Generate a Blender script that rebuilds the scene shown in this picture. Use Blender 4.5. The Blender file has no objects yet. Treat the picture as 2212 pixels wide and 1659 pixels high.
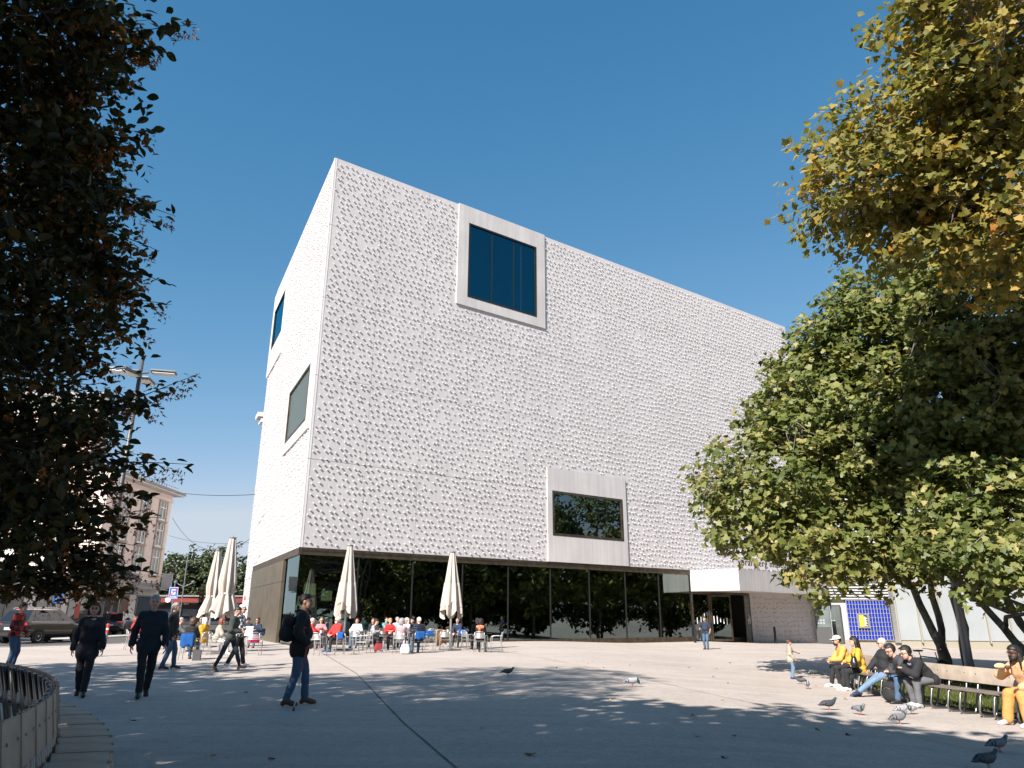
import bpy, bmesh, math, random
import numpy as np
from mathutils import Vector, Matrix

random.seed(7)
scene = bpy.context.scene
COL = scene.collection
PI = math.pi

# ------------------------------------------------------------------ camera
CAM_H = 1.43
PITCH = math.radians(17.78)
ROLL = math.radians(0.26)
FPX = 1568.7          # focal length in pixels of a 2212 px wide picture
_c, _s = math.cos(PITCH), math.sin(PITCH)
_R0, _U0, _F0 = np.array([1, 0, 0.]), np.array([0, -_s, _c]), np.array([0, _c, _s])
CR = math.cos(ROLL) * _R0 + math.sin(ROLL) * _U0
CU = -math.sin(ROLL) * _R0 + math.cos(ROLL) * _U0
CF = _F0
cam_data = bpy.data.cameras.new("camera")
cam = bpy.data.objects.new("camera", cam_data)
COL.objects.link(cam)
cam_data.sensor_width = 36.0
cam_data.lens = FPX / 2212 * 36.0
cam_data.clip_start = 0.05
cam_data.clip_end = 3000
cam.matrix_world = Matrix(((CR[0], CU[0], -CF[0], 0), (CR[1], CU[1], -CF[1], 0), (CR[2], CU[2], -CF[2], CAM_H), (0, 0, 0, 1)))
scene.camera = cam

# ------------------------------------------------------------------ light
SUN_EL = math.radians(37.0)
SHADOW_AZ = math.radians(32.0)          # direction the shadows run, clockwise from +Y
world = bpy.data.worlds.new("World")
scene.world = world
world.use_nodes = True
wn = world.node_tree.nodes
wl = world.node_tree.links
bg = wn["Background"]
EXPO = 1.12
SKYK = 0.1 * 2 ** EXPO
sky = wn.new("ShaderNodeTexSky")
sky.sky_type = 'NISHITA'
sky.sun_disc = False
sky.sun_elevation = SUN_EL
sky.sun_rotation = SHADOW_AZ + PI
sky.altitude = 400
sky.air_density = 1.0
sky.dust_density = 0.0
sky.ozone_density = 4.0
# film response of the sky colour, channel by channel (same curve in every direction)
sep = wn.new("ShaderNodeSeparateColor"); cmb = wn.new("ShaderNodeCombineColor")
wl.new(sky.outputs[0], sep.inputs[0])
for ch, (k, p_) in enumerate(((1.72, 1.42), (0.85, 0.77), (0.835, 0.60))):
    a_ = wn.new("ShaderNodeMath"); a_.operation = 'MULTIPLY'; a_.inputs[1].default_value = 0.1537
    b_ = wn.new("ShaderNodeMath"); b_.operation = 'POWER'; b_.inputs[1].default_value = p_
    c_ = wn.new("ShaderNodeMath"); c_.operation = 'MULTIPLY'; c_.inputs[1].default_value = k / SKYK
    wl.new(sep.outputs[ch], a_.inputs[0]); wl.new(a_.outputs[0], b_.inputs[0]); wl.new(b_.outputs[0], c_.inputs[0]); 
    d_ = wn.new("ShaderNodeMath"); d_.operation = 'MINIMUM'; d_.inputs[1].default_value = (0.60, 0.69, 0.80)[ch] / SKYK
    wl.new(c_.outputs[0], d_.inputs[0]); wl.new(d_.outputs[0], cmb.inputs[ch])
wl.new(cmb.outputs[0], bg.inputs[0])
bg.inputs[1].default_value = 0.1
sd = bpy.data.lights.new("sun", 'SUN')
sd.energy = 5.0
sd.angle = math.radians(0.53)
sd.color = (1.0, 0.945, 0.885)
sun = bpy.data.objects.new("sun", sd)
COL.objects.link(sun)
to_sun = Vector((-math.sin(SHADOW_AZ) * math.cos(SUN_EL), -math.cos(SHADOW_AZ) * math.cos(SUN_EL), math.sin(SUN_EL)))
sun.rotation_euler = to_sun.to_track_quat('Z', 'Y').to_euler()
vs = scene.view_settings
vs.view_transform = 'Standard'
vs.look = 'None'
vs.gamma = 1.0
vs.exposure = EXPO
vs.use_curve_mapping = False
scene.cycles.use_denoising = True
scene.cycles.max_bounces = 8
scene.cycles.transparent_max_bounces = 12
scene.cycles.sample_clamp_indirect = 6.0

# ------------------------------------------------------------------ placing helpers
def S01(t):
    t = min(1.0, max(0.0, t))
    return t * t * (3 - 2 * t)

def ground_z(x, y):
    g = -0.36 * S01((x - 1) / 8) * (1 - 0.33 * S01((y - 23) / 14))
    if x > 13:
        g -= 0.028 * (x - 13) * S01((x - 13) / 4) * S01((y - 25) / 15)
    return g

def ray(px, py):
    return CF + CR * ((px - 1106) / FPX) + CU * ((829.5 - py) / FPX)

def at_z(px, py, z):
    r = ray(px, py)
    t = (z - CAM_H) / r[2]
    return Vector((t * r[0], t * r[1], z))

def G(px, py):
    """point of the plaza seen at a place of the 2212 px wide survey picture"""
    z = 0.0
    for _ in range(12):
        p = at_z(px, py, z)
        z = 0.5 * z + 0.5 * ground_z(p.x, p.y)
    p = at_z(px, py, z)
    return Vector((p.x, p.y, ground_z(p.x, p.y)))

def at_y(px, py, y):
    r = ray(px, py)
    t = y / r[1]
    return Vector((t * r[0], y, CAM_H + t * r[2]))

# ------------------------------------------------------------------ object helpers
def tag(o, label=None, cat=None, group=None, kind=None):
    if label: o["label"] = label
    if cat: o["category"] = cat
    if group: o["group"] = group
    if kind: o["kind"] = kind
    return o

def thing(name, label, cat, loc=(0, 0, 0), rotz=0.0, group=None):
    o = bpy.data.objects.new(name, None)
    o.empty_display_size = 0.2
    COL.objects.link(o)
    o.location = loc
    o.rotation_euler = (0, 0, rotz)
    return tag(o, label, cat, group)

def link(name, me, parent=None):
    o = bpy.data.objects.new(name, me)
    COL.objects.link(o)
    if parent is not None:
        o.parent = parent
    return o

def copy_tree(o, parent=None):
    c = o.copy()
    COL.objects.link(c)
    c.parent = parent
    for ch in list(o.children):
        copy_tree(ch, c)
    return c

class MB:
    """collects simple shapes; build() links them as one mesh object"""
    def __init__(self):
        self.v = []; self.f = []; self.m = []
    def add(self, vs_, fs_, mi=0):
        o = len(self.v)
        self.v.extend([tuple(p) for p in vs_])
        for f in fs_:
            self.f.append([i + o for i in f]); self.m.append(mi)
        return self
    def box(self, c, s, rz=0.0, mi=0, rx=0.0, ry=0.0, bev=0.0):
        hx, hy, hz = s[0] / 2, s[1] / 2, s[2] / 2
        M = Matrix.Translation(c) @ Matrix.Rotation(rz, 4, 'Z') @ Matrix.Rotation(ry, 4, 'Y') @ Matrix.Rotation(rx, 4, 'X')
        if bev <= 0:
            vs_ = [M @ Vector((x, y, z)) for x in (-hx, hx) for y in (-hy, hy) for z in (-hz, hz)]
            fs_ = [(0, 1, 3, 2), (4, 6, 7, 5), (0, 4, 5, 1), (2, 3, 7, 6), (0, 2, 6, 4), (1, 5, 7, 3)]
            return self.add(vs_, fs_, mi)
        bm = bmesh.new()
        bmesh.ops.create_cube(bm, size=1.0)
        bmesh.ops.scale(bm, vec=s, verts=bm.verts)
        bmesh.ops.bevel(bm, geom=list(bm.edges), offset=bev, segments=2, affect='EDGES')
        bm.verts.index_update()
        self.add([M @ v.co for v in bm.verts], [[v.index for v in f.verts] for f in bm.faces], mi)
        bm.free()
        return self
    def fbox(self, fr, t0, t1, d0, d1, z0, z1, mi=0):
        """box in a wall frame: t along the wall, d outwards, z up"""
        vs_ = [fr.p(t, d, z) for t in (t0, t1) for d in (d0, d1) for z in (z0, z1)]
        fs_ = [(0, 1, 3, 2), (4, 6, 7, 5), (0, 4, 5, 1), (2, 3, 7, 6), (0, 2, 6, 4), (1, 5, 7, 3)]
        if fr.e.cross(fr.n).z < 0: fs_ = [f[::-1] for f in fs_]
        return self.add(vs_, fs_, mi)
    def quad(self, a, b, c, d, mi=0):
        return self.add([a, b, c, d], [(0, 1, 2, 3)], mi)
    def prism(self, poly, z0, z1, mi=0):
        n = len(poly)
        vs_ = [(p[0], p[1], z0) for p in poly] + [(p[0], p[1], z1) for p in poly]
        fs_ = [list(range(n))[::-1], list(range(n, 2 * n))] + [(i, (i + 1) % n, n + (i + 1) % n, n + i) for i in range(n)]
        return self.add(vs_, fs_, mi)
    def tube(self, path, r, n=8, mi=0, caps=True):
        pts = [Vector(p) for p in path]
        rs = r if isinstance(r, (list, tuple)) else [r] * len(pts)
        ring = []; up = None
        vs_ = []; fs_ = []
        for i, p in enumerate(pts):
            d = (pts[min(i + 1, len(pts) - 1)] - pts[max(i - 1, 0)])
            if d.length < 1e-9: d = Vector((0, 0, 1))
            d.normalize()
            if up is None:
                up = Vector((0, 0, 1)) if abs(d.z) < 0.9 else Vector((1, 0, 0))
            a = d.cross(up)
            if a.length < 1e-6: a = d.orthogonal()
            a.normalize(); b = a.cross(d).normalized(); up = b
            for k in range(n):
                an = 2 * PI * k / n
                vs_.append(p + (a * math.cos(an) + b * math.sin(an)) * rs[i])
        for i in range(len(pts) - 1):
            for k in range(n):
                k2 = (k + 1) % n
                fs_.append((i * n + k, i * n + k2, (i + 1) * n + k2, (i + 1) * n + k))
        if caps:
            fs_.append(tuple(range(n))[::-1]); fs_.append(tuple(range((len(pts) - 1) * n, len(pts) * n)))
        return self.add(vs_, fs_, mi)
    def lathe(self, prof, n=16, c=(0, 0, 0), mi=0, fn=None):
        vs_ = []; fs_ = []
        for (r, z) in prof:
            for k in range(n):
                a = 2 * PI * k / n
                rr = fn(a, r, z) if fn else r
                vs_.append((c[0] + rr * math.cos(a), c[1] + rr * math.sin(a), c[2] + z))
        m = len(prof)
        for i in range(m - 1):
            for k in range(n):
                k2 = (k + 1) % n
                fs_.append((i * n + k, i * n + k2, (i + 1) * n + k2, (i + 1) * n + k))
        if prof[0][0] > 1e-6: fs_.append(tuple(range(n))[::-1])
        if prof[-1][0] > 1e-6: fs_.append(tuple(range((m - 1) * n, m * n)))
        return self.add(vs_, fs_, mi)
    def mesh(self, name, mats, smooth=False):
        me = bpy.data.meshes.new(name)
        me.from_pydata(self.v, [], self.f)
        mats = mats if isinstance(mats, (list, tuple)) else [mats]
        for m in mats: me.materials.append(m)
        if len(mats) > 1: me.polygons.foreach_set("material_index", self.m)
        if smooth: me.polygons.foreach_set("use_smooth", [True] * len(me.polygons))
        me.update()
        return me
    def build(self, name, mats, parent=None, smooth=False):
        return link(name, self.mesh(name, mats, smooth), parent)

class Frame:
    def __init__(self, o, az_deg, flip=False):
        a = math.radians(az_deg)
        self.o = Vector(o)
        self.e = Vector((math.sin(a), math.cos(a), 0))
        self.n = Vector((math.cos(a), -math.sin(a), 0)) * (-1 if flip else 1)
    def p(self, t, d, z):
        q = self.o + self.e * t + self.n * d
        return Vector((q.x, q.y, z))
    def rotz(self):
        return math.atan2(self.e.y, self.e.x)
    def hit(self, px, py, d=0.0):
        r = Vector(ray(px, py)); o = Vector((0, 0, CAM_H))
        t = ((self.o + self.n * d - o).dot(self.n)) / r.dot(self.n)
        q = o + r * t
        return (q - self.o).dot(self.e), q.z

# ------------------------------------------------------------------ materials
MATS = {}
def mat(name, col, rough=0.6, metal=0.0, var=0.0, scale=8.0, bump=0.0, bscale=None, spec=0.5, coat=0.0, emit=None, col2=None, detail=4.0):
    if name in MATS: return MATS[name]
    m = bpy.data.materials.new(name)
    m.use_nodes = True
    nt = m.node_tree; N = nt.nodes; L = nt.links
    b = N["Principled BSDF"]
    b.inputs["Base Color"].default_value = (*col, 1)
    b.inputs["Roughness"].default_value = rough
    b.inputs["Metallic"].default_value = metal
    b.inputs["Specular IOR Level"].default_value = spec
    if coat: b.inputs["Coat Weight"].default_value = coat; b.inputs["Coat Roughness"].default_value = 0.05
    if emit:
        b.inputs["Emission Color"].default_value = (*emit[:3], 1); b.inputs["Emission Strength"].default_value = emit[3]
    tc = None
    if var or bump or col2:
        tc = N.new("ShaderNodeTexCoord")
    if var or col2:
        nz = N.new("ShaderNodeTexNoise"); nz.inputs["Scale"].default_value = scale; nz.inputs["Detail"].default_value = detail
        L.new(tc.outputs["Object"], nz.inputs["Vector"])
        mx = N.new("ShaderNodeMix"); mx.data_type = 'RGBA'
        lo = tuple(max(0, c * (1 - var)) for c in col); hi = tuple(c * (1 + var) for c in (col2 or col))
        mx.inputs[6].default_value = (*lo, 1); mx.inputs[7].default_value = (*hi, 1)
        rp = N.new("ShaderNodeMapRange"); rp.inputs[1].default_value = 0.3; rp.inputs[2].default_value = 0.7
        L.new(nz.outputs["Fac"], rp.inputs[0]); L.new(rp.outputs[0], mx.inputs[0])
        L.new(mx.outputs[2], b.inputs["Base Color"])
    if bump:
        n2 = N.new("ShaderNodeTexNoise"); n2.inputs["Scale"].default_value = bscale or scale * 4; n2.inputs["Detail"].default_value = 6
        L.new(tc.outputs["Object"], n2.inputs["Vector"])
        bp = N.new("ShaderNodeBump"); bp.inputs["Strength"].default_value = bump; bp.inputs["Distance"].default_value = 0.02
        L.new(n2.outputs["Fac"], bp.inputs["Height"]); L.new(bp.outputs[0], b.inputs["Normal"])
    MATS[name] = m
    return m

def glass_mat(name, tint, refl=0.25, gl=(0.9, 0.95, 0.95)):
    if name in MATS: return MATS[name]
    m = bpy.data.materials.new(name); m.use_nodes = True
    nt = m.node_tree; N = nt.nodes; L = nt.links
    N.remove(N["Principled BSDF"])
    out = N["Material Output"]
    tr = N.new("ShaderNodeBsdfTransparent"); tr.inputs[0].default_value = (*tint, 1)
    go = N.new("ShaderNodeBsdfGlossy"); go.inputs[0].default_value = (*gl, 1); go.inputs[1].default_value = 0.0
    tc = N.new("ShaderNodeTexCoord")
    nz = N.new("ShaderNodeTexNoise"); nz.inputs["Scale"].default_value = 0.55; nz.inputs["Detail"].default_value = 1.0
    bp = N.new("ShaderNodeBump"); bp.inputs["Strength"].default_value = 0.10; bp.inputs["Distance"].default_value = 0.02
    L.new(tc.outputs["Object"], nz.inputs["Vector"]); L.new(nz.outputs["Fac"], bp.inputs["Height"]); L.new(bp.outputs[0], go.inputs["Normal"])
    lw = N.new("ShaderNodeFresnel"); lw.inputs[0].default_value = 1.5
    mr = N.new("ShaderNodeMapRange"); mr.inputs[1].default_value = 0.03; mr.inputs[2].default_value = 1.0; mr.inputs[3].default_value = refl; mr.inputs[4].default_value = 1.0
    L.new(lw.outputs[0], mr.inputs[0])
    mx = N.new("ShaderNodeMixShader")
    L.new(mr.outputs[0], mx.inputs[0]); L.new(tr.outputs[0], mx.inputs[1]); L.new(go.outputs[0], mx.inputs[2])
    L.new(mx.outputs[0], out.inputs[0])
    MATS[name] = m
    return m

def concrete_mat(name, col, streak=0.08):
    """pale cast concrete: faint vertical runs, cloudy patches, fine pores"""
    m = mat(name, col, rough=0.75, spec=0.25)
    nt = m.node_tree; N = nt.nodes; L = nt.links; b = N["Principled BSDF"]
    tc = N.new("ShaderNodeTexCoord")
    mp = N.new("ShaderNodeMapping"); mp.inputs["Scale"].default_value = (3.0, 3.0, 0.10)
    L.new(tc.outputs["Object"], mp.inputs[0])
    a = N.new("ShaderNodeTexNoise"); a.inputs["Scale"].default_value = 1.6; a.inputs["Detail"].default_value = 5
    L.new(mp.outputs[0], a.inputs["Vector"])
    c = N.new("ShaderNodeTexNoise"); c.inputs["Scale"].default_value = 0.45; c.inputs["Detail"].default_value = 6
    L.new(tc.outputs["Object"], c.inputs["Vector"])
    ad = N.new("ShaderNodeMath"); ad.operation = 'ADD'
    L.new(a.outputs["Fac"], ad.inputs[0]); L.new(c.outputs["Fac"], ad.inputs[1])
    mr = N.new("ShaderNodeMapRange"); mr.inputs[1].default_value = 0.75; mr.inputs[2].default_value = 1.3
    L.new(ad.outputs[0], mr.inputs[0])
    mx = N.new("ShaderNodeMix"); mx.data_type = 'RGBA'
    mx.inputs[6].default_value = (*[v * (1 - streak) for v in col], 1); mx.inputs[7].default_value = (*[min(1, v * (1 + streak * 0.4)) for v in col], 1)
    L.new(mr.outputs[0], mx.inputs[0]); L.new(mx.outputs[2], b.inputs["Base Color"])
    return m

def stroke_text(txt, size, mats, name, parent, M, depth=0.02, space=1.0, align='LEFT', shear=0.0):
    cu = bpy.data.curves.new(name, 'FONT')
    cu.body = txt; cu.size = size; cu.extrude = depth / 2; cu.align_x = align; cu.space_character = space; cu.shear = shear
    cu.resolution_u = 2
    t = bpy.data.objects.new(name, cu)
    COL.objects.link(t)
    dg = bpy.context.evaluated_depsgraph_get()
    me = bpy.data.meshes.new_from_object(t.evaluated_get(dg))
    bpy.data.objects.remove(t); bpy.data.curves.remove(cu)
    me.transform(M)
    me.materials.clear(); me.materials.append(mats)
    return link(name, me, parent)
# ================================================================== ground
def ground_material():
    m = mat("plaza_concrete", (0.50, 0.455, 0.41), rough=0.85, spec=0.2)
    nt = m.node_tree; N = nt.nodes; L = nt.links; b = N["Principled BSDF"]
    tc = N.new("ShaderNodeTexCoord")
    big = N.new("ShaderNodeTexNoise"); big.inputs["Scale"].default_value = 0.23; big.inputs["Detail"].default_value = 7; big.inputs["Roughness"].default_value = 0.6
    mid = N.new("ShaderNodeTexNoise"); mid.inputs["Scale"].default_value = 7.0; mid.inputs["Detail"].default_value = 5
    grit = N.new("ShaderNodeTexVoronoi"); grit.inputs["Scale"].default_value = 46.0
    fine = N.new("ShaderNodeTexNoise"); fine.inputs["Scale"].default_value = 55.0; fine.inputs["Detail"].default_value = 3
    mp = N.new("ShaderNodeMapping"); mp.inputs["Scale"].default_value = (0.10, 2.2, 1.0); mp.inputs["Rotation"].default_value = (0, 0, 0.55)
    wear = N.new("ShaderNodeTexNoise"); wear.inputs["Scale"].default_value = 1.0; wear.inputs["Detail"].default_value = 5
    L.new(tc.outputs["Object"], mp.inputs[0]); L.new(mp.outputs[0], wear.inputs["Vector"])
    for n in (big, mid, grit, fine): L.new(tc.outputs["Object"], n.inputs["Vector"])
    def ramp(node, out, a, b_, lo, hi):
        r = N.new("ShaderNodeMapRange"); r.inputs[1].default_value = a; r.inputs[2].default_value = b_; r.inputs[3].default_value = lo; r.inputs[4].default_value = hi
        L.new(node.outputs[out], r.inputs[0]); return r
    fs = [ramp(big, "Fac", 0.3, 0.7, 0.87, 1.06), ramp(mid, "Fac", 0.3, 0.7, 0.92, 1.06), ramp(grit, "Color", 0.0, 0.28, 0.55, 1.0), ramp(fine, "Fac", 0.25, 0.6, 0.80, 1.05), ramp(wear, "Fac", 0.3, 0.6, 0.92, 1.03)]
    gum = N.new("ShaderNodeTexVoronoi"); gum.inputs["Scale"].default_value = 1.7; gum.feature = 'F1'
    L.new(tc.outputs["Object"], gum.inputs["Vector"]); fs.append(ramp(gum, "Distance", 0.030, 0.045, 0.72, 1.0))
    blot = N.new("ShaderNodeTexNoise"); blot.inputs["Scale"].default_value = 1.1; blot.inputs["Detail"].default_value = 8; blot.inputs["Roughness"].default_value = 0.7
    L.new(tc.outputs["Object"], blot.inputs["Vector"]); fs.append(ramp(blot, "Fac", 0.30, 0.48, 0.86, 1.0))
    cur = None
    for r in fs:
        if cur is None: cur = r; continue
        k = N.new("ShaderNodeMath"); k.operation = 'MULTIPLY'
        L.new(cur.outputs[0], k.inputs[0]); L.new(r.outputs[0], k.inputs[1]); cur = k
    mx = N.new("ShaderNodeVectorMath"); mx.operation = 'SCALE'
    mx.inputs[0].default_value = (0.440, 0.380, 0.336)
    L.new(cur.outputs[0], mx.inputs["Scale"]); L.new(mx.outputs[0], b.inputs["Base Color"])
    bp = N.new("ShaderNodeBump"); bp.inputs["Strength"].default_value = 0.35; bp.inputs["Distance"].default_value = 0.01
    L.new(fine.outputs["Fac"], bp.inputs["Height"]); L.new(bp.outputs[0], b.inputs["Normal"])
    return m

def sheet(name, poly, dz, m, step=1.0):
    """a sheet over the uneven ground inside a convex polygon"""
    bm = bmesh.new()
    vs_ = [bm.verts.new((p[0], p[1], 0)) for p in poly]
    bm.faces.new(vs_)
    xs = [p[0] for p in poly]; ys = [p[1] for p in poly]
    for ax, lo, hi in ((0, min(xs), max(xs)), (1, min(ys), max(ys))):
        k = math.ceil(lo / step) * step
        while k < hi:
            co = [0, 0, 0]; no = [0, 0, 0]; co[ax] = k; no[ax] = 1
            bmesh.ops.bisect_plane(bm, geom=bm.verts[:] + bm.edges[:] + bm.faces[:], plane_co=co, plane_no=no)
            k += step
    for v in bm.verts: v.co.z = ground_z(v.co.x, v.co.y) + dz
    bmesh.ops.recalc_face_normals(bm, faces=bm.faces[:])
    for f in bm.faces:
        if f.normal.z < 0: f.normal_flip()
        f.smooth = True
    me = bpy.data.meshes.new(name); bm.to_mesh(me); bm.free()
    me.materials.append(m)
    return link(name, me)

def grid_ground():
    xs = sorted(set([-900, -500, -250, -150, -100, -70] + [x * 1.0 for x in range(-50, 62)] + [70, 90, 130, 200, 400, 900]))
    ys = sorted(set([-900, -400, -150, -80, -40] + [y * 1.0 for y in range(-25, 80)] + [90, 110, 150, 250, 500, 1200]))
    v = [(x, y, ground_z(min(x, 60), min(y, 80))) for y in ys for x in xs]
    n = len(xs)
    f = [(j * n + i, j * n + i + 1, (j + 1) * n + i + 1, (j + 1) * n + i) for j in range(len(ys) - 1) for i in range(n - 1)]
    me = bpy.data.meshes.new("ground"); me.from_pydata(v, [], f)
    me.materials.append(ground_material()); me.polygons.foreach_set("use_smooth", [True] * len(f))
    return tag(link("ground", me), kind="structure")
ground = grid_ground()
ASPHALT = mat("asphalt", (0.070, 0.068, 0.068), rough=0.9, var=0.25, scale=1.5, bump=0.3, bscale=60)
KERB = mat("kerb_stone", (0.40, 0.38, 0.36), rough=0.8, var=0.15, scale=5)
road_edge = [(-46, 14), (-30, 27.6), (-23.0, 36.0), (-20.6, 40.6), (-20.4, 46), (-23.6, 62), (-30, 96)]
road = MB()
for (a, b) in zip(road_edge[:-1], road_edge[1:]):
    wl_ = 24 if a[1] < 36 else 12
    road.add([(a[0], a[1], 0.006), (b[0], b[1], 0.006), (b[0] - 40, b[1] + 2, 0.006), (a[0] - 40, a[1] + 2, 0.006)], [(0, 1, 2, 3)])
tag(road.build("road", ASPHALT), kind="structure")
kb = MB()
for (a, b) in zip(road_edge[:-1], road_edge[1:]):
    d = Vector((b[0] - a[0], b[1] - a[1], 0)); n_ = Vector((d.y, -d.x, 0)).normalized() * 0.16
    A = Vector((a[0], a[1], 0)); B = Vector((b[0], b[1], 0))
    kb.add([A, B, B + n_, A + n_, A + Vector((0, 0, .03)), B + Vector((0, 0, .03)), B + n_ + Vector((0, 0, .03)), A + n_ + Vector((0, 0, .03))],
           [(4, 5, 6, 7), (0, 4, 7, 3), (0, 1, 5, 4), (3, 7, 6, 2), (1, 2, 6, 5)])
tag(kb.build("kerb", KERB), kind="structure")
# pavement in front of the pink house
pav = MB(); pav.add([(-28.1, 44, 0.1), (-25.6, 44, 0.1), (-27.4, 70, 0.1), (-28.1, 70, 0.1)], [(0, 1, 2, 3)])
pav.add([(-25.6, 44, 0.1), (-25.6, 44, 0.0), (-27.4, 70, 0.0), (-27.4, 70, 0.1)], [(0, 1, 2, 3)])
tag(pav.build("pavement", KERB), kind="structure")
# expansion joints of the plaza
JOINT = mat("joint_dark", (0.10, 0.085, 0.07), rough=0.95, var=0.5, scale=3)
JOINT2 = mat("joint_ochre", (0.40, 0.33, 0.25), rough=0.95, var=0.3, scale=2)
def joint(name, pxs, w, m):
    pts = [G(*p) for p in pxs]
    fine = []
    for a, b in zip(pts[:-1], pts[1:]):
        k = max(2, int((b - a).length / 0.5))
        fine += [a.lerp(b, i / k) for i in range(k)]
    fine.append(pts[-1])
    mb = MB(); rnd = random.Random(3)
    vs_ = []
    for i, p in enumerate(fine):
        d = (fine[min(i + 1, len(fine) - 1)] - fine[max(i - 1, 0)]).normalized()
        n_ = Vector((d.y, -d.x, 0)) * w * rnd.uniform(.35, .65)
        for q in (p - n_, p + n_):
            vs_.append((q.x, q.y, ground_z(q.x, q.y) + 0.004))
    mb.add(vs_, [(2 * i, 2 * i + 1, 2 * i + 3, 2 * i + 2) for i in range(len(fine) - 1)])
    tag(mb.build(name, m), kind="structure")
joint("ground_joint", [(693, 1409), (770, 1455), (870, 1560), (985, 1659)], 0.030, JOINT)
joint("ground_joint", [(1097, 1409), (1580, 1509), (1782, 1551), (2000, 1597), (2230, 1646)], 0.05, JOINT2)

# ================================================================== museum
WHITE = concrete_mat("white_concrete", (0.515, 0.488, 0.486), 0.10)
WHITE2 = concrete_mat("frame_concrete", (0.50, 0.475, 0.462), 0.16)
BRONZE = mat("bronze", (0.115, 0.090, 0.062), rough=0.42, metal=0.75, var=0.35, scale=3.0, bump=0.05, bscale=3)
BRONZE_L = mat("bronze_light", (0.17, 0.145, 0.105), rough=0.40, metal=0.6, var=0.22, scale=1.2)
DARK = mat("dark_metal", (0.02, 0.02, 0.02), rough=0.45, metal=0.3)
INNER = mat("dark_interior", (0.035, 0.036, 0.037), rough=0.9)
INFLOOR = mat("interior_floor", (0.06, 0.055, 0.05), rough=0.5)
GL_DARK = glass_mat("tinted_glass", (0.27, 0.34, 0.32), 0.20, (0.75, 0.88, 0.85))
GL_UP = glass_mat("upper_glass", (0.10, 0.20, 0.26), 0.15, (0.16, 0.80, 1.0))
GL_SIDE = glass_mat("side_glass", (0.10, 0.12, 0.11), 0.40)
C0 = Vector((-11.1, 38.86, 0))
F1 = Frame(C0, 54.13)                  # main front, towards the plaza
F2 = Frame(C0, -26.07, flip=True)      # narrow side, towards the street
HTOP, HCOR, LEN1, LEN2 = 28.7, 4.86, 46.8, 21.9
museum = thing("museum_building", "white concrete museum block studded with flower-shaped bosses, standing across the plaza", "building", (C0.x, C0.y, 0))
museum_inv = Matrix.Translation((-C0.x, -C0.y, 0))
def mpart(mb, name, mats, parent=museum, smooth=False):
    o = mb.build(name, mats, None, smooth)
    o.parent = parent
    o.matrix_parent_inverse = museum_inv
    return o
corners = [F1.p(0, 0, 0), F1.p(LEN1, 0, 0), F1.p(LEN1, -22, 0), F2.p(LEN2, -20, 0), F2.p(LEN2, 0, 0)]
def inset_poly(k):
    cen = sum(corners, Vector()) / len(corners)
    return [(p + (cen - p).normalized() * k * 1.35) for p in corners]
core = MB().prism(inset_poly(0.22), 4.55, HTOP - 0.15); mpart(core, "core", WHITE)
floor_in = MB().prism(inset_poly(0.1), -1.6, -0.9); mpart(floor_in, "floor_slab", INFLOOR)
# the ground storey behind the glass
gs = MB()
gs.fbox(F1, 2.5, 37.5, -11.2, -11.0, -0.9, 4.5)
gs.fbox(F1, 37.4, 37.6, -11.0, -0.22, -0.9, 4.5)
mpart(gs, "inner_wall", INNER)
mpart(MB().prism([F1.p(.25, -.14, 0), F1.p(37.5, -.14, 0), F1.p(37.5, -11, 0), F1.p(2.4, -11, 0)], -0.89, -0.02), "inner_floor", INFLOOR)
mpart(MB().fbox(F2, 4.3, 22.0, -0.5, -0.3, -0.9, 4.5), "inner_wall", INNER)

def wall_panels(fr, t_edges, z_edges, skip=None, d=0.0, th=0.16):
    rnd = random.Random(11)
    for i in range(len(t_edges) - 1):
        for j in range(len(z_edges) - 1):
            if skip and skip(t_edges[i], t_edges[i + 1], z_edges[j], z_edges[j + 1]): continue
            g = 0.011
            dd = d + rnd.uniform(-0.002, 0.002)
            mpart(MB().fbox(fr, t_edges[i] + (g if i else 0.0), t_edges[i + 1] - g, dd - th, dd, z_edges[j] + g, z_edges[j + 1] - g), "panel", WHITE)
ZE = [HCOR, 9.6, 14.4, 19.2, 24.0, HTOP]
T1 = [0.0] + [3.42 + 3.364 * k for k in range(13)] + [LEN1]
wall_panels(F1, T1, ZE)
wall_panels(F1, [37.35, 40.4, 43.6, LEN1], [-1.2, HCOR])
T2 = [0.012, 4.4, 8.8, 13.2, 17.8, LEN2]
wall_panels(F2, T2, ZE)
wall_panels(F2, [17.8, LEN2], [-0.5, HCOR])
# roof
mpart(MB().prism(inset_poly(0.2), HTOP - 0.14, HTOP - 0.03), "roof", WHITE)

CURT = mat("dark_curtain", (0.10, 0.14, 0.16), rough=0.9, var=.3, scale=.6)
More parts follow.
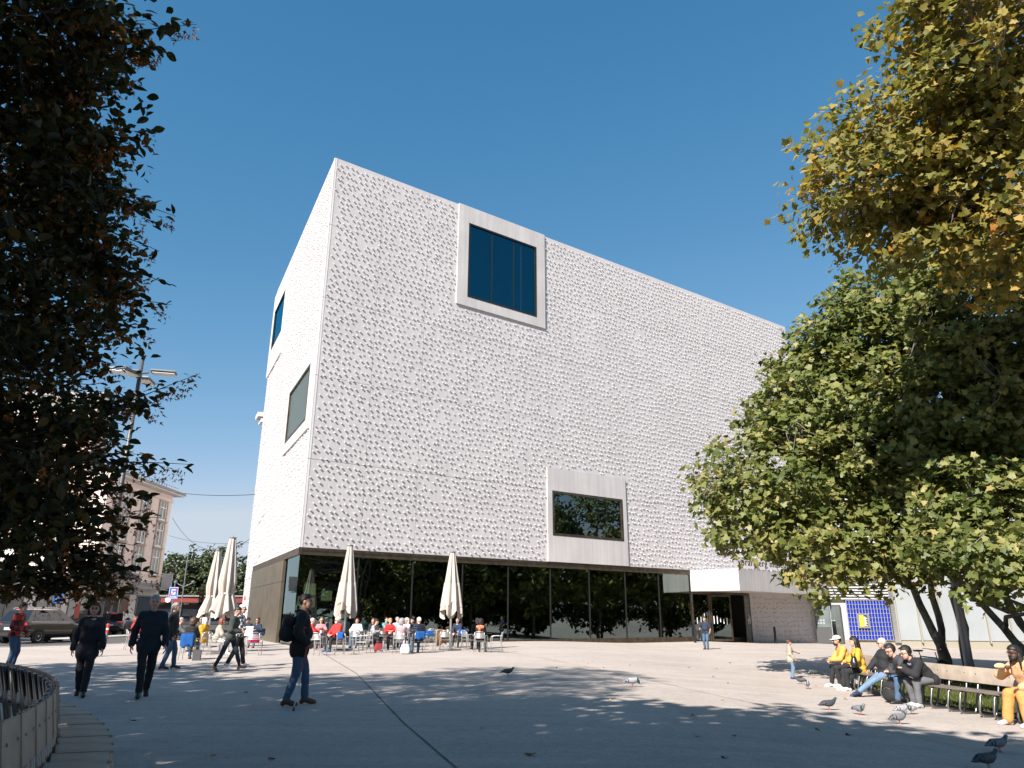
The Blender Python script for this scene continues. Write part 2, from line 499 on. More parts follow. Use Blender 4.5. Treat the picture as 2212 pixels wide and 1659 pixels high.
# windows in proud concrete surrounds
def window(fr, f0, f1, fz0, fz1, g0, g1, gz0, gz1, panes, proud, glass, bar=0.13, frame_m=BRONZE):
    s = MB()
    s.fbox(fr, f0, g0, 0.003, proud, fz0, fz1); s.fbox(fr, g1, f1, 0.003, proud, fz0, fz1)
    s.fbox(fr, g0, g1, 0.003, proud - 0.002, fz0, gz0); s.fbox(fr, g0, g1, 0.003, proud - 0.002, gz1, fz1)
    w = mpart(s, "window_surround", WHITE2)
    b = MB(); e = 0.02
    b.fbox(fr, g0, g0 + bar, 0.05, proud + e, gz0, gz1); b.fbox(fr, g1 - bar, g1, 0.05, proud + e, gz0, gz1)
    b.fbox(fr, g0 + bar, g1 - bar, 0.05, proud + e - .002, gz0, gz0 + bar); b.fbox(fr, g0 + bar, g1 - bar, 0.05, proud + e - .002, gz1 - bar, gz1)
    o = b.build("frame", frame_m); o.parent = w
    nb_ = 60; cv = []
    for i_ in range(nb_ + 1):
        t_ = g0 + bar + (g1 - g0 - 2 * bar) * i_ / nb_; d_ = 0.025 + 0.010 * math.sin(i_ * 1.9) + 0.006 * math.sin(i_ * 0.7)
        cv += [fr.p(t_, d_, gz0 + bar), fr.p(t_, d_, gz1 - bar)]
    back = MB().add(cv, [(2 * i_, 2 * i_ + 2, 2 * i_ + 3, 2 * i_ + 1) for i_ in range(nb_)]).build("curtain", CURT); back.parent = w
    W = (g1 - g0 - 2 * bar) / panes
    for i in range(panes):
        a = g0 + bar + i * W
        p = MB().fbox(fr, a + 0.012, a + W - 0.012, proud - 0.09, proud - 0.07, gz0 + bar, gz1 - bar).build("pane", glass); p.parent = w
        if i:
            q = MB().fbox(fr, a - 0.030, a + 0.030, proud - 0.10, proud - 0.04, gz0 + bar, gz1 - bar).build("mullion", DARK); q.parent = w
    return w
window(F1, 9.06, 16.56, 21.18, HTOP + 0.03, 9.89, 15.76, 21.87, 27.45, 3, 0.11, GL_UP, 0.12, DARK)
window(F1, 16.6, 23.88, HCOR + 0.02, 11.1, 17.0, 23.5, 6.58, 9.55, 1, 0.11, GL_DARK, 0.16)
window(F2, 14.9, LEN2 + 0.25, 20.6, HTOP - 0.55, 15.8, 20.9, 22.75, 26.3, 1, 0.11, GL_UP, 0.10, DARK)
GL_MESH = mat("woven_glass", (0.085, 0.092, 0.07), rough=0.35, var=0.15, scale=40, spec=0.5)
window(F2, 0.30, 8.6, 11.35, 16.05, 1.17, 7.93, 12.02, 15.45, 1, 0.11, GL_MESH, 0.14)

# ground storey glazing on the plaza front
fas = MB().fbox(F1, -0.02, 30.40, -0.14, 0.015, 4.50, HCOR - 0.012)
fas.fbox(F1, -0.03, 30.42, -0.14, 0.05, 4.72, 4.76)
mpart(fas, "fascia", BRONZE)
mpart(MB().fbox(F1, 0.0, 30.40, -0.16, 0.06, -0.6, 0.10), "sill", BRONZE)
MU = [0.06] + [3.42 + 3.364 * k for k in range(9)]
for i in range(len(MU) - 1):
    mpart(MB().fbox(F1, MU[i] + 0.035, MU[i + 1] - 0.035, -0.09, -0.07, 0.1, 4.5), "pane", GL_DARK)
for t in MU[1:]:
    mpart(MB().fbox(F1, t - 0.035, t + 0.035, -0.16, -0.03, 0.1, 4.5), "mullion", DARK)
# street side: corner glass, reveal, bronze gates
mpart(MB().fbox(F2, -0.02, 17.8, -0.14, 0.02, 4.50, HCOR - 0.012), "fascia", BRONZE)
mpart(MB().fbox(F2, 0.10, 3.5, -0.09, -0.07, 0.03, 4.5), "pane", GL_DARK)
mpart(MB().fbox(F2, 3.5, 4.3, -0.30, -0.20, -0.4, 4.5), "reveal", DARK)
mpart(MB().fbox(F2, 0.0, 3.5, -0.16, 0.04, -0.4, 0.06), "sill", BRONZE)
for a, b in ((4.3, 7.6), (7.6, 11.0), (11.0, 14.4), (14.4, 17.78)):
    for z0, z1 in ((-0.4, 3.28), (3.30, 4.48)):
        mpart(MB().fbox(F2, a + 0.012, b - 0.012, -0.12, 0.05, z0, z1), "gate_panel", BRONZE_L)

# entrance canopy
A0, A1, A2, A3 = F1.p(30.38, 0.0, 0), F1.p(31.45, 3.6, 0), F1.p(46.6, 1.1, 0), F1.p(46.6, 0.0, 0)
can = MB().prism([A0, A1, A2, A3], 3.32, HCOR - 0.015)
mpart(can, "canopy", WHITE2)
pf = MB().fbox(F1, 30.40, 37.35, -0.10, -0.02, 3.14, 3.31); mpart(pf, "door_head", BRONZE)
for t in (30.44, 32.35, 34.15, 37.25):
    mpart(MB().fbox(F1, t - 0.06, t + 0.06, -0.14, 0.02, -0.6, 3.14), "door_post", BRONZE)
mpart(MB().fbox(F1, 30.5, 32.29, -0.09, -0.07, -0.6, 3.14), "pane", GL_DARK)
STRIP = mat("white_film", (0.8, 0.8, 0.8), rough=0.5)
def door_leaf(t_hinge, ang, width, sgn):
    """glazed leaf standing open"""
    e = (F1.e * math.cos(ang) + F1.n * math.sin(ang)) * sgn if sgn > 0 else (-F1.e * math.cos(ang) + F1.n * math.sin(ang))
    n_ = Vector((-e.y, e.x, 0))
    o = F1.p(t_hinge, 0.03, 0)
    class L_: pass
    fr = Frame(o, 0); fr.e = e; fr.n = n_
    gz = ground_z(o.x, o.y) + 0.03
    b = MB()
    b.fbox(fr, 0, 0.11, -0.03, 0.03, gz, 3.1); b.fbox(fr, width - 0.11, width, -0.03, 0.03, gz, 3.1)
    b.fbox(fr, 0.11, width - 0.11, -0.028, 0.028, gz, gz + 0.16); b.fbox(fr, 0.11, width - 0.11, -0.028, 0.028, 2.98, 3.1)
    d = mpart(b, "door", BRONZE)
    p = MB().fbox(fr, 0.11, width - 0.11, -0.01, 0.01, gz + 0.16, 2.98).build("pane", GL_DARK); p.parent = d
    for k, (z0, z1) in enumerate(((1.0, 1.55), (1.0, 1.6), (1.12, 1.42), (1.0, 1.35), (0.95, 1.42))):
        x = 0.2 + k * (width - 0.4) / 5
        q = MB().fbox(fr, x, x + 0.07, 0.011, 0.014, z0, z1); q.fbox(fr, x, x + 0.07, -0.014, -0.011, z0, z1)
        q = q.build("safety_mark", STRIP); q.parent = d
    h_ = MB().tube([fr.p(width - 0.17, 0.08, 0.55), fr.p(width - 0.17, 0.08, 1.9)], 0.018, 6).build("handle", BRONZE); h_.parent = d
door_leaf(32.42, math.radians(16), 1.85, 1)
door_leaf(37.2, math.radians(24), 1.7, -1)
for k, (z0, z1) in enumerate(((1.0, 1.45), (1.05, 1.5), (1.2, 1.75))):
    x = 30.9 + k * 0.42
    mpart(MB().fbox(F1, x, x + 0.08, -0.069, -0.066, z0, z1), "safety_mark", STRIP)
EXITG = mat("exit_sign_green", (0.02, 0.4, 0.15), emit=(0.05, 0.8, 0.3, 0.9))
mpart(MB().fbox(F1, 35.0, 35.35, -4.0, -3.95, 2.45, 2.65), "exit_sign", EXITG)
# lettering over the canopy
LET = mat("letter_bronze", (0.045, 0.038, 0.034), rough=0.5, metal=0.3)
Mt = Matrix.Translation(F1.p(35.85, 0.30, 5.45)) @ Matrix(((F1.e.x, 0, F1.n.x, 0), (F1.e.y, 0, F1.n.y, 0), (0, 1, 0, 0), (0, 0, 0, 1)))
lt = stroke_text("vorarlberg museum", 0.80, LET, "lettering", None, Mt, 0.05, 1.12)
lt.parent = museum; lt.matrix_parent_inverse = museum_inv
# slim dark bollard posts in front
for t, d in ((28.6, 1.6), (38.2, 1.4)):
    q = F1.p(t, d, 0); z = ground_z(q.x, q.y)
    mb = MB(); mb.box((0, 0, 0.62), (0.14, 0.14, 1.24), bev=0.01); mb.box((0, 0, 0.01), (0.2, 0.2, 0.02))
    o = mb.build("bollard", DARK); o.location = (q.x, q.y, z)
    tag(o, "slim black post left of the entrance, before the last dark pane" if t < 30 else "slim black post in front of the bossed wall right of the open door", "bollard", "black entrance posts")

# ------------------------------------------------------------------ bosses
BOSS = mat("boss_concrete", (0.53, 0.50, 0.485), rough=0.7, var=0.05, scale=3)
def boss_mesh(kind, seed):
    """casts of bottle bottoms: five or six petalled flowers and plain rings; axis +Z"""
    n = 12 if kind == 6 else (10 if kind == 5 else 8)
    r0 = 0.050 if kind else 0.043
    h_ = 0.082 if kind == 6 else (0.075 if kind == 5 else 0.055)
    def ring(r, z, petal):
        q = [r * (1 + (0.16 if (i % 2 == 0) else -0.18) * petal) for i in range(n)]
        return [(q[i] * math.cos(2 * PI * i / n), q[i] * math.sin(2 * PI * i / n), z) for i in range(n)]
    if kind: L_ = [ring(r0 * 0.85, 0.0, 0.3), ring(r0, h_ * 0.88, 1), ring(r0 * 0.60, h_, 0.9)]
    else: L_ = [ring(r0 * .9, 0.0, 0.0), ring(r0, h_, 0.0), ring(r0 * 0.52, h_ * .97, 0.0)]
    v = [p for l in L_ for p in l]; f = []
    for k in range(2):
        for i in range(n):
            j = (i + 1) % n
            f.append((k * n + i, k * n + j, (k + 1) * n + j, (k + 1) * n + i))
    v.append((0, 0, h_ * (0.80 if kind else 0.45)))
    f += [(2 * n + i, 2 * n + (i + 1) % n, 3 * n) for i in range(n)]
    return np.array(v), f
BKIND = [boss_mesh(k, 0) for k in (6, 5, 0)]
BMESH = []
for v, f in BKIND:
    me = bpy.data.meshes.new("boss"); me.from_pydata([tuple(p) for p in v], [], f); me.materials.append(BOSS)
    me.polygons.foreach_set("use_smooth", [False] * len(f)); BMESH.append(me)
def boss_points():
    rnd = random.Random(5); P = []
    def scatter(fr, t0, t1, z0, z1, ok):
        st = 0.357
        nx, nz = int((t1 - t0) / st), int((z1 - z0) / st)
        for i in range(nx):
            for j in range(nz):
                if rnd.random() < 0.03: continue
                t = t0 + (i + 0.5 + (0.25 if j % 2 else -0.25)) * st + rnd.uniform(-.085, .085)
                z = z0 + (j + 0.5) * st + rnd.uniform(-.085, .085)
                if t < t0 + .08 or t > t1 - .08 or z < z0 + .08 or z > z1 - .08: continue
                if not ok(t, z): continue
                k = rnd.choices((0, 1, 2), (5, 3, 2))[0]
                P.append((fr, t, z, k, rnd.uniform(0, 2 * PI)))
    m_ = 0.12
    def ok1(t, z):
        if 9.06 - m_ < t < 16.56 + m_ and z > 21.18 - m_: return False
        if 16.6 - m_ < t < 23.88 + m_ and z < 11.1 + m_: return False
        if 35.7 < t < 42.5 and 5.3 < z < 6.1: return False
        return True
    scatter(F1, 0.12, LEN1 - .1, HCOR + .06, HTOP - .06, ok1)
    scatter(F1, 37.5, LEN1 - .1, -0.45, 3.3, lambda t, z: True)
    def ok2(t, z):
        if t > 14.9 - m_ and 20.6 - m_ < z < HTOP - .55 + m_: return False
        if t < 8.6 + m_ and 11.35 - m_ < z < 16.05 + m_: return False
        return True
    scatter(F2, 0.12, LEN2 - .1, HCOR + .06, HTOP - .06, ok2)
    scatter(F2, 17.9, LEN2 - .1, 0.05, HCOR - .05, lambda t, z: True)
    return P
BP = boss_points()
camv = Vector((0, 0, CAM_H))
def bkey(b):
    p = b[0].p(b[1], 0, b[2]); d = (p - camv)
    return d.length / max(0.05, abs(d.normalized().dot(b[0].n))) ** 0.5
BP.sort(key=bkey)
def boss_matrix(fr, t, z, a):
    nrm = fr.n; up = Vector((0, 0, 1)); side = up.cross(nrm)
    x = side * math.cos(a) + up * math.sin(a); y = -side * math.sin(a) + up * math.cos(a)
    p = fr.p(t, 0.0, z)
    return Matrix(((x.x, y.x, nrm.x, p.x), (x.y, y.y, nrm.y, p.y), (x.z, y.z, nrm.z, p.z), (0, 0, 0, 1)))
for fr, t, z, k, a in BP[:300]:
    o = link("boss", BMESH[k], museum)
    o.matrix_parent_inverse = museum_inv
    o.matrix_basis = boss_matrix(fr, t, z, a)
bv = []; bf = []; off = 0
for fr, t, z, k, a in BP[300:]:
    v, f = BKIND[k]
    M = np.array(boss_matrix(fr, t, z, a))
    bv.append(v @ M[:3, :3].T + M[:3, 3]); bf += [[i + off for i in q] for q in f]; off += len(v)
me = bpy.data.meshes.new("bosses"); me.from_pydata(np.concatenate(bv).tolist(), [], bf); me.materials.append(BOSS)
o = link("bosses", me, museum); o.matrix_parent_inverse = museum_inv; o["kind"] = "stuff"

# pendant lamps in the café behind the glass
SHADE = mat("lamp_shade", (0.62, 0.60, 0.36), rough=0.8, emit=(0.55, 0.52, 0.25, 0.8))
for i, (t, d, z, r, h_) in enumerate(((1.9, -3.0, 2.55, .34, .62), (2.6, -2.2, 2.25, .30, .52), (1.2, -2.0, 1.95, .30, .5), (2.3, -4.0, 1.9, .34, .55), (3.9, -3.0, 2.0, .30, .55))):
    q = F1.p(t, d, z)
    r_ = thing("pendant_lamp", ("large drum lamp shade hanging highest in the café window corner", "drum lamp shade hanging second highest behind the corner glass", "lowest drum lamp shade nearest the glass corner of the café", "drum lamp shade deep behind the corner pane of the café", "drum lamp shade hanging rightmost behind the café glass")[i], "lamp", q)
    MB().lathe([(r, 0), (r * .97, h_)], 16).build("lamp_shade", SHADE, r_, True)
    MB().tube([(0, 0, h_), (0, 0, 4.5 - z)], 0.008, 5).build("cord", DARK, r_)
# ================================================================== trees
def leaf_mat(name, cols, trans=0.35, rough=0.45, spec=0.4):
    """cols: list of base colours; the per-leaf attribute picks one"""
    m = bpy.data.materials.new(name); m.use_nodes = True
    nt = m.node_tree; N = nt.nodes; L = nt.links
    b = N["Principled BSDF"]; out = N["Material Output"]
    at = N.new("ShaderNodeAttribute"); at.attribute_name = "tone"
    rp = N.new("ShaderNodeValToRGB")
    while len(rp.color_ramp.elements) < len(cols): rp.color_ramp.elements.new(0.5)
    for i, (pos, c) in enumerate(cols):
        rp.color_ramp.elements[i].position = pos; rp.color_ramp.elements[i].color = (*c, 1)
    L.new(at.outputs["Fac"], rp.inputs[0])
    L.new(rp.outputs[0], b.inputs["Base Color"])
    b.inputs["Roughness"].default_value = rough; b.inputs["Specular IOR Level"].default_value = spec
    t = N.new("ShaderNodeBsdfTranslucent")
    hs = N.new("ShaderNodeHueSaturation"); hs.inputs["Value"].default_value = 1.5; hs.inputs["Saturation"].default_value = 1.1
    L.new(rp.outputs[0], hs.inputs["Color"]); L.new(hs.outputs[0], t.inputs[0])
    mx = N.new("ShaderNodeMixShader"); mx.inputs[0].default_value = trans
    L.new(b.outputs[0], mx.inputs[1]); L.new(t.outputs[0], mx.inputs[2]); L.new(mx.outputs[0], out.inputs[0])
    return m

# leaf outlines: stem at the origin, blade along +Y, lying in XY, slightly folded
def plane_leaf():
    o = [(0, 0), (.16, -.10), (.34, -.02), (.52, .02), (.36, .18), (.56, .40), (.34, .40), (.20, .46), (.22, .64), (0, 1.0),
         (-.22, .64), (-.20, .46), (-.34, .40), (-.56, .40), (-.36, .18), (-.52, .02), (-.34, -.02), (-.16, -.10)]
    v = [(x, y - .05, 0.16 * abs(x) - 0.10 * y * y) for x, y in o] + [(0, .28, -0.03)]
    n = len(o)
    f = [(i, (i + 1) % n, n) for i in range(n)]
    return np.array(v), f
def plane_leaf_lo():
    o = [(0, -.04), (.46, -.02), (.38, .20), (.56, .44), (.29, .52), (0, 1.0), (-.29, .52), (-.56, .44), (-.38, .20), (-.46, -.02)]
    v = [(x, y, 0.16 * abs(x) - 0.08 * y * y) for x, y in o]
    return np.array(v), [(0, 1, 2), (0, 2, 3, 4), (0, 4, 5, 6), (0, 6, 7, 8), (0, 8, 9)]
def oval_leaf():
    o = [(0, 0), (.20, .14), (.30, .38), (.26, .66), (.10, .90), (0, 1.0), (-.10, .90), (-.26, .66), (-.30, .38), (-.20, .14)]
    v = [(x, y, 0.30 * abs(x) - 0.12 * y * y) for x, y in o] + [(0, .5, -.03)]
    n = len(o)
    return np.array(v), [(i, (i + 1) % n, n) for i in range(n)]
def oval_lo():
    v = [(0, 0, 0), (.28, .36, .09), (.22, .70, .04), (0, 1.0, -.12), (-.22, .70, .04), (-.28, .36, .09)]
    return np.array(v), [(0, 1, 2, 3), (0, 3, 4, 5)]
def bract_leaf():
    # hanging three-lobed fruit bract of the hornbeam
    o = [(0, 0), (.10, .2), (.42, .42), (.12, .38), (0, 1.0), (-.12, .38), (-.42, .42), (-.10, .2)]
    v = [(x, y, 0.1 * abs(x)) for x, y in o]
    return np.array(v), [(0, 1, 3), (1, 2, 3), (0, 3, 4), (0, 4, 5), (5, 6, 7), (0, 5, 7)]

def frames(nrm, roll, rng):
    """orthonormal frames with the given normals; returns (n,3,3) with columns x,y,z"""
    n = nrm / np.linalg.norm(nrm, axis=1, keepdims=True)
    ref = np.where(np.abs(n[:, 2:3]) < 0.9, np.array([[0, 0, 1.]]), np.array([[1., 0, 0]]))
    x = np.cross(ref, n); x /= np.linalg.norm(x, axis=1, keepdims=True)
    y = np.cross(n, x)
    c, s = np.cos(roll)[:, None], np.sin(roll)[:, None]
    return np.stack([x * c + y * s, -x * s + y * c, n], axis=2)

def leaves_mesh(name, proto, pos, R, size, tone, m):
    v, f = proto
    n = len(pos); k = len(v)
    V = np.einsum('nij,kj->nki', R * size[:, None, None], v) + pos[:, None, :]
    V = V.reshape(-1, 3)
    sizes = np.array([len(q) for q in f]); flat = np.concatenate([np.array(q) for q in f])
    loops = (np.arange(n)[:, None] * k + flat[None, :]).ravel()
    ls = np.tile(sizes, n); starts = np.concatenate([[0], np.cumsum(ls)[:-1]])
    me = bpy.data.meshes.new(name)
    me.vertices.add(len(V)); me.vertices.foreach_set("co", V.ravel())
    me.loops.add(len(loops)); me.loops.foreach_set("vertex_index", loops.astype(np.int32))
    me.polygons.add(len(ls)); me.polygons.foreach_set("loop_start", starts.astype(np.int32)); me.polygons.foreach_set("loop_total", ls.astype(np.int32))
    me.update(calc_edges=True)
    a = me.attributes.new("tone", 'FLOAT', 'FACE')
    a.data.foreach_set("value", np.repeat(tone, len(f)).astype(np.float32))
    me.materials.append(m)
    return me

def project(pos):
    q = pos - np.array([0, 0, CAM_H])
    d = q @ CF
    d2 = np.where(d > 0.1, d, 1e9)
    return 1106 + FPX * (q @ CR) / d2, 829.5 - FPX * (q @ CU) / d2, d

def single_leaves(root, proto, pos, R, size, tone, m, name="leaf", count=300):
    """the leaves that show largest become objects of their own; returns the mask of the rest"""
    px, py, d = project(pos)
    vis = (px > 5) & (px < 2207) & (py > 5) & (py < 1650) & (d > 0.5)
    key = np.where(vis, d / size, 1e9)
    order = np.argsort(key)[:count]
    order = order[key[order] < 1e8]
    v, f = proto
    meshes = []
    for tv in (0.1, 0.35, 0.6, 0.85):
        me = bpy.data.meshes.new(name); me.from_pydata([tuple(p) for p in v], [], f)
        a = me.attributes.new("tone", 'FLOAT', 'FACE'); a.data.foreach_set("value", [tv] * len(f))
        me.materials.append(m); meshes.append(me)
    inv = Matrix.Translation(-Vector(root.location))
    for i in order:
        o = link(name, meshes[min(3, int(tone[i] * 4))], root)
        M = np.eye(4); M[:3, :3] = R[i] * size[i]; M[:3, 3] = pos[i]
        o.matrix_parent_inverse = inv
        o.matrix_basis = Matrix(M.tolist())
    rest = np.ones(len(pos), bool); rest[order] = False
    return rest

BARK_P = mat("plane_bark", (0.070, 0.062, 0.050), rough=0.85, col2=(0.17, 0.16, 0.13), var=0.2, scale=4.0, bump=0.4, bscale=14)
BARK_H = mat("hornbeam_bark", (0.055, 0.048, 0.042), rough=0.9, var=0.3, scale=5.0, bump=0.4, bscale=12)

def wobble(a, b, rng, k=5, amp=0.08):
    a = np.array(a, float); b = np.array(b, float)
    L_ = np.linalg.norm(b - a)
    pts = []
    off = rng.normal(0, 1, (k + 1, 3)) * amp * L_
    for i in range(k + 1):
        t = i / k
        w = math.sin(PI * t)
        pts.append(a + (b - a) * t + off[i] * w)
    return pts

def crown_points(rng, lobes, n_clump):
    """clump centres spread over a union of ellipsoid lobes, denser at the skin"""
    C = []; Nn = []; Rd = []
    w = np.array([l[1][0] * l[1][1] + l[1][1] * l[1][2] + l[1][0] * l[1][2] for l in lobes]); w = w / w.sum()
    for li, (c, r) in enumerate(lobes):
        k = int(n_clump * w[li])
        d = rng.normal(0, 1, (k, 3)); d /= np.linalg.norm(d, axis=1, keepdims=True)
        rad = rng.uniform(0.28, 1.0, k) ** 0.5
        rad *= 1 + 0.10 * np.sin(3.1 * d[:, 0] * 3 + li) * np.cos(2.7 * d[:, 1] * 3 + d[:, 2] * 4)
        C.append(np.array(c) + d * np.array(r) * rad[:, None]); Nn.append(d); Rd.append(rad)
    return np.concatenate(C), np.concatenate(Nn), np.concatenate(Rd)

def make_tree(name, label, base, trunks, lobes, n_clump, per, csize, leaf, lsize, lm, bark, seed, twig=0.018, droop=0.25, single=0, spread=0.75, clumpfilter=None, extra=None, tone_bias=None, group=None, flat=0.6, big=None):
    rng = np.random.default_rng(seed)
    base = Vector(base)
    root = thing(name, label, "tree", base, group=group)
    inv = Matrix.Translation(-base)
    C, Nn, Rd = crown_points(rng, lobes, n_clump)
    if clumpfilter is not None:
        k = clumpfilter(C); C, Nn, Rd = C[k], Nn[k], Rd[k]
    if extra is not None:
        C = np.concatenate([C, extra]); Nn = np.concatenate([Nn, np.tile([[0, 0, 1.]], (len(extra), 1))]); Rd = np.concatenate([Rd, np.ones(len(extra))])
    # wood: each trunk, then limbs, each clump hangs on the nearest limb point
    limb_pts = []
    for tk in trunks:
        mb = MB()
        pts = [np.array(p) for p in tk["path"]]
        fine = []
        for a, b in zip(pts[:-1], pts[1:]):
            fine += wobble(a, b, rng, 4, 0.03)[:-1]
        fine.append(pts[-1])
        n = len(fine)
        mb.tube(fine, [tk["r0"] + (tk["r1"] - tk["r0"]) * i / (n - 1) for i in range(n)], 10)
        o = mb.build("trunk", bark, None, True); o.parent = root; o.matrix_parent_inverse = inv
        limb_pts += [(p, tk["r1"]) for p in fine[n // 3:]]
    nl = max(8, n_clump // 14)
    ends = C[rng.choice(len(C), min(nl, len(C)), replace=False)]
    wood = MB()
    base_lp = np.array([p for p, _ in limb_pts])
    lp2 = [base_lp]
    for e in ends:
        sc = np.linalg.norm(base_lp - e, axis=1) + 1.2 * np.maximum(0, base_lp[:, 2] - e[2] + 0.3)
        s_ = base_lp[np.argmin(sc)]
        path = wobble(s_, e, rng, 6, 0.03)
        L_ = np.linalg.norm(e - s_)
        r0 = min(0.09, 0.02 + 0.012 * L_)
        wood.tube(path, [r0 + (twig - r0) * i / 6 for i in range(7)], 6)
        lp2.append(np.array(path[2:]))
    lp = np.concatenate(lp2)
    for c in (C if single else []):
        s_ = lp[np.argmin(np.linalg.norm(lp - c, axis=1))]
        if np.linalg.norm(s_ - c) > 0.15:
            wood.tube(wobble(s_, c, rng, 3, 0.06), [twig * 0.9, twig * 0.7, twig * 0.5, twig * 0.3], 4, caps=False)
    o = wood.build("branches", bark, None, True); o.parent = root; o.matrix_parent_inverse = inv
    # foliage
    n = len(C) * per
    ci = np.repeat(np.arange(len(C)), per)
    dv = rng.normal(0, 1, (n, 3)); dv /= np.linalg.norm(dv, axis=1, keepdims=True)
    dv *= (rng.uniform(0.15, 1.0, n) ** 0.6)[:, None]
    cs = csize * rng.uniform(0.6, 1.35, len(C))
    sc3 = np.array([1.0, 1.0, flat])
    pos = C[ci] + dv * cs[ci][:, None] * sc3
    nrm = Nn[ci] * 0.50 + np.array([0, 0, 0.60]) + np.array(to_sun) * 0.45 + rng.normal(0, spread, (n, 3))
    roll = rng.uniform(0, 2 * PI, n)
    R = frames(nrm, roll, rng)
    # blades hang: pull their tips down a little
    size = lsize * rng.uniform(0.65, 1.3, n)
    ctone = rng.uniform(0, 1, len(C))
    tone = np.clip(0.55 * rng.uniform(0, 1, n) + 0.45 * ctone[ci], 0, 0.999)
    if tone_bias is not None: tone = np.clip(tone + tone_bias(pos), 0, 0.999)
    rest = np.ones(n, bool)
    if single: rest = single_leaves(root, big or leaf, pos, R, size, tone, lm, count=single)
    me = leaves_mesh("crown", leaf, pos[rest], R[rest], size[rest], tone[rest], lm)
    o = link("crown", me, root); o.matrix_parent_inverse = inv; o["kind"] = "stuff"
    return root, C, Nn

LM_GREEN = leaf_mat("plane_leaf_green", [(0.0, (0.045, 0.066, 0.015)), (0.35, (0.105, 0.130, 0.030)), (0.7, (0.200, 0.205, 0.060)), (0.9, (0.30, 0.26, 0.095)), (1.0, (0.34, 0.25, 0.08))], 0.30, 0.50, 0.35)
LM_GOLD = leaf_mat("plane_leaf_gold", [(0.0, (0.075, 0.088, 0.018)), (0.35, (0.165, 0.160, 0.038)), (0.7, (0.29, 0.235, 0.060)), (0.9, (0.40, 0.25, 0.055)), (1.0, (0.42, 0.17, 0.03))], 0.38, 0.55, 0.3)
LM_HORN = leaf_mat("hornbeam_leaf", [(0.0, (0.022, 0.028, 0.010)), (0.5, (0.040, 0.045, 0.014)), (0.8, (0.075, 0.062, 0.018)), (1.0, (0.19, 0.09, 0.025))], 0.34, 0.5, 0.35)
LM_BRACT = leaf_mat("hornbeam_bract", [(0.0, (0.17, 0.065, 0.020)), (0.6, (0.27, 0.11, 0.034)), (1.0, (0.36, 0.17, 0.055))], 0.35, 0.6, 0.3)
LM_FAR = leaf_mat("far_leaf", [(0.0, (0.022, 0.035, 0.012)), (0.6, (0.045, 0.062, 0.018)), (1.0, (0.11, 0.105, 0.03))], 0.25, 0.5, 0.4)

# --- plane trees over the benches on the right
def gz(x, y): return ground_z(x, y) - 0.03
def px_at(px, py, dist):
    r = ray(px, py); return np.array([0, 0, CAM_H]) + r / np.linalg.norm(r) * dist
def lobe(px, py, d, r, rz=None):
    return (px_at(px, py, d), (r, r, rz or r * .9))
bx, by = 15.0, 26.8
g0 = gz(bx, by)
KD = 1.25
def sc(p): return tuple(np.array([0, 0, CAM_H]) + (np.array(p) - np.array([0, 0, CAM_H])) * KD)
def tk(path, r0, r1):
    q = [sc(p) for p in path]; x, y, z = q[0]
    if z < 0.5: q[0] = (x, y, gz(x, y))
    return dict(path=q, r0=r0 * KD, r1=r1 * KD)
P1, _, _ = make_tree("plane_tree", "green plane tree with several slim trunks behind the bench, hiding the museum's right end", (bx, by, g0),
    [tk([(12.1, 21.6, 0), (11.9, 21.8, 1.4), (11.2, 21.9, 3.2), (10.4, 21.6, 5.6)], .13, .06),
     tk([(12.35, 21.9, 0), (12.35, 22.0, 1.5), (12.2, 22.2, 3.4), (12.0, 22.6, 7.5)], .11, .06),
     tk([(12.7, 21.5, 0), (12.6, 21.4, 1.6), (12.55, 21.2, 3.4), (12.9, 20.6, 8.0)], .15, .07)],
    [lobe(x_, y_, d_ * 1.27, r_ * 1.25) for x_, y_, d_, r_ in ((1705, 1055, 20, 2.35), (1800, 900, 21.5, 2.4), (1890, 760, 22.5, 2.35), (1960, 1010, 20.5, 2.8), (1770, 1190, 19, 1.3), (1625, 1110, 19.5, 1.3), (1920, 1170, 19.5, 1.35), (2020, 880, 22, 2.7), (1755, 800, 22.5, 1.35), (1690, 905, 21, 1.25), (1960, 690, 22.5, 2.1), (2090, 640, 22, 2.2))],
    1250, 32, 0.62, plane_leaf_lo(), 0.198, LM_GREEN, BARK_P, 3, single=300, big=plane_leaf())
P2, _, _ = make_tree("plane_tree", "plane tree with forked dark trunk and low branches, right of the grey lamp post", (17, 25, gz(17, 25)),
    [tk([(13.9, 20.2, 0), (13.4, 20.8, 1.2), (12.5, 21.3, 2.6), (11.2, 21.4, 4.4)], .12, .05),
     tk([(14.6, 21.0, 0), (14.3, 21.1, 1.0), (13.7, 21.3, 2.5), (13.3, 21.4, 5.0)], .15, .06),
     tk([(14.3, 21.1, 1.1), (14.6, 21.2, 2.4), (14.9, 21.4, 5.4)], .09, .05)],
    [lobe(2110, 900, 26, 3.1), lobe(2150, 1120, 23, 2.2), lobe(2060, 1200, 21, 1.15, .7), lobe(2190, 1200, 19.5, 1.3, .9), lobe(2170, 700, 26, 2.7)],
    640, 34, 0.58, plane_leaf_lo(), 0.18, LM_GREEN, BARK_P, 4, single=300, big=plane_leaf())
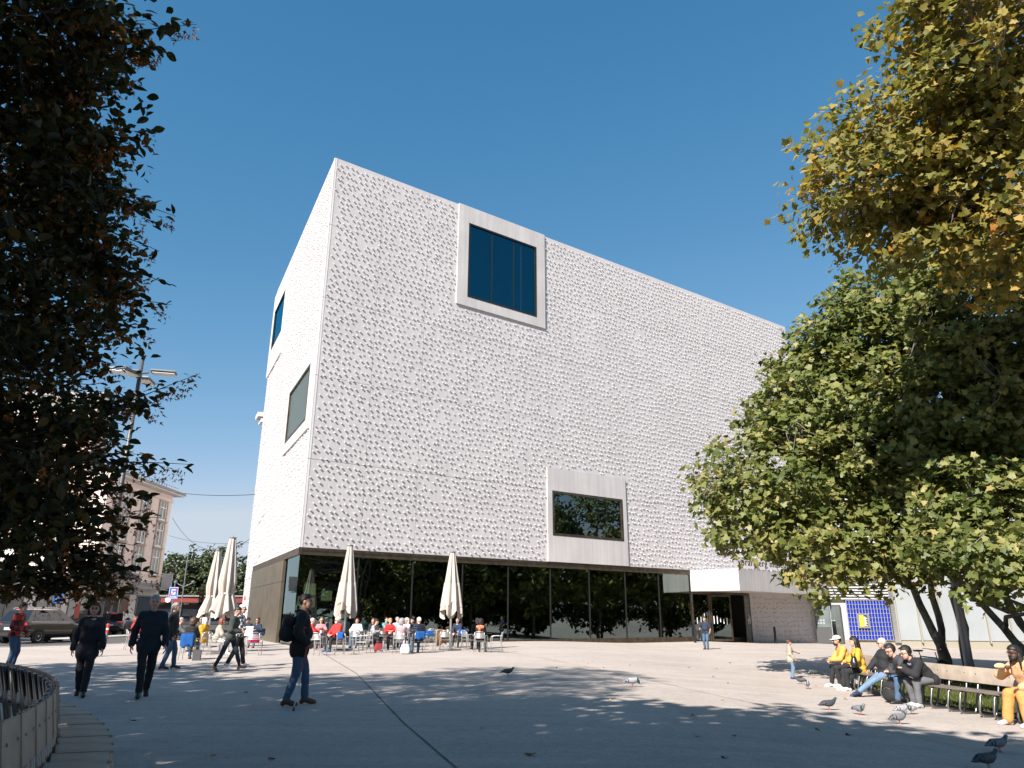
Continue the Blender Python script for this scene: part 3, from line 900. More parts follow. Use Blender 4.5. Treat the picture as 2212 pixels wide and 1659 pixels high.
P3, _, _ = make_tree("plane_tree", "tall golden-leaved plane tree rising into the sky at the upper right", (17.5, 18.5, gz(17.5, 18.5)),
    [dict(path=[(17.5, 18.5, gz(17.5, 18.5)), (17.4, 18.6, 4), (17.0, 18.8, 8), (16.4, 19.0, 12.5), (16.0, 19.0, 17)], r0=.30, r1=.10),
     dict(path=[(17.2, 18.7, 7), tuple(px_at(2212, 520, 21)), tuple(px_at(1960, 420, 20)), tuple(px_at(1840, 340, 19.5))], r0=.13, r1=.03),
     dict(path=[(17.0, 18.8, 8.4), tuple(px_at(2212, 330, 21)), tuple(px_at(2060, 180, 20))], r0=.12, r1=.04)],
    [lobe(1850, 400, 19.5, 1.75), lobe(1950, 310, 20, 2.1), lobe(2070, 200, 20.5, 2.3), lobe(2150, 60, 20.5, 2.5), lobe(1990, 470, 19.5, 1.6), lobe(2110, 420, 20, 2.2), lobe(1900, 520, 19, .9), lobe(2190, 300, 21, 2.4), lobe(2190, 560, 20, 1.6), lobe(2230, -150, 21, 2.8)],
    900, 25, 0.52, plane_leaf_lo(), 0.165, LM_GOLD, BARK_P, 5, single=300, big=plane_leaf())
# further planes of the row, outside the picture to the right: the glass front mirrors them; low back row added to darken its pale band
for i, (x, y, h_) in enumerate(((21.5, 13.5, 13), (25, 19.5, 15), (29, 25.5, 15), (33, 31.5, 16), (36.5, 37.5, 17), (40.5, 44, 17), (45.5, 50.5, 17), (52, 56, 17), (36, 20, 9), (41, 27, 9), (46, 34, 9), (52, 42, 10), (58, 50, 10))):
    make_tree("plane_tree", "green plane tree beyond the right picture edge, unseen except mirrored in the museum glass", (x, y, gz(x, y)),
        [dict(path=[(x, y, gz(x, y)), (x + .2, y, 3), (x - .2, y + .2, h_ * .75)], r0=.2, r1=.07)],
        [((x, y, h_ * .62), (4.8, 4.8, h_ * .38)), ((x - .5, y - .5, h_ * .36), (4.6, 4.6, h_ * .24))] if h_ > 11 else [((x, y, h_ * .42), (5.5, 5.5, h_ * .46))],
        330, 15, 0.9, oval_lo(), 0.62, LM_GREEN, BARK_P, 20 + i, group="plane trees mirrored in the museum glass")

# --- hornbeam on the left and its neighbours behind the camera
HB = (-8.7, 4.7)
def in_view_margin(C):
    return np.ones(len(C), bool)
hroot, HC, HN = make_tree("hornbeam_tree", "dark hornbeam hung with brown seed clusters, filling the left edge of the view", (HB[0], HB[1], 0),
    [dict(path=[(HB[0], HB[1], -.03), (HB[0] + .1, HB[1], 3), (HB[0] + .2, HB[1] + .2, 7), (HB[0] + .2, HB[1] + .3, 13.5)], r0=.24, r1=.06)],
    [((-8.9, 5.0, 8.4), (4.4, 4.2, 5.0)), ((-8.6, 5.4, 12.2), (3.4, 3.6, 2.8))] + [lobe(x_, y_, d_, r_) for x_, y_, d_, r_ in ((30, -120, 9.6, 1.0), (50, 30, 9.2, .85), (20, 180, 9.4, .85), (50, 310, 9.3, .8), (40, 420, 9.2, .95), (60, 570, 9.4, .85), (20, 700, 9.2, .8), (30, 830, 9.3, .75), (30, 960, 9.2, .85), (40, 1040, 9.4, .75), (40, 1150, 9.2, .6), (95, 1140, 9.3, .5), (-80, 100, 8.8, 1.5), (-80, 500, 8.6, 1.5), (-80, 900, 8.6, 1.5), (-40, 1110, 8.6, .85), (0, 880, 10.6, 1.2), (0, 1020, 10.6, 1.1), (10, 640, 10.6, 1.3), (40, 400, 10.6, 1.2), (30, 1130, 10.4, .75))],
    1650, 40, 0.40, oval_lo(), 0.100, LM_HORN, BARK_H, 8, single=300, big=oval_leaf(), twig=0.010, spread=0.9, flat=0.55)
def shoots(seed, specs):
    """leafy shoots that reach out of the crown towards the plaza: (start, end) pairs"""
    rng = np.random.default_rng(seed)
    inv = Matrix.Translation(-Vector(hroot.location))
    wood = MB(); P_, N_, S_, T_ = [], [], [], []; BPs, BN, BS = [], [], []
    for (a, b) in specs:
        a = np.array(a, float); b = np.array(b, float)
        L_ = np.linalg.norm(b - a)
        d = (b - a) / L_
        side = np.cross(d, [0, 0, 1.]); side /= np.linalg.norm(side)
        n = int(L_ / 0.045)
        path = []
        for i in range(9):
            t = i / 8
            path.append(a + (b - a) * t + np.array([0, 0, 0.02 * L_ * math.sin(PI * t * .8)]))
        wood.tube(path, [0.012 - 0.0012 * i for i in range(9)], 4, caps=False)
        for j in range(n):
            t = (j + rng.uniform(0, .8)) / n
            k = t * 8; i0 = min(7, int(k)); p = path[i0] + (path[i0 + 1] - path[i0]) * (k - i0)
            sgn = 1 if j % 2 else -1
            wid = 0.30 * (1 - t) ** .8 + 0.04
            for _ in range(5 if t < .45 else (3 if t < .75 else 1)):
                q = p + side * sgn * rng.uniform(0.0, wid) + np.array([0, 0, rng.normal(-.03, .09) * (1.2 - t)])
                P_.append(q); nn = np.array([0, 0, 1.0]) + side * sgn * 0.3 + rng.normal(0, .4, 3); N_.append(nn)
                S_.append(0.118 * rng.uniform(.7, 1.25)); T_.append(np.arctan2(*(d * .7 + side * sgn * .9)[:2]))
            if rng.random() < 0.55:
                for _ in range(9):
                    BPs.append(p + np.array([0, 0, -.05 - rng.uniform(0, .13)]) + rng.normal(0, .022, 3)); BN.append(rng.normal(0, 1, 3) + [0, 0, .1]); BS.append(rng.uniform(.045, .075))
    o = wood.build("branches", BARK_H, None); o.parent = hroot; o.matrix_parent_inverse = inv
    return np.array(P_), np.array(N_), np.array(S_), np.array(T_), np.array(BPs), np.array(BN), np.array(BS)
SPEC = []
for (x0, y0, x1, y1, dd) in ((150, 90, 425, 55, 8.6), (200, 130, 360, 108, 8.8), (120, 210, 300, 175, 8.4), (180, 330, 335, 285, 8.8), (120, 330, 270, 300, 8.6), (170, 400, 380, 470, 8.7), (150, 470, 345, 545, 8.6),
                            (180, 540, 368, 620, 8.7), (120, 430, 330, 430, 9.0), (200, 640, 370, 660, 9.2), (160, 700, 330, 712, 9.3), (180, 600, 300, 640, 9.3), (150, 925, 432, 810, 8.9), (210, 880, 350, 880, 9.1),
                            (150, 1000, 408, 1006, 8.8), (170, 1050, 335, 1075, 8.7), (180, 1120, 345, 1120, 8.9), (150, 1200, 300, 1235, 8.8), (160, 1220, 340, 1240, 9.0), (180, 1262, 300, 1285, 9.0), (90, 1245, 255, 1262, 8.6),
                            (130, 760, 250, 790, 9.0), (150, 930, 280, 950, 9.2), (140, 560, 280, 590, 9.0), (120, 20, 270, 40, 8.4), (150, 1160, 290, 1180, 9.0), (60, 1262, 200, 1272, 8.8), (20, 1255, 130, 1270, 8.8)):
    SPEC.append((px_at(x0, y0, dd + 0.5), px_at(x1, y1, dd)))
    if y1 == 810: continue
    SPEC.append((px_at(x0 - 60, y0 - 18, dd + 0.9), px_at(x0 + (x1 - x0) * .62, y1 - 20 + (y0 - y1) * .3, dd + .4)))
sp, sn, ss, sr, bp_, bn_, bs_ = shoots(31, SPEC)
rng_h = np.random.default_rng(5)
Rs = frames(sn, rng_h.uniform(0, 2 * PI, len(sp)), rng_h)
inv_h = Matrix.Translation(-Vector(hroot.location))
me = leaves_mesh("crown", oval_leaf(), sp, Rs, ss, rng_h.uniform(0, 1, len(sp)), LM_HORN)
o = link("crown", me, hroot); o.matrix_parent_inverse = inv_h; o["kind"] = "stuff"
# seed clusters in the crown
sel = rng_h.choice(len(HC), 1300, replace=False)
cc = HC[sel] + rng_h.normal(0, .25, (1300, 3))
cp = np.repeat(cc, 9, axis=0) + rng_h.normal(0, 1, (1300 * 9, 3)) * np.array([.035, .035, .06])
cp = np.concatenate([cp, bp_]); cn = np.concatenate([rng_h.normal(0, 1, (1300 * 9, 3)), bn_]); cz = np.concatenate([rng_h.uniform(.05, .085, 1300 * 9), bs_])
me = leaves_mesh("seed_clusters", bract_leaf(), cp, frames(cn, rng_h.uniform(2.2, 4.1, len(cp)), rng_h), cz, rng_h.uniform(0, 1, len(cp)), LM_BRACT)
o = link("seed_clusters", me, hroot); o.matrix_parent_inverse = inv_h; o["kind"] = "stuff"
def out_of_lens(C):
    q = C - np.array([0, 0, CAM_H]); d = q @ CF
    u = np.abs(q @ CR) / np.maximum(d, .01); v_ = (q @ CU) / np.maximum(d, .01)
    m_ = 1.35 / np.maximum(d, .3)
    return ~((d > -0.8) & (u < 0.71 + m_) & (np.abs(v_) < 0.53 + m_))
# neighbours (outside the frame): their crowns shade the foreground; those overhead added to block sky light
for i, (x, y, h_, r_) in enumerate(((-19.0, 8.0, 13.5, 5.2), (-15.5, -3.5, 15.0, 5.6), (-4.4, -0.7, 12.5, 4.8), (0.2, -1.2, 11.0, 4.0), (-11.5, -9.0, 14, 5.0), (-0.8, -6.0, 10.5, 4.2), (-14.0, 2.5, 14.5, 4.6), (-6.0, -7.5, 13, 4.6))):
    make_tree("hornbeam_tree", "hornbeam of the group behind the camera, unseen but for its shadow across the foreground paving", (x, y, 0),
        [dict(path=[(x, y, -.03), (x + .1, y, 3), (x, y + .2, h_ * .85)], r0=.22, r1=.06)],
        [((x, y, h_ * .60), (r_, r_, h_ * .38)), ((x + .8, y + .8, h_ * .42), (r_ * .85, r_ * .85, h_ * .22))],
        (900 if i in (2, 3) else 520), 14, 0.80, oval_lo(), 0.43, LM_HORN, BARK_H, 40 + i, clumpfilter=out_of_lens, group="hornbeams shading the foreground")
# --- trees far behind the street
for i, (px, top, y, w) in enumerate(((385, 1192, 96, 4.6), (425, 1182, 100, 5.0), (465, 1186, 97, 4.6), (505, 1172, 104, 5.2), (528, 1215, 92, 3.4), (352, 1215, 108, 5))):
    c = at_y(px, top, y); h_ = c.z
    make_tree("broadleaf_tree", ("dark green tree right of the pink house, leftmost visible of the row", "dark green tree behind the thin street pole across the road", "dark green tree left behind the pair of folded parasols", "tallest dark green tree behind the folded parasols", "small tree at the museum's far left corner, beside the striped pole", "dark green tree half hidden by the pink house")[i], (c.x, y, 0),
        [dict(path=[(c.x, y, 0), (c.x + .2, y, 3), (c.x, y, h_ * .8)], r0=.3, r1=.1)],
        [((c.x, y, h_ * .55), (w, w, h_ * .44)), ((c.x + .6, y - 1, h_ * .36), (w * .9, w * .9, h_ * .3))],
        200, 20, 0.95, oval_lo(), 0.48, LM_FAR, BARK_H, 60 + i, group="trees beyond the street")
# ================================================================== pink house with banners across the street
PINK = mat("pink_render", (0.70, 0.575, 0.52), rough=0.9, var=0.06, scale=1.2)
PINK_T = mat("taupe_trim", (0.38, 0.31, 0.265), rough=0.85)
CREAM = mat("cream_render", (0.60, 0.575, 0.55), rough=0.9, var=0.05, scale=1.0)
ROOFT = mat("roof_tiles", (0.10, 0.06, 0.05), rough=0.8, var=0.3, scale=3)
GUTTER = mat("gutter", (0.22, 0.20, 0.19), rough=0.5, metal=0.4)
WINW = mat("white_window_paint", (0.72, 0.72, 0.70), rough=0.5)
WGLASS = mat("window_glass", (0.04, 0.05, 0.055), rough=0.05, spec=0.8)
BLACKP = mat("black_plastic", (0.015, 0.015, 0.016), rough=0.5)
FH = Frame((-30.4, 65.2, 0), 180, flip=True)      # street front runs towards the camera
FH.n = Vector((1, 0, 0))
house = thing("corner_house", "pink rendered corner house with taupe window surrounds and a shop below, across the street", "building", (-30.4, 65.2, 0))
hinv = Matrix.Translation((30.4, -65.2, 0))
def hpart(mb, name, m, parent=house, smooth=False):
    o = mb.build(name, m, None, smooth); o.parent = parent
    if parent is house: o.matrix_parent_inverse = hinv
    return o
hpart(MB().fbox(FH, 0, 10.6, -12, 0, 4.15, 11.6), "wall", PINK)
hpart(MB().fbox(FH, 0, 26, -12, -0.03, 0, 4.13), "shop_wall", CREAM)
hpart(MB().fbox(FH, -0.1, 10.7, -12, 0.10, 11.0, 11.25), "cornice", PINK)
eave = MB().fbox(FH, -0.75, 10.6, -12, 0.72, 11.62, 11.80); hpart(eave, "eave", CREAM)
gut = MB().fbox(FH, -0.85, 10.6, 0.66, 0.82, 11.74, 11.92); hpart(gut, "gutter", GUTTER)
rf = MB(); rf.add([FH.p(-.8, .75, 11.9), FH.p(10.6, .75, 11.9), FH.p(10.6, -6, 14.2), FH.p(3, -6, 14.2), FH.p(-.8, -12, 11.9)], [(0, 1, 2, 3), (0, 3, 4)]); hpart(rf, "roof", ROOFT)
sg = MB()
for k in range(22): sg.fbox(FH, 0.0 + k * .45, 0.03 + k * .45, 0.35, 0.38, 11.9, 12.3)
sg.fbox(FH, 0, 9.6, 0.35, 0.38, 12.28, 12.31); hpart(sg, "snow_guard", GUTTER)
for t in (1.5, 4.6, 7.7):
    for z0, z1 in ((4.75, 6.75), (7.1, 9.0), (9.35, 10.8)):
        s = MB(); w = 0.62
        s.fbox(FH, t - w - .2, t - w, 0.003, 0.07, z0 - .12, z1 + .15); s.fbox(FH, t + w, t + w + .2, 0.003, 0.07, z0 - .12, z1 + .15)
        s.fbox(FH, t - w, t + w, 0.003, 0.068, z1, z1 + .15); s.fbox(FH, t - w - .25, t + w + .25, 0.003, 0.16, z0 - .22, z0 - .10)
        win = hpart(s, "window", PINK_T)
        f = MB()
        for a, b in ((t - w, t - w + .12), (t - .06, t + .06), (t + w - .12, t + w)): f.fbox(FH, a, b, 0.004, 0.03, z0 - .1, z1)
        f.fbox(FH, t - w + .12, t + w - .12, 0.004, 0.028, z0 - .1, z0 + .05); f.fbox(FH, t - w + .12, t + w - .12, 0.004, 0.028, z0 + (z1 - z0) * .68, z0 + (z1 - z0) * .68 + .07)
        hpart(f, "frame", WINW, win)
        hpart(MB().fbox(FH, t - w + .05, t + w - .05, 0.003, 0.006, z0 - .05, z1 - .02), "pane", WGLASS, win)
# shop front
hpart(MB().fbox(FH, 0.3, 5.6, -0.03, 0.14, 3.75, 4.0), "awning_box", GUTTER)
aw = MB(); aw.add([FH.p(0.3, .12, 3.75), FH.p(5.6, .12, 3.75), FH.p(5.6, .9, 3.5), FH.p(.3, .9, 3.5), FH.p(0.3, .12, 3.70), FH.p(5.6, .12, 3.70), FH.p(5.6, .9, 3.45), FH.p(.3, .9, 3.45)], [(0, 1, 2, 3), (7, 6, 5, 4), (3, 2, 6, 7)]); hpart(aw, "awning", mat("grey_awning", (0.30, 0.30, 0.31), rough=0.8))
HOOD = mat("dark_hood", (0.035, 0.033, 0.035), rough=0.5)
hd = MB(); hd.add([FH.p(6.2, 0.02, 4.9), FH.p(10.6, .02, 4.9), FH.p(10.9, 1.3, 4.15), FH.p(5.9, 1.3, 4.15), FH.p(5.9, .02, 4.1), FH.p(10.9, .02, 4.1), FH.p(10.9, 1.3, 4.0), FH.p(5.9, 1.3, 4.0)],
                  [(0, 1, 2, 3), (3, 2, 6, 7), (7, 6, 5, 4), (0, 3, 7, 4), (1, 5, 6, 2)]); hd = hpart(hd, "hood", HOOD)
rb = MB()
for k in range(14):
    t = 6.2 + k * .33; rb.fbox(FH, t, t + .03, 0.0, 0.0 + .01, 4.9, 4.92)
    rb.add([FH.p(t, .03, 4.93), FH.p(t + .03, .03, 4.93), FH.p(t + .03, 1.3, 4.18), FH.p(t, 1.3, 4.18)], [(0, 1, 2, 3)])
hpart(rb, "rib", GUTTER, hd)
for (a, b, z0, z1, m) in ((1.0, 3.6, .7, 2.9, WGLASS), (5.0, 6.1, 0.1, 2.9, mat("brown_door", (0.12, 0.05, 0.03), rough=.5)), (6.5, 7.3, .6, 2.6, WGLASS), (7.6, 9.4, .1, 3.0, WGLASS), (10.5, 13, .5, 2.9, WGLASS), (14, 16.5, .5, 2.9, WGLASS), (18, 21, .4, 2.9, WGLASS)):
    w_ = hpart(MB().fbox(FH, a, b, -0.029, 0.03, z0, z1), "shop_window" if m is WGLASS else "door", m)
    fr_ = MB(); fr_.fbox(FH, a - .08, a, -.028, .05, z0, z1 + .1); fr_.fbox(FH, b, b + .08, -.028, .05, z0, z1 + .1); fr_.fbox(FH, a, b, -.028, .048, z1, z1 + .1)
    hpart(fr_, "frame", GUTTER, w_)
def on_frame(fr, t, d, z, flipx=False):
    e = -fr.e if flipx else fr.e
    return Matrix.Translation(fr.p(t, d, z)) @ Matrix(((e.x, 0, fr.n.x, 0), (e.y, 0, fr.n.y, 0), (0, 1, 0, 0), (0, 0, 0, 1)))
sgn = hpart(MB().fbox(FH, 4.5, 6.6, -0.02, 0.10, 3.0, 3.55), "shop_sign", BLACKP)
tx = stroke_text("Cubana", 0.5, WINW, "lettering", None, on_frame(FH, 6.45, 0.112, 3.13, True), 0.01, 1.05); tx.parent = sgn
sg2 = hpart(MB().fbox(FH, 6.9, 10.2, -0.02, 0.08, 3.1, 3.75), "shop_sign", mat("mauve_board", (0.42, 0.33, 0.34), rough=.8))
tx = stroke_text("Cubana", 0.55, BLACKP, "lettering", None, on_frame(FH, 9.4, 0.092, 3.25, True), 0.01, 1.05); tx.parent = sg2
bs = hpart(MB().fbox(FH, -0.05, 0.02, 0.1, 1.0, 3.6, 4.9), "hanging_sign", CREAM)
pst = hpart(MB().fbox(FH, 11.6, 12.2, -0.02, 0.04, 1.2, 2.2), "poster", mat("poster_red", (0.35, 0.05, 0.04), rough=.6))
# taller banner-clad block nearer the camera
blk = thing("banner_block", "taller pale block behind the hornbeam, clad with museum banners", "building", (-36, 54.5, 0))
binv = Matrix.Translation((36, -54.5, 0))
def bpart(mb, name, m, parent=blk):
    o = mb.build(name, m); o.parent = parent
    if parent is blk: o.matrix_parent_inverse = binv
    return o
bpart(MB().box((-37.9, 55.5, 11.0), (11.4, 1.5, 13.8)), "wall", CREAM)
bpart(MB().box((-37.9, 55.5, 18.0), (11.6, 1.7, 0.25)), "roof_slab", GUTTER)
FB = Frame((-32.25, 54.7, 0), 270, flip=False); FB.e = Vector((-1, 0, 0)); FB.n = Vector((0, -1, 0))
# banner things hang on the block: printed cloth in skin and grey tones (a soft blurred portrait)
def banner_mat(name, c1, c2, c3):
    m = mat(name, c1, rough=0.7)
    nt = m.node_tree; N = nt.nodes; L = nt.links; b = N["Principled BSDF"]
    tc = N.new("ShaderNodeTexCoord"); g = N.new("ShaderNodeTexNoise"); g.inputs["Scale"].default_value = 0.33; g.inputs["Detail"].default_value = 1.5
    rp = N.new("ShaderNodeValToRGB"); rp.color_ramp.elements.new(0.5)
    for e, (p_, c) in zip(rp.color_ramp.elements, ((.38, c3), (.5, c1), (.62, c2))): e.position = p_; e.color = (*c, 1)
    L.new(tc.outputs["Object"], g.inputs["Vector"]); L.new(g.outputs["Fac"], rp.inputs[0]); L.new(rp.outputs[0], b.inputs["Base Color"])
    return m
BAN1 = banner_mat("banner_print", (0.50, 0.32, 0.25), (0.56, 0.42, 0.34), (0.34, 0.20, 0.155))
ban = thing("museum_banner", "tall printed museum banner with white lettering high on the pale block, by the hornbeam", "banner", FB.p(0, .1, 5))
bn_inv = Matrix.Translation(-ban.location)
def npart(mb, name, m):
    o = mb.build(name, m, ban); o.matrix_parent_inverse = bn_inv; return o
npart(MB().fbox(FB, 0.0, 5.6, 0.06, 0.14, 5.2, 17.6), "cloth", BAN1)
npart(MB().fbox(FB, 0.0, 5.6, 0.05, 0.16, 17.6, 17.75), "rail", GUTTER)
npart(MB().fbox(FB, 0.0, 5.6, 0.05, 0.16, 5.05, 5.2), "rail", GUTTER)
npart(MB().fbox(FB, 0.0, 5.6, 0.141, 0.146, 16.7, 17.58), "sky_strip", mat("banner_olive", (0.16, 0.17, 0.12), rough=.7))
npart(MB().fbox(FB, 0.0, 5.6, 0.141, 0.146, 5.25, 7.0), "white_strip", CREAM)
for txt, t, z, sz in (("vorarlberg", 3.3, 16.5, .62), ("museum", 3.3, 15.9, .62), ("ANGELIKA", 3.9, 15.0, .62), ("KAUFFMANN", 3.9, 14.4, .62), ("MUSEUM", 3.9, 13.8, .62), ("schwarzenberg", 3.9, 13.3, .46)):
    tx = stroke_text(txt, sz, WINW, "lettering", None, on_frame(FB, t, 0.152, z, True), 0.01, 1.05); tx.parent = ban; tx.matrix_parent_inverse = bn_inv
tx = stroke_text("KUNST", 1.6, WINW, "lettering", None, on_frame(FB, 5.2, 0.152, 7.6, True), 0.01, 1.0); tx.parent = ban; tx.matrix_parent_inverse = bn_inv
# neighbour building whose cornice peeps out behind the museum's street side
nb = thing("neighbour_building", "pale building behind the museum, only its moulded cornice showing at the left", "building", (-22.0, 68, 0))
ninv = Matrix.Translation((22.0, -68, 0))
for mb, nm in ((MB().fbox(F2, 26.4, 40, -14, -2.6, 0, 18.3), "wall"), (MB().fbox(F2, 26.2, 27.8, -14, -0.02, 18.35, 18.75), "cornice"), (MB().fbox(F2, 26.3, 27.7, -14, -0.32, 17.9, 18.33), "cornice_moulding")):
    o = mb.build(nm, CREAM, nb); o.matrix_parent_inverse = ninv

# ================================================================== street furniture
STEEL = mat("painted_steel_grey", (0.20, 0.21, 0.22), rough=0.45, metal=0.5)
STEEL_D = mat("dark_steel_grey", (0.09, 0.095, 0.10), rough=0.5, metal=0.4)
LENS = mat("lamp_lens", (0.55, 0.55, 0.52), rough=0.3)
SIGNB = mat("sign_blue", (0.02, 0.09, 0.33), rough=0.4)
SIGNR = mat("sign_red", (0.55, 0.03, 0.03), rough=0.4)
SIGNW = mat("sign_white", (0.75, 0.75, 0.75), rough=0.4)
top = at_y(308, 776, 28.0)
lamp = thing("street_lamp", "tall street lamp with several flat grey heads above the hornbeam's right edge", "street lamp", (top.x, top.y, 0))
MB().tube([(0, 0, 0), (0, 0, top.z)], [0.12, 0.075], 12).build("pole", STEEL_D, lamp, True)
MB().lathe([(0.2, 0), (0.2, .3), (0.13, .32)], 12).build("base", STEEL_D, lamp)
for a, L_, dz in ((0.25, .62, -.55), (PI - .15, .75, -.45), (-PI / 2 - .25, .35, -.80), (PI * .55, .6, -.7)):
    d = Vector((math.cos(a), math.sin(a), 0)); z = top.z + dz
    MB().tube([(0, 0, z - .05), d * (L_ * .5) + Vector((0, 0, z))], 0.045, 8).build("arm", STEEL_D, lamp)
    hd_ = MB(); hd_.box(d * (L_ + .25) + Vector((0, 0, z + .06)), (1.0, .5, .12), a, bev=.045)
    h_ = hd_.build("lamp_head", STEEL, lamp, False)
    MB().box(d * (L_ + .28) + Vector((0, 0, z - .02)), (.84, .4, .03), a).build("lens", LENS, h_)
# thin pole far back with twin lamps
q = at_y(407, 1195, 78)
tp = thing("street_lamp", "slender grey lamp pole with two small arms before the far trees", "street lamp", (q.x, q.y, 0))
MB().tube([(0, 0, 0), (0, 0, q.z)], 0.06, 8).build("pole", STEEL, tp)
MB().tube([(-.9, 0, q.z - 3), (0, 0, q.z - 3.4), (.9, 0, q.z - 3)], 0.04, 6).build("arm", STEEL, tp)
for sx in (-1, 1): MB().lathe([(.05, 0), (.2, .08), (.2, .2), (.05, .3)], 10, (sx * .9, 0, q.z - 3.05)).build("lamp_head", STEEL, tp)
# wires
WIRE = mat("wire_black", (0.02, 0.02, 0.022), rough=0.6)
for i, (a, b, ya, yb, sag, r_) in enumerate((((383, 1064), (552, 1068), 60, 50, .15, .022), ((372, 1118), (540, 1165), 62, 51, 1.6, .016), ((365, 1157), (540, 1172), 63, 51, .3, .012), ((340, 1290), (532, 1290), 80, 70, .1, .02), ((350, 1225), (535, 1238), 80, 60, .15, .014))):
    A = at_y(*a, ya); B = at_y(*b, yb)
    pts = [A.lerp(B, k / 12) - Vector((0, 0, sag * 4 * (k / 12) * (1 - k / 12))) for k in range(13)]
    tag(MB().tube(pts, r_, 5).build("overhead_wire", WIRE), ("topmost straight wire between pink house and museum", "slack wire sagging towards the museum corner", "thin straight wire just above the sagging one", "thick low wire across the far trees", "thin low wire halfway up the far trees")[i], "wire", "overhead wires")
# end-of-zone traffic sign
q = at_y(372, 1300, 50); zt = at_y(372, 1268, 50).z
zt = q.z + (zt - q.z) * 1.0
sg_ = thing("traffic_sign", "square blue traffic sign with white symbol struck through by a red bar", "traffic sign", (q.x, q.y, 0))
MB().tube([(0, .05, 0), (0, .05, zt + .3)], 0.035, 8).build("post", STEEL, sg_)
K_ = .62
pl_ = MB().box((0, 0, zt - .38), (.98 * K_, .03, 1.22 * K_), bev=.012).build("plate", SIGNB, sg_)
MB().box((0, -.017, zt - .38), (.92 * K_, .004, 1.16 * K_)).build("border", SIGNW, pl_)
MB().box((0, -.021, zt - .38), (.86 * K_, .004, 1.10 * K_)).build("field", SIGNB, pl_)
MB().box((0, -.026, zt - .32), (.42 * K_, .004, .52 * K_)).build("symbol", SIGNW, pl_)
MB().box((0, -.029, zt - .26), (.34 * K_, .002, .18 * K_)).build("symbol", SIGNB, pl_)
MB().box((0, -.032, zt - .36), (1.22 * K_, .003, .10 * K_), ry=-PI / 4.4).build("red_bar", SIGNR, pl_)
tx = stroke_text("ZONE", .26 * K_, SIGNW, "lettering", pl_, Matrix.Translation((-.36 * K_, -.026, zt - .68)) @ Matrix.Rotation(PI / 2, 4, 'X'), .002)
# traffic light and its signal heads
q = at_y(444, 1330, 66)
tl = thing("traffic_light", "traffic light pole with dark signal heads in front of the red kiosk", "traffic light", (q.x, q.y, 0))
MB().tube([(0, 0, 0), (0, 0, 4.0)], .06, 8).build("pole", STEEL, tl)
for dx in (-.55, .45):
    h_ = MB().box((dx, 0, 3.0), (.36, .3, 1.05), bev=.03).build("signal_head", BLACKP, tl)
    for k, c in enumerate((SIGNR, mat("amber", (.4, .2, .02)), mat("sig_green", (.02, .2, .08)))):
        MB().lathe([(.11, 0), (.11, .02)], 12).build("lens", c, h_).matrix_local = Matrix.Translation((dx, -.16, 3.32 - k * .33)) @ Matrix.Rotation(PI / 2, 4, 'X')
MB().box((0, 0, 3.95), (1.3, .12, .12)).build("arm", STEEL, tl)
# red fascia kiosk across the road
q = at_y(425, 1322, 84)
ks = thing("kiosk", "low dark kiosk with a long red fascia in front of the far trees", "kiosk", (q.x + 1, q.y, 0))
MB().box((0, 1.6, 1.3), (13.5, 3, 2.6)).build("wall", mat("kiosk_dark", (.05, .045, .045), rough=.6), ks)
MB().box((0, .4, 3.05), (14.4, 5, .6)).build("fascia", mat("kiosk_red", (.17, .016, .016), rough=.5), ks)
MB().box((0, .4, 3.44), (14.8, 5.3, .16)).build("roof", GUTTER, ks)
for dx in (-3.4, 1.4): MB().lathe([(.30, 0), (.30, .04)], 16).build("roundel", SIGNW, ks).matrix_local = Matrix.Translation((dx, -2.12, 3.05)) @ Matrix.Rotation(PI / 2, 4, 'X')
for dx in (-4.5, -1.5, 1.5, 4.5): MB().box((dx, .08, 1.3), (2.2, .06, 1.6)).build("shop_window", WGLASS, ks)
# red and white striped pole by the museum's far corner
A = at_y(526, 1338, 57); B = at_y(531, 1276, 57)
st = thing("striped_pole", "slanting red and white striped pole at the museum's far left corner", "pole", (A.x, A.y, 0))
for k in range(9):
    t0, t1 = k / 9, (k + 1) / 9
    a = Vector((0, 0, 0)).lerp(Vector((B.x - A.x, 0, B.z)), t0); b = Vector((0, 0, 0)).lerp(Vector((B.x - A.x, 0, B.z)), t1)
    MB().tube([a, b], .07, 8).build("band", SIGNR if k % 2 else SIGNW, st)
# short street bollard with red and white head
q = G(226, 1397)
bo = thing("bollard", "short grey bollard with red and white reflective bands at the road edge", "bollard", q)
MB().lathe([(.07, 0), (.065, .02), (.055, 1.0)], 10).build("post", STEEL_D, bo, True)
MB().lathe([(.06, .76), (.06, .84)], 10).build("band", SIGNW, bo)
MB().lathe([(.06, .845), (.06, 1.0), (.05, 1.04), (0.0, 1.05)], 10).build("band", SIGNR, bo)
MB().lathe([(.06, .62), (.06, .755)], 10).build("band", SIGNR, bo)
# parking sign half hidden by the hornbeam
q = at_y(118, 1330, 48); zt = at_y(118, 1275, 48).z
ps = thing("parking_sign", "small blue parking sign half hidden under the hornbeam, above the grey car", "traffic sign", (q.x, q.y, 0))
MB().tube([(0, .04, 0), (0, .04, zt)], .03, 8).build("post", STEEL, ps)
pl_ = MB().box((0, 0, zt - .4), (.6, .03, .8), bev=.01).build("plate", SIGNB, ps)
stroke_text("P", .6, SIGNW, "lettering", pl_, Matrix.Translation((-.17, -.02, zt - .58)) @ Matrix.Rotation(PI / 2, 4, 'X'), .004)

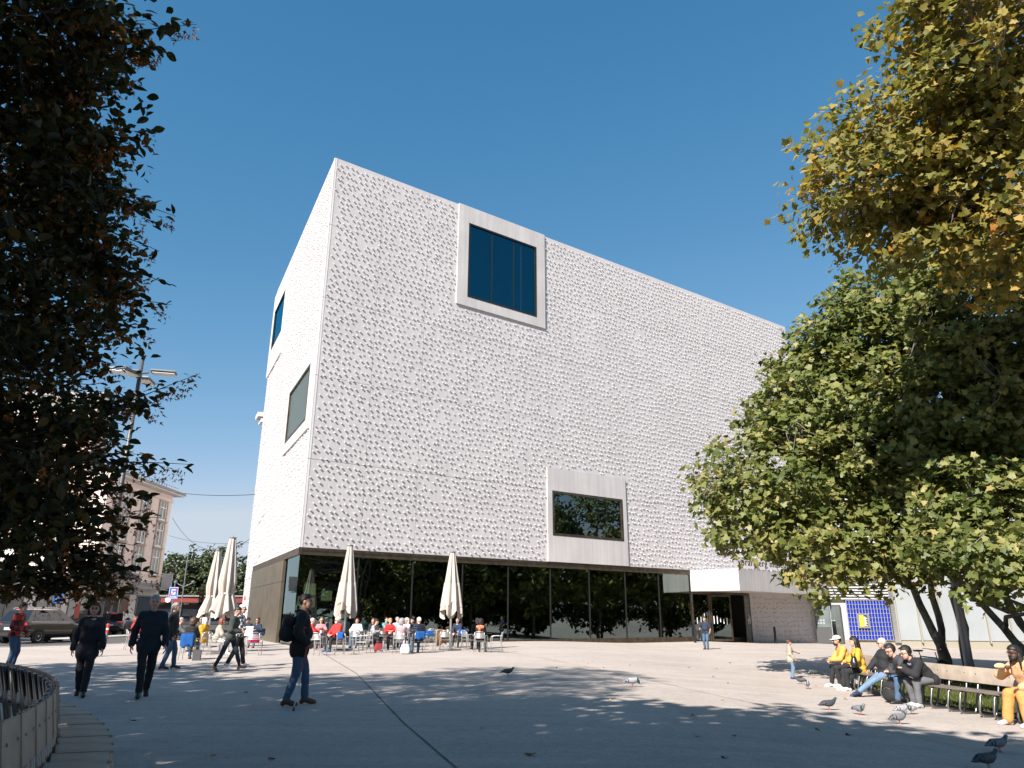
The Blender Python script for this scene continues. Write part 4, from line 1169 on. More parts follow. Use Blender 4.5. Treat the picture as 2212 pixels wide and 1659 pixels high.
# ================================================================== cars
TYRE = mat("tyre", (0.014, 0.014, 0.015), rough=0.85)
RIM = mat("alloy_rim", (0.55, 0.55, 0.56), rough=0.3, metal=0.9)
CGLASS = mat("car_glass", (0.012, 0.016, 0.018), rough=0.03, spec=0.9)
CHROME = mat("chrome", (0.7, 0.7, 0.7), rough=0.15, metal=1.0)
TAILR = mat("tail_light", (0.45, 0.01, 0.01), rough=0.2, spec=0.7, emit=(0.8, 0.06, 0.03, 0.25))
PLATEW = mat("number_plate", (0.7, 0.7, 0.7), rough=0.4)
def car(name, label, loc, rotz, paint, L=4.7, W=1.88, H=1.70, suv=True, plate="B 4821 K", brake=True):
    root = thing(name, label, "car", loc, rotz)
    hw = W / 2
    # stations rear (-x) to front (+x): x, z_bottom, z_belt, half width
    st = [(-L / 2, .52, .86, hw * .80), (-L / 2 + .06, .40, 1.02, hw * .93), (-L * .42, .30, 1.08, hw * .985), (-L * .25, .27, 1.07, hw), (0, .26, 1.04, hw), (L * .17, .26, 1.02, hw),
          (L * .26, .27, .99, hw * .985), (L * .38, .29, .93, hw * .95), (L * .46, .34, .84, hw * .86), (L / 2, .42, .70, hw * .70)]
    mb = MB(); ring = 14
    V = []
    for x, zb, zt, w in st:
        zm = (zb + zt) / 2
        for (u, z) in ((-.80, zb), (-.95, zb + .06), (-1.0, zb + (zt - zb) * .3), (-1.0, zb + (zt - zb) * .6), (-.985, zt - .08), (-.95, zt - .02), (-.6, zt + .015), (.6, zt + .015), (.95, zt - .02), (.985, zt - .08), (1.0, zb + (zt - zb) * .6), (1.0, zb + (zt - zb) * .3), (.95, zb + .06), (.80, zb)):
            V.append((x, u * w, z))
    F_ = []
    for i in range(len(st) - 1):
        for k in range(ring):
            k2 = (k + 1) % ring
            F_.append((i * ring + k, (i + 1) * ring + k, (i + 1) * ring + k2, i * ring + k2))
    F_.append(tuple(range(ring))); F_.append(tuple(range((len(st) - 1) * ring, len(st) * ring))[::-1])
    mb.add(V, F_)
    body = mb.build("body", paint, root, True)
    # cabin: roof rails line lofted over the belt
    xr, xrt, xft, xf = (-L * .475, -L * .37, L * .06, L * .27) if suv else (-L * .40, -L * .25, L * .06, L * .26)
    zb = 1.03; wb = hw * .93; wt = hw * .70
    cab = MB()
    A = [(xr, -wb, zb), (xr, wb, zb), (xf, wb, zb - .04), (xf, -wb, zb - .04)]
    B = [(xrt, -wt, H - .04), (xrt, wt, H - .04), (xft, wt, H - .05), (xft, -wt, H - .05)]
    T_ = [(xrt + .18, -wt * .8, H), (xrt + .18, wt * .8, H), (xft - .35, wt * .8, H + .005), (xft - .35, -wt * .8, H + .005)]
    cab.add(A + B + T_, [(0, 4, 5, 1), (1, 5, 6, 2), (2, 6, 7, 3), (3, 7, 4, 0), (4, 8, 9, 5), (5, 9, 10, 6), (6, 10, 11, 7), (7, 11, 8, 4), (8, 11, 10, 9)])
    cab.build("cabin", paint, root)
    def lerp3(p, q, t): return tuple(p[i] + (q[i] - p[i]) * t for i in range(3))
    def pane(p, q, r_, s_, n_off, nm="window"):
        m_ = MB(); o_ = Vector(n_off)
        m_.add([Vector(p) + o_, Vector(q) + o_, Vector(r_) + o_, Vector(s_) + o_], [(0, 1, 2, 3)]); return m_.build(nm, CGLASS, root)
    for sgn, (a0, a1, b0, b1) in ((-1, (A[0], A[3], B[0], B[3])), (1, (A[1], A[2], B[1], B[2]))):
        for u0, u1 in ((.10, .44), (.47, .74), (.76, .94)) if suv else ((.08, .42), (.46, .9)):
            p = lerp3(lerp3(a0, a1, u0), lerp3(b0, b1, u0), .10); q = lerp3(lerp3(a0, a1, u1), lerp3(b0, b1, u1), .10)
            r_ = lerp3(lerp3(a0, a1, u1), lerp3(b0, b1, u1), .88); s_ = lerp3(lerp3(a0, a1, u0), lerp3(b0, b1, u0), .88)
            pane(p, q, r_, s_, (0, sgn * .008, .003))
        MB().tube([Vector(lerp3(lerp3(a0, a1, .06), lerp3(b0, b1, .06), .06)) + Vector((0, sgn * .012, 0)), Vector(lerp3(lerp3(a0, a1, .96), lerp3(b0, b1, .96), .06)) + Vector((0, sgn * .012, 0))], .012, 5).build("trim", CHROME, root)
        mr_ = MB().box((xf - .12, sgn * (hw + .09), 1.08), (.14, .22, .15), bev=.03).build("mirror", paint, root)
    rw = [lerp3(A[0], B[0], .14), lerp3(A[1], B[1], .14), lerp3(A[1], B[1], .86), lerp3(A[0], B[0], .86)]
    pane((rw[0][0], rw[0][1] * .88, rw[0][2]), (rw[1][0], rw[1][1] * .88, rw[1][2]), (rw[2][0], rw[2][1] * .88, rw[2][2]), (rw[3][0], rw[3][1] * .88, rw[3][2]), (-.012, 0, .006), "rear_window")
    fw = [lerp3(A[3], B[3], .08), lerp3(A[2], B[2], .08), lerp3(A[2], B[2], .92), lerp3(A[3], B[3], .92)]
    pane((fw[0][0], fw[0][1] * .92, fw[0][2]), (fw[1][0], fw[1][1] * .92, fw[1][2]), (fw[2][0], fw[2][1] * .92, fw[2][2]), (fw[3][0], fw[3][1] * .92, fw[3][2]), (.012, 0, .006), "windscreen")
    for sgn in (-1, 1):
        t_ = MB().box((-L / 2 + .10, sgn * hw * .72, .95), (.14, .44, .13), bev=.03).build("tail_light", TAILR, root)
        MB().box((L / 2 - .13, sgn * hw * .66, .74), (.24, .36, .12), bev=.03).build("headlight", LENS, root)
    MB().box((xrt - .06, 0, H - .05), (.05, .42, .035)).build("brake_light", TAILR, root)
    MB().box((-L / 2 - .01, 0, .74), (.02, .54, .125)).build("number_plate", PLATEW, root)
    stroke_text(plate, .105, BLACKP, "lettering", root, Matrix.Translation((-L / 2 - .022, .24, .70)) @ Matrix(((0, 0, -1, 0), (-1, 0, 0, 0), (0, 1, 0, 0), (0, 0, 0, 1))), .002)
    MB().box((-L / 2 + .03, 0, .45), (.16, W * .82, .20), bev=.04).build("bumper", BLACKP, root)
    for sgn in (-1, 1):
        MB().tube([(xrt + .1, sgn * wt * .9, H + .0), (xrt + .25, sgn * wt * .9, H + .05), (xft - .3, sgn * wt * .9, H + .05), (xft - .1, sgn * wt * .9, H)], .018, 6).build("roof_rail", CHROME, root)
    R_ = .355
    for x in (-L * .30, L * .30):
        for sgn in (-1, 1):
            MB().lathe([(R_ + .06, 0), (R_ + .06, .02)], 20).build("wheel_arch", BLACKP, root).matrix_local = Matrix.Translation((x, sgn * (hw - .004), R_ + .02)) @ Matrix.Rotation(-sgn * PI / 2, 4, 'X')
            w_ = MB().lathe([(R_ * .62, .0), (R_ * .9, 0), (R_, .04), (R_, .19), (R_ * .9, .225), (R_ * .64, .22), (R_ * .60, .18)], 24).build("tyre", TYRE, root, False)
            w_.matrix_local = Matrix.Translation((x, sgn * (hw - .19), R_)) @ Matrix.Rotation(-sgn * PI / 2, 4, 'X')
            rm = MB(); rm.lathe([(R_ * .60, .15), (R_ * .62, .212), (R_ * .56, .20), (R_ * .55, .16)], 24)
            for k in range(5):
                a = 2 * PI * k / 5; rm.box((math.cos(a) * R_ * .3, math.sin(a) * R_ * .3, .185), (R_ * .58, .05, .03), a)
            rm.lathe([(.05, .17), (.05, .21), (0, .215)], 10)
            rm.build("rim", RIM, w_)
    return root
PAINT_G = mat("paint_grey_brown", (0.030, 0.028, 0.026), rough=0.28, metal=0.5, coat=1.0)
PAINT_B = mat("paint_black", (0.010, 0.010, 0.011), rough=0.25, metal=0.2, coat=1.0)
PAINT_W = mat("paint_white", (0.62, 0.63, 0.64), rough=0.3, coat=1.0)
PAINT_S = mat("paint_silver_blue", (0.30, 0.36, 0.42), rough=0.28, metal=0.6, coat=1.0)
PAINT_N = mat("paint_navy", (0.02, 0.03, 0.05), rough=0.28, metal=0.4, coat=1.0)
q = G(112, 1388)
car("parked_car", "large grey-brown estate car at the road edge behind the walking woman", (q.x - .6, q.y, .006), math.radians(82), PAINT_G, 4.75, 1.92, 1.72, True, "WT ZW 1977")
q = G(272, 1372)
car("parked_car", "black compact off-roader with glowing tail light between the two dark walkers", (q.x - .5, q.y, .006), math.radians(96), PAINT_B, 4.25, 1.82, 1.58, True, "BZ MW 23")
q = at_z(232, 1362, 0)
car("parked_car", "white car mostly hidden behind the walking woman's head", (q.x, q.y + 2, .006), math.radians(75), PAINT_W, 4.3, 1.78, 1.48, False, "B 771 R")
q = at_z(395, 1364, 0)
car("parked_car", "silver-blue estate car behind the seated guests near the traffic sign", (q.x, q.y - 4, .006), math.radians(100), PAINT_S, 4.5, 1.8, 1.62, True, "B 302 T")
q = at_z(30, 1370, 0)
car("parked_car", "dark car at the left edge under the hornbeam", (q.x - 1.0, q.y - 3, .006), math.radians(52), PAINT_N, 4.4, 1.8, 1.5, False, "B 5 KL")
# ================================================================== theatre-like building at the far right
ALU = mat("brushed_aluminium", (0.62, 0.62, 0.63), rough=0.32, metal=0.9, var=0.06, scale=6)
LOUVRE = mat("white_louvre", (0.38, 0.375, 0.375), rough=0.6)
FROST = mat("frosted_pane", (0.27, 0.29, 0.30), rough=0.35, spec=0.6, var=0.06, scale=.4)
BLUE = mat("cobalt_tile", (0.004, 0.022, 0.27), rough=0.3, spec=0.5, var=.15, scale=3)
TAN = mat("tan_frame", (0.33, 0.30, 0.24), rough=0.5, metal=.3)
FR = Frame((27.2, 66.4, 0), 101)
hall = thing("theatre_building", "pale glazed hall with blue tiled panel and white louvres, right of the museum behind trees", "building", (27.2, 66.4, 0))
ainv = Matrix.Translation((-27.2, -66.4, 0))
def apart(mb, name, m, parent=hall):
    o = mb.build(name, m); o.parent = parent
    if parent is hall: o.matrix_parent_inverse = ainv
    return o
GB = -1.25
tb0, zb0 = FR.hit(1838, 1382); tb1, zt1 = FR.hit(1918, 1297)
apart(MB().fbox(FR, -2, 40, -9, -0.35, GB - 1, 17), "wall", LOUVRE)
apart(MB().fbox(FR, -2, 40, -0.34, -0.2, GB - 1, zb0), "plinth", TAN)
lv = MB()
k = 0; z = zt1 + .08
while z < 17:
    lv.fbox(FR, -2, tb1 + .2, -0.25, 0.0, z, z + .13); lv.fbox(FR, tb1 + .2, 40, -0.25, -.02, max(z, 7.2), max(z, 7.2) + .13) if z > 7.2 else None
    z += .24
lo = apart(lv, "louvre", LOUVRE); lo["kind"] = "stuff"
# blue panel: recessed tiles in a pale grid
nc, nr = 14, 9
apart(MB().fbox(FR, tb0, tb1, -0.19, -0.12, zb0, zt1), "panel_back", BLUE)
cw, ch = (tb1 - tb0) / nc, (zt1 - zb0) / nr
tile_me = None
for i in range(nc):
    for j in range(nr):
        if tile_me is None:
            mb = MB(); mb.box((0, 0, 0), (cw * .90, .06, ch * .90), bev=.012); tile_me = mb.mesh("tile", BLUE)
        o = link("tile", tile_me, hall); o.matrix_parent_inverse = ainv
        p = FR.p(tb0 + (i + .5) * cw, -0.09, zb0 + (j + .5) * ch)
        o.matrix_basis = Matrix.Translation(p) @ Matrix.Rotation(FR.rotz(), 4, 'Z')
gr_ = MB()
for i in range(nc + 1): gr_.fbox(FR, tb0 + i * cw - .010, tb0 + i * cw + .010, -.12, 0.03, zb0, zt1)
for j in range(nr + 1): gr_.fbox(FR, tb0, tb1, -.12, 0.028, zb0 + j * ch - .010, zb0 + j * ch + .010)
apart(gr_, "grid_bars", LOUVRE)
# glazing: tall panes between tan posts
tg = tb1 + .5
apart(MB().fbox(FR, tb1 + .1, tg, -.2, .06, zb0 - .2, 7.2), "jamb", ALU)
n_p = 10
for i in range(n_p):
    a = tg + i * 1.75
    apart(MB().fbox(FR, a + .05, a + 1.70, -.16, -.12, zb0, 4.4), "pane", FROST)
    apart(MB().fbox(FR, a + .05, a + 1.70, -.16, -.12, 4.6, 7.1), "pane", FROST)
    apart(MB().fbox(FR, a - .05, a + .05, -.2, .08, zb0 - .2, 7.2), "post", TAN)
apart(MB().fbox(FR, tg, tg + n_p * 1.75, -.2, .1, 4.42, 4.58), "transom", TAN)
apart(MB().fbox(FR, tg, tg + n_p * 1.75, -.2, .1, 7.12, 7.5), "head", ALU)
for i in (2.4, 7.0, 9.2):
    q = FR.p(tg + i * 1.75, 1.6, 0)
    apart(MB().tube([(q.x, q.y, ground_z(q.x, q.y)), (q.x, q.y, 7.2)], .2, 14), "column", ALU)
apart(MB().fbox(FR, -2, 40, .4, 2.4, 7.25, 7.5), "canopy_slab", LOUVRE)
# poster case on the blue panel
pt0, pz1 = FR.hit(1850, 1325); pt1, pz0 = FR.hit(1879, 1357)
pc = thing("poster_case", "framed theatre poster with a yellow half hanging on the blue tiles", "poster", FR.p((pt0 + pt1) / 2, .05, pz0))
pinv = Matrix.Translation(-Vector(pc.location))
def pp(mb, nm, m):
    o = mb.build(nm, m, pc); o.matrix_parent_inverse = pinv; return o
pp(MB().fbox(FR, pt0, pt1, .04, .14, pz0, pz1), "case", ALU)
pp(MB().fbox(FR, pt0 + .12, pt1 - .12, .141, .15, pz0 + .12, pz1 - .12), "poster", mat("poster_dark", (.05, .045, .03), rough=.4))
pp(MB().fbox(FR, pt0 + .14, pt0 + .14 + (pt1 - pt0) * .38, .151, .155, pz0 + .14, pz1 - .14), "yellow_field", mat("poster_yellow", (.62, .48, .05), rough=.4))
ln = MB()
for k in range(12): ln.fbox(FR, pt0 + (pt1 - pt0) * .56, pt0 + (pt1 - pt0) * (.70 + .14 * ((k * 7) % 3) / 2), .151, .154, pz1 - .3 - k * (pz1 - pz0) / 18, pz1 - .27 - k * (pz1 - pz0) / 18)
pp(ln, "print_lines", SIGNW)
# three information steles at the museum's end
for i, px0 in enumerate((1767, 1790.5, 1814.5)):
    q = G(px0, 1390); z = q.z; W_ = 1.22
    r_ = thing("information_stele", ("leftmost of three dark information panels at the museum's end, half in shadow", "middle of three dark information panels with white diagrams", "rightmost of three dark information panels, beside the blue tiles")[i], "sign", (q.x, q.y, z), math.radians(-22), "information panels")
    MB().box((W_ / 2, 0, 1.6), (W_, .12, 3.2), bev=.01).build("slab", mat("stele_grey", (.075, .075, .075), rough=.45, metal=.3), r_)
    pn = MB().box((W_ / 2, -.065, 2.2), (W_ - .12, .012, 1.75)).build("print", mat("stele_print%d" % i, ((.12, .145, .145), (.09, .105, .10), (.105, .15, .18))[i], rough=.12, var=.25, scale=.9, spec=.6), r_)
    l_ = MB(); rnd = random.Random(i)
    for k in range(9): l_.box((.30 + rnd.uniform(0, .05), -.073, 2.95 - k * .085), (rnd.uniform(.2, .4), .002, .022))
    for k in range(3):
        for j in range(2): l_.box((.22 + k * .22, -.073, 1.65 + j * .22), (.14, .002, .13))
    l_.build("print_lines", mat("print_white", (.3, .31, .31), rough=.5), pn)
    MB().box((W_ + .03, .02, 1.6), (.05, .16, 3.2)).build("edge_strip", ALU if i == 0 else BLACKP, r_)

# ================================================================== benches
WOOD = mat("weathered_board", (0.30, 0.235, 0.175), rough=0.7, col2=(0.40, 0.33, 0.26), var=0.12, scale=2.5, bump=.1, bscale=18)
WOOD_D = mat("dark_board", (0.05, 0.045, 0.042), rough=0.6, var=.2, scale=3)
WOOD_S = mat("seat_board_dark", (0.16, 0.13, 0.11), rough=0.6, var=.2, scale=3)
TUBE = mat("steel_tube", (0.26, 0.255, 0.25), rough=0.40, metal=0.95)
def sled_leg(depth=.5, back=.40, seat=.44, top=.86):
    """bent tube: floor runner, front leg leaning back, seat bearer, back stay (local x = outwards/front)"""
    mb = MB()
    mb.tube([(-.02, 0, .03), (.22, 0, .03), (.285, 0, .06), (.295, 0, .12), (.235, 0, seat - .07), (.20, 0, seat - .02), (.12, 0, seat - .01), (-.16, 0, seat - .03)], .021, 8)
    mb.tube([(-.02, 0, .03), (-.05, 0, .06), (-.17, 0, seat), (-.27, 0, top - .02)], .021, 8)
    return mb.mesh("leg", TUBE, True)
LEG_ME = sled_leg()
def ring_bench(name, label, cx, cy, r, a0, a1, n, inward, base_z, board_m, back_m, seat_dark=None):
    """bench on an arc; sitters look away from (or towards) the centre"""
    root = thing(name, label, "bench", (cx, cy, 0))
    for i in range(n):
        a = a0 + (a1 - a0) * (i + .5) / n
        w = abs(a1 - a0) / n * r
        sgn = -1 if inward else 1
        d = Vector((math.cos(a), math.sin(a), 0)) * sgn
        p = Vector((math.cos(a), math.sin(a), 0)) * r
        z = base_z(cx + p.x, cy + p.y)
        M = Matrix.Translation(p + Vector((0, 0, z))) @ Matrix.Rotation(math.atan2(d.y, d.x) + .02, 4, 'Z')
        lift = .004 * (i % 2)
        sb = MB().box((.055, 0, .445 + lift), (.38, w * 1.06, .02), rz=.05, ry=.03, bev=.004).build("seat_board", seat_dark or board_m, root); sb.matrix_local = M
        bp__ = MB().box((-.190, 0, .715), (.018, w * 1.04, .30), ry=-.17, bev=.004).build("back_panel", back_m, root); bp__.matrix_local = M
        bk = MB().box((-.212, 0, .71), (.012, w * .96, .26), ry=-.17).build("back_lining", WOOD_D, bp__)
        nb_ = MB()
        for yy in (-w * .3, w * .3): nb_.box((-.178, yy, .74), (.006, .018, .018), ry=-.17)
        nb_.build("bolt", TUBE, bp__)
        for yy in (-w * .3, w * .3):
            lg = link("leg", LEG_ME, root); lg.matrix_local = M @ Matrix.Translation((0, yy, 0))
    return root
ring_bench("curved_bench", "curved slatted wood bench on steel tubes around the hornbeam in the left foreground", -14.34, 0.49, 12.385, math.radians(9), math.radians(57), 25, False, lambda x, y: 0.0, WOOD, WOOD)
ring_bench("curved_bench", "long curved wood-backed bench on steel tube runners along the grass at the right", 27.2, 17.8, 18.15, math.radians(167), math.radians(200), 12, False, lambda x, y: ground_z(x, y), WOOD, WOOD, WOOD_S)

# lawn bed under the planes
SOIL = mat("soil", (0.06, 0.045, 0.03), rough=1.0, var=.4, scale=3, bump=.5, bscale=20)
bed = [(9.75, 12.2), (9.5, 14.5), (9.4, 17.5), (9.6, 20.5), (10.6, 24.0), (12.5, 27.5), (15.5, 29), (19, 28), (22, 24), (22, 16), (18, 10), (13, 9)]
tag(sheet("soil_bed", bed, 0.006, SOIL), kind="structure")
rngg = np.random.default_rng(2)
gm = leaf_mat("grass_blade", [(0.0, (0.045, 0.07, 0.015)), (.6, (.08, .11, .025)), (1, (.17, .15, .05))], .3, .6, .2)
def inside(px_, py_):
    c = np.zeros(len(px_), bool); j = len(bed) - 1
    for i in range(len(bed)):
        xi, yi = bed[i]; xj, yj = bed[j]
        c ^= ((yi > py_) != (yj > py_)) & (px_ < (xj - xi) * (py_ - yi) / (yj - yi) + xi); j = i
    return c
gx = rngg.uniform(9.3, 15, 45000); gy = rngg.uniform(11, 24, 45000); k_ = inside(gx, gy) & (np.sin(gx * 2.1) * np.sin(gy * 1.7 + gx) > -.75); gx, gy = gx[k_], gy[k_]
gzv = np.array([ground_z(a, b) for a, b in zip(gx, gy)])
blade = (np.array([(-.12, 0, 0), (.12, 0, 0), (0, 1, .2)]), [(0, 1, 2)])
nr_ = np.stack([rngg.normal(0, 1, len(gx)), rngg.normal(0, 1, len(gx)), rngg.normal(0, .25, len(gx))], 1)
Rg = frames(nr_, rngg.normal(0, .35, len(gx)), rngg)
me = leaves_mesh("grass", blade, np.stack([gx, gy, gzv], 1), Rg, rngg.uniform(.05, .11, len(gx)), rngg.uniform(0, 1, len(gx)), gm)
tag(link("grass", me), "short patchy grass under the plane trees behind the bench", "grass", kind="stuff")

# grey lamp post in the bed
q = (13.4, 22.7); zq = ground_z(*q)
lp = thing("lamp_post", "thick grey lamp post rising through the plane tree behind the bench", "lamp post", (q[0], q[1], zq))
MB().lathe([(.2, 0), (.2, .04), (.125, .05), (.122, 1.2), (.115, 5.0), (.10, 6.4)], 18).build("pole", mat("post_grey", (.24, .245, .26), rough=.45, metal=.5), lp, True)
hd_ = MB().box((-.45, 0, 6.4), (1.2, .34, .12), bev=.04).build("lamp_head", STEEL, lp)
MB().box((-.5, 0, 6.335), (.9, .26, .02)).build("lens", LENS, hd_)

# bicycle parked behind the bench
def bicycle(label, loc, rotz):
    r_ = thing("bicycle", label, "bicycle", loc, rotz)
    for x in (-.52, .53):
        w_ = MB()
        prof = [(.335 + .018 * math.cos(a), .018 * math.sin(a)) for a in [2 * PI * k / 6 for k in range(7)]]
        w_.lathe(prof, 28); w = w_.build("wheel", TYRE, r_, True); w.matrix_local = Matrix.Translation((x, 0, .345)) @ Matrix.Rotation(PI / 2, 4, 'X')
        sp_ = MB()
        for k in range(14):
            a = 2 * PI * k / 14; sp_.tube([(0, 0, 0), (math.cos(a) * .325, math.sin(a) * .325, 0)], .0018, 3, caps=False)
        sp_.lathe([(.02, -.03), (.02, .03)], 8); sp_.build("spokes", TUBE, w)
    f = MB()
    A, B, C_, D = (-.52, 0, .345), (-.10, 0, .29), (-.22, 0, .80), (.38, 0, .74)
    for a, b in ((A, B), (B, C_), (A, C_), (C_, D), (B, (.40, 0, .66)), (D, (.53, 0, .345))): f.tube([a, b], .016, 7)
    f.tube([(.40, 0, .66), (.34, 0, .90)], .014, 7); f.tube([(-.22, 0, .8), (-.26, 0, .94)], .013, 7)
    f.build("frame", BLACKP, r_)
    hb = MB(); hb.tube([(.22, -.30, .99), (.33, -.22, .98), (.36, 0, .95), (.33, .22, .98), (.22, .30, .99)], .012, 6); hb.build("handlebar", TUBE, r_)
    sd_ = MB(); sd_.add([(-.40, -.08, .965), (-.40, .08, .965), (-.24, .05, .97), (-.10, .02, .955), (-.10, -.02, .955), (-.24, -.05, .97), (-.38, -.06, .92), (-.38, .06, .92), (-.12, .01, .92), (-.12, -.01, .92)],
                        [(0, 5, 4, 3, 2, 1), (0, 1, 7, 6), (1, 2, 3, 8, 7), (0, 6, 9, 4, 5), (3, 4, 9, 8), (6, 7, 8, 9)]); sd_.build("saddle", BLACKP, r_)
    cr = MB(); cr.lathe([(.09, -.003), (.09, .003)], 16); c_ = cr.build("crank", TUBE, r_); c_.matrix_local = Matrix.Translation((-.10, -.04, .29)) @ Matrix.Rotation(PI / 2, 4, 'X')
    for s_ in (-1, 1): MB().box((-.10 + s_ * .15, s_ * .12, .29 - s_ * .05), (.1, .08, .02)).build("pedal", BLACKP, r_)
    MB().box((-.62, 0, .72), (.34, .16, .02)).build("rack", BLACKP, r_)
    MB().box((-.66, .09, .58), (.3, .1, .28), bev=.03).build("pannier", BLACKP, r_)
    return r_
bicycle("black bicycle leaning by the slim plane trunks behind the grey-haired woman", (11.6, 21.6, ground_z(11.6, 21.6)), math.radians(20))

# ================================================================== fallen leaves
DRY = leaf_mat("dry_leaf", [(0, (.20, .07, .02)), (.5, (.30, .14, .04)), (1, (.38, .24, .08))], .1, .7, .2)
v, f = plane_leaf_lo()
dl = []
for tv in (.1, .5, .9):
    me = bpy.data.meshes.new("fallen_leaf"); me.from_pydata([tuple(p * np.array([1, 1, 1.6])) for p in v], [], f)
    a = me.attributes.new("tone", 'FLOAT', 'FACE'); a.data.foreach_set("value", [tv] * len(f)); me.materials.append(DRY); dl.append(me)
rl = random.Random(9)
for k in range(46):
    px, py = (rl.uniform(100, 2180), rl.uniform(1400, 1650)) if k < 26 else (rl.uniform(1500, 2200), rl.uniform(1410, 1600))
    q = G(px, py)
    o = link("fallen_leaf", dl[k % 3]); o.location = (q.x, q.y, q.z + .012); o.rotation_euler = (rl.uniform(-.3, .3), rl.uniform(-.3, .3), rl.uniform(0, 6.28)); o.scale = [rl.uniform(.07, .12)] * 3
    tag(o, "small dry brown leaf lying on the pale paving", "leaf", "fallen leaves on the paving")
# ================================================================== body surfaces from signed distance fields
def sd_cap(P, a, b, ra, rb):
    a = np.asarray(a, np.float32); b = np.asarray(b, np.float32)
    ab = b - a; L2 = float(ab @ ab) + 1e-9
    t = np.clip(((P - a) @ ab) / np.float32(L2), 0, 1)
    q = P - a - t[..., None] * ab
    return np.sqrt(np.einsum('...i,...i->...', q, q)) - (ra + t * (rb - ra))
def sd_ell(P, c, r):
    c = np.asarray(c, np.float32); r = np.asarray(r, np.float32)
    q = (P - c) / r
    k = np.sqrt(np.einsum('...i,...i->...', q, q))
    return (k - 1) * float(r.min())
def smin(a, b, k):
    h = np.clip(0.5 + 0.5 * (b - a) / k, 0, 1)
    return b + (a - b) * h - k * h * (1 - h)
def surface_net(F, org, h):
    """naive surface nets -> verts, quads"""
    s = F < 0
    nx, ny, nz = F.shape
    c = [(0, 0, 0), (1, 0, 0), (0, 1, 0), (1, 1, 0), (0, 0, 1), (1, 0, 1), (0, 1, 1), (1, 1, 1)]
    corner = [F[i:nx - 1 + i, j:ny - 1 + j, k:nz - 1 + k] for i, j, k in c]
    sgn = np.stack([q < 0 for q in corner]); cnt = sgn.sum(0)
    act = (cnt > 0) & (cnt < 8)
    idx = np.full(act.shape, -1, np.int64)
    I = np.argwhere(act); idx[act] = np.arange(len(I))
    vals = np.stack([q[act] for q in corner], 1)
    edges = [(0, 1), (2, 3), (4, 5), (6, 7), (0, 2), (1, 3), (4, 6), (5, 7), (0, 4), (1, 5), (2, 6), (3, 7)]
    acc = np.zeros((len(I), 3)); n = np.zeros(len(I))
    cc = np.array(c, float)
    for a, b in edges:
        va, vb = vals[:, a], vals[:, b]
        m = (va < 0) != (vb < 0)
        t = np.where(m, va / np.where(m, va - vb, 1), 0)
        p = cc[a] + t[:, None] * (cc[b] - cc[a])
        acc += np.where(m[:, None], p, 0); n += m
    V = (acc / n[:, None] + I) * h + np.asarray(org)
    Q = []
    for ax in range(3):
        o1, o2 = [(1, 2), (2, 0), (0, 1)][ax]
        sl0 = [slice(1, None)] * 3; sl1 = [slice(1, None)] * 3
        sl0[ax] = slice(0, -1); sl1[ax] = slice(1, None)
        A = s[tuple(sl0)]; B = s[tuple(sl1)]
        # edges whose four neighbouring cells exist
        sh = list(F.shape); 
        E = np.argwhere(A != B)
        if len(E) == 0: continue
        full = E.copy(); full[:, [o1, o2]] += 1
        ok = (full[:, o1] < sh[o1] - 1) & (full[:, o2] < sh[o2] - 1)
        full = full[ok]; flip = s[full[:, 0], full[:, 1], full[:, 2]]
        def cell(d1, d2):
            q = full.copy(); q[:, o1] -= d1; q[:, o2] -= d2
            return idx[q[:, 0], q[:, 1], q[:, 2]]
        quad = np.stack([cell(1, 1), cell(0, 1), cell(0, 0), cell(1, 0)], 1)
        quad[~flip] = quad[~flip][:, ::-1]
        Q.append(quad)
    return V, np.concatenate(Q)
def field(prims, lo, hi, h, k=0.03, infl=0.0):
    """prims: ('c',a,b,ra,rb) or ('e',c,r); returns F, org, label field"""
    lo = np.asarray(lo) - 2.5 * h; hi = np.asarray(hi) + 2.5 * h
    n = np.ceil((hi - lo) / h).astype(int) + 1
    ax = [lo[i] + np.arange(n[i]) * h for i in range(3)]
    P = np.stack(np.meshgrid(*ax, indexing='ij'), -1).astype(np.float32)
    F = None
    for p in prims:
        d = sd_cap(P, p[1], p[2], p[3], p[4]) if p[0] == 'c' else sd_ell(P, p[1], p[2])
        F = d if F is None else smin(F, d, k)
    return F - infl, lo, P
def bounds(prims):
    lo = []; hi = []
    for p in prims:
        if p[0] == 'c':
            for q, r in ((p[1], p[3]), (p[2], p[4])): lo.append(np.asarray(q) - r); hi.append(np.asarray(q) + r)
        else: lo.append(np.asarray(p[1]) - np.asarray(p[2])); hi.append(np.asarray(p[1]) + np.asarray(p[2]))
    return np.min(lo, 0), np.max(hi, 0)
def net(prims, h, k=0.03, infl=0.0, mod=None):
    lo, hi = bounds(prims)
    F, org, P = field(prims, lo - abs(infl) - .02, hi + abs(infl) + .02, h, k, infl)
    if mod is not None: F = mod(F, P)
    return surface_net(F, org, h)
def mesh_np(name, V, Q, mats, mi=None, smooth=True):
    me = bpy.data.meshes.new(name)
    V = np.asarray(V, np.float64); Q = np.asarray(Q, np.int32)
    me.vertices.add(len(V)); me.vertices.foreach_set("co", V.ravel())
    me.loops.add(Q.size); me.loops.foreach_set("vertex_index", Q.ravel())
    me.polygons.add(len(Q)); me.polygons.foreach_set("loop_start", np.arange(len(Q), dtype=np.int32) * 4); me.polygons.foreach_set("loop_total", np.full(len(Q), 4, np.int32))
    me.update(calc_edges=True)
    for m in (mats if isinstance(mats, (list, tuple)) else [mats]): me.materials.append(m)
    if mi is not None: me.polygons.foreach_set("material_index", np.asarray(mi, np.int32))
    if smooth: me.polygons.foreach_set("use_smooth", [True] * len(me.polygons))
    me.update()
    return me
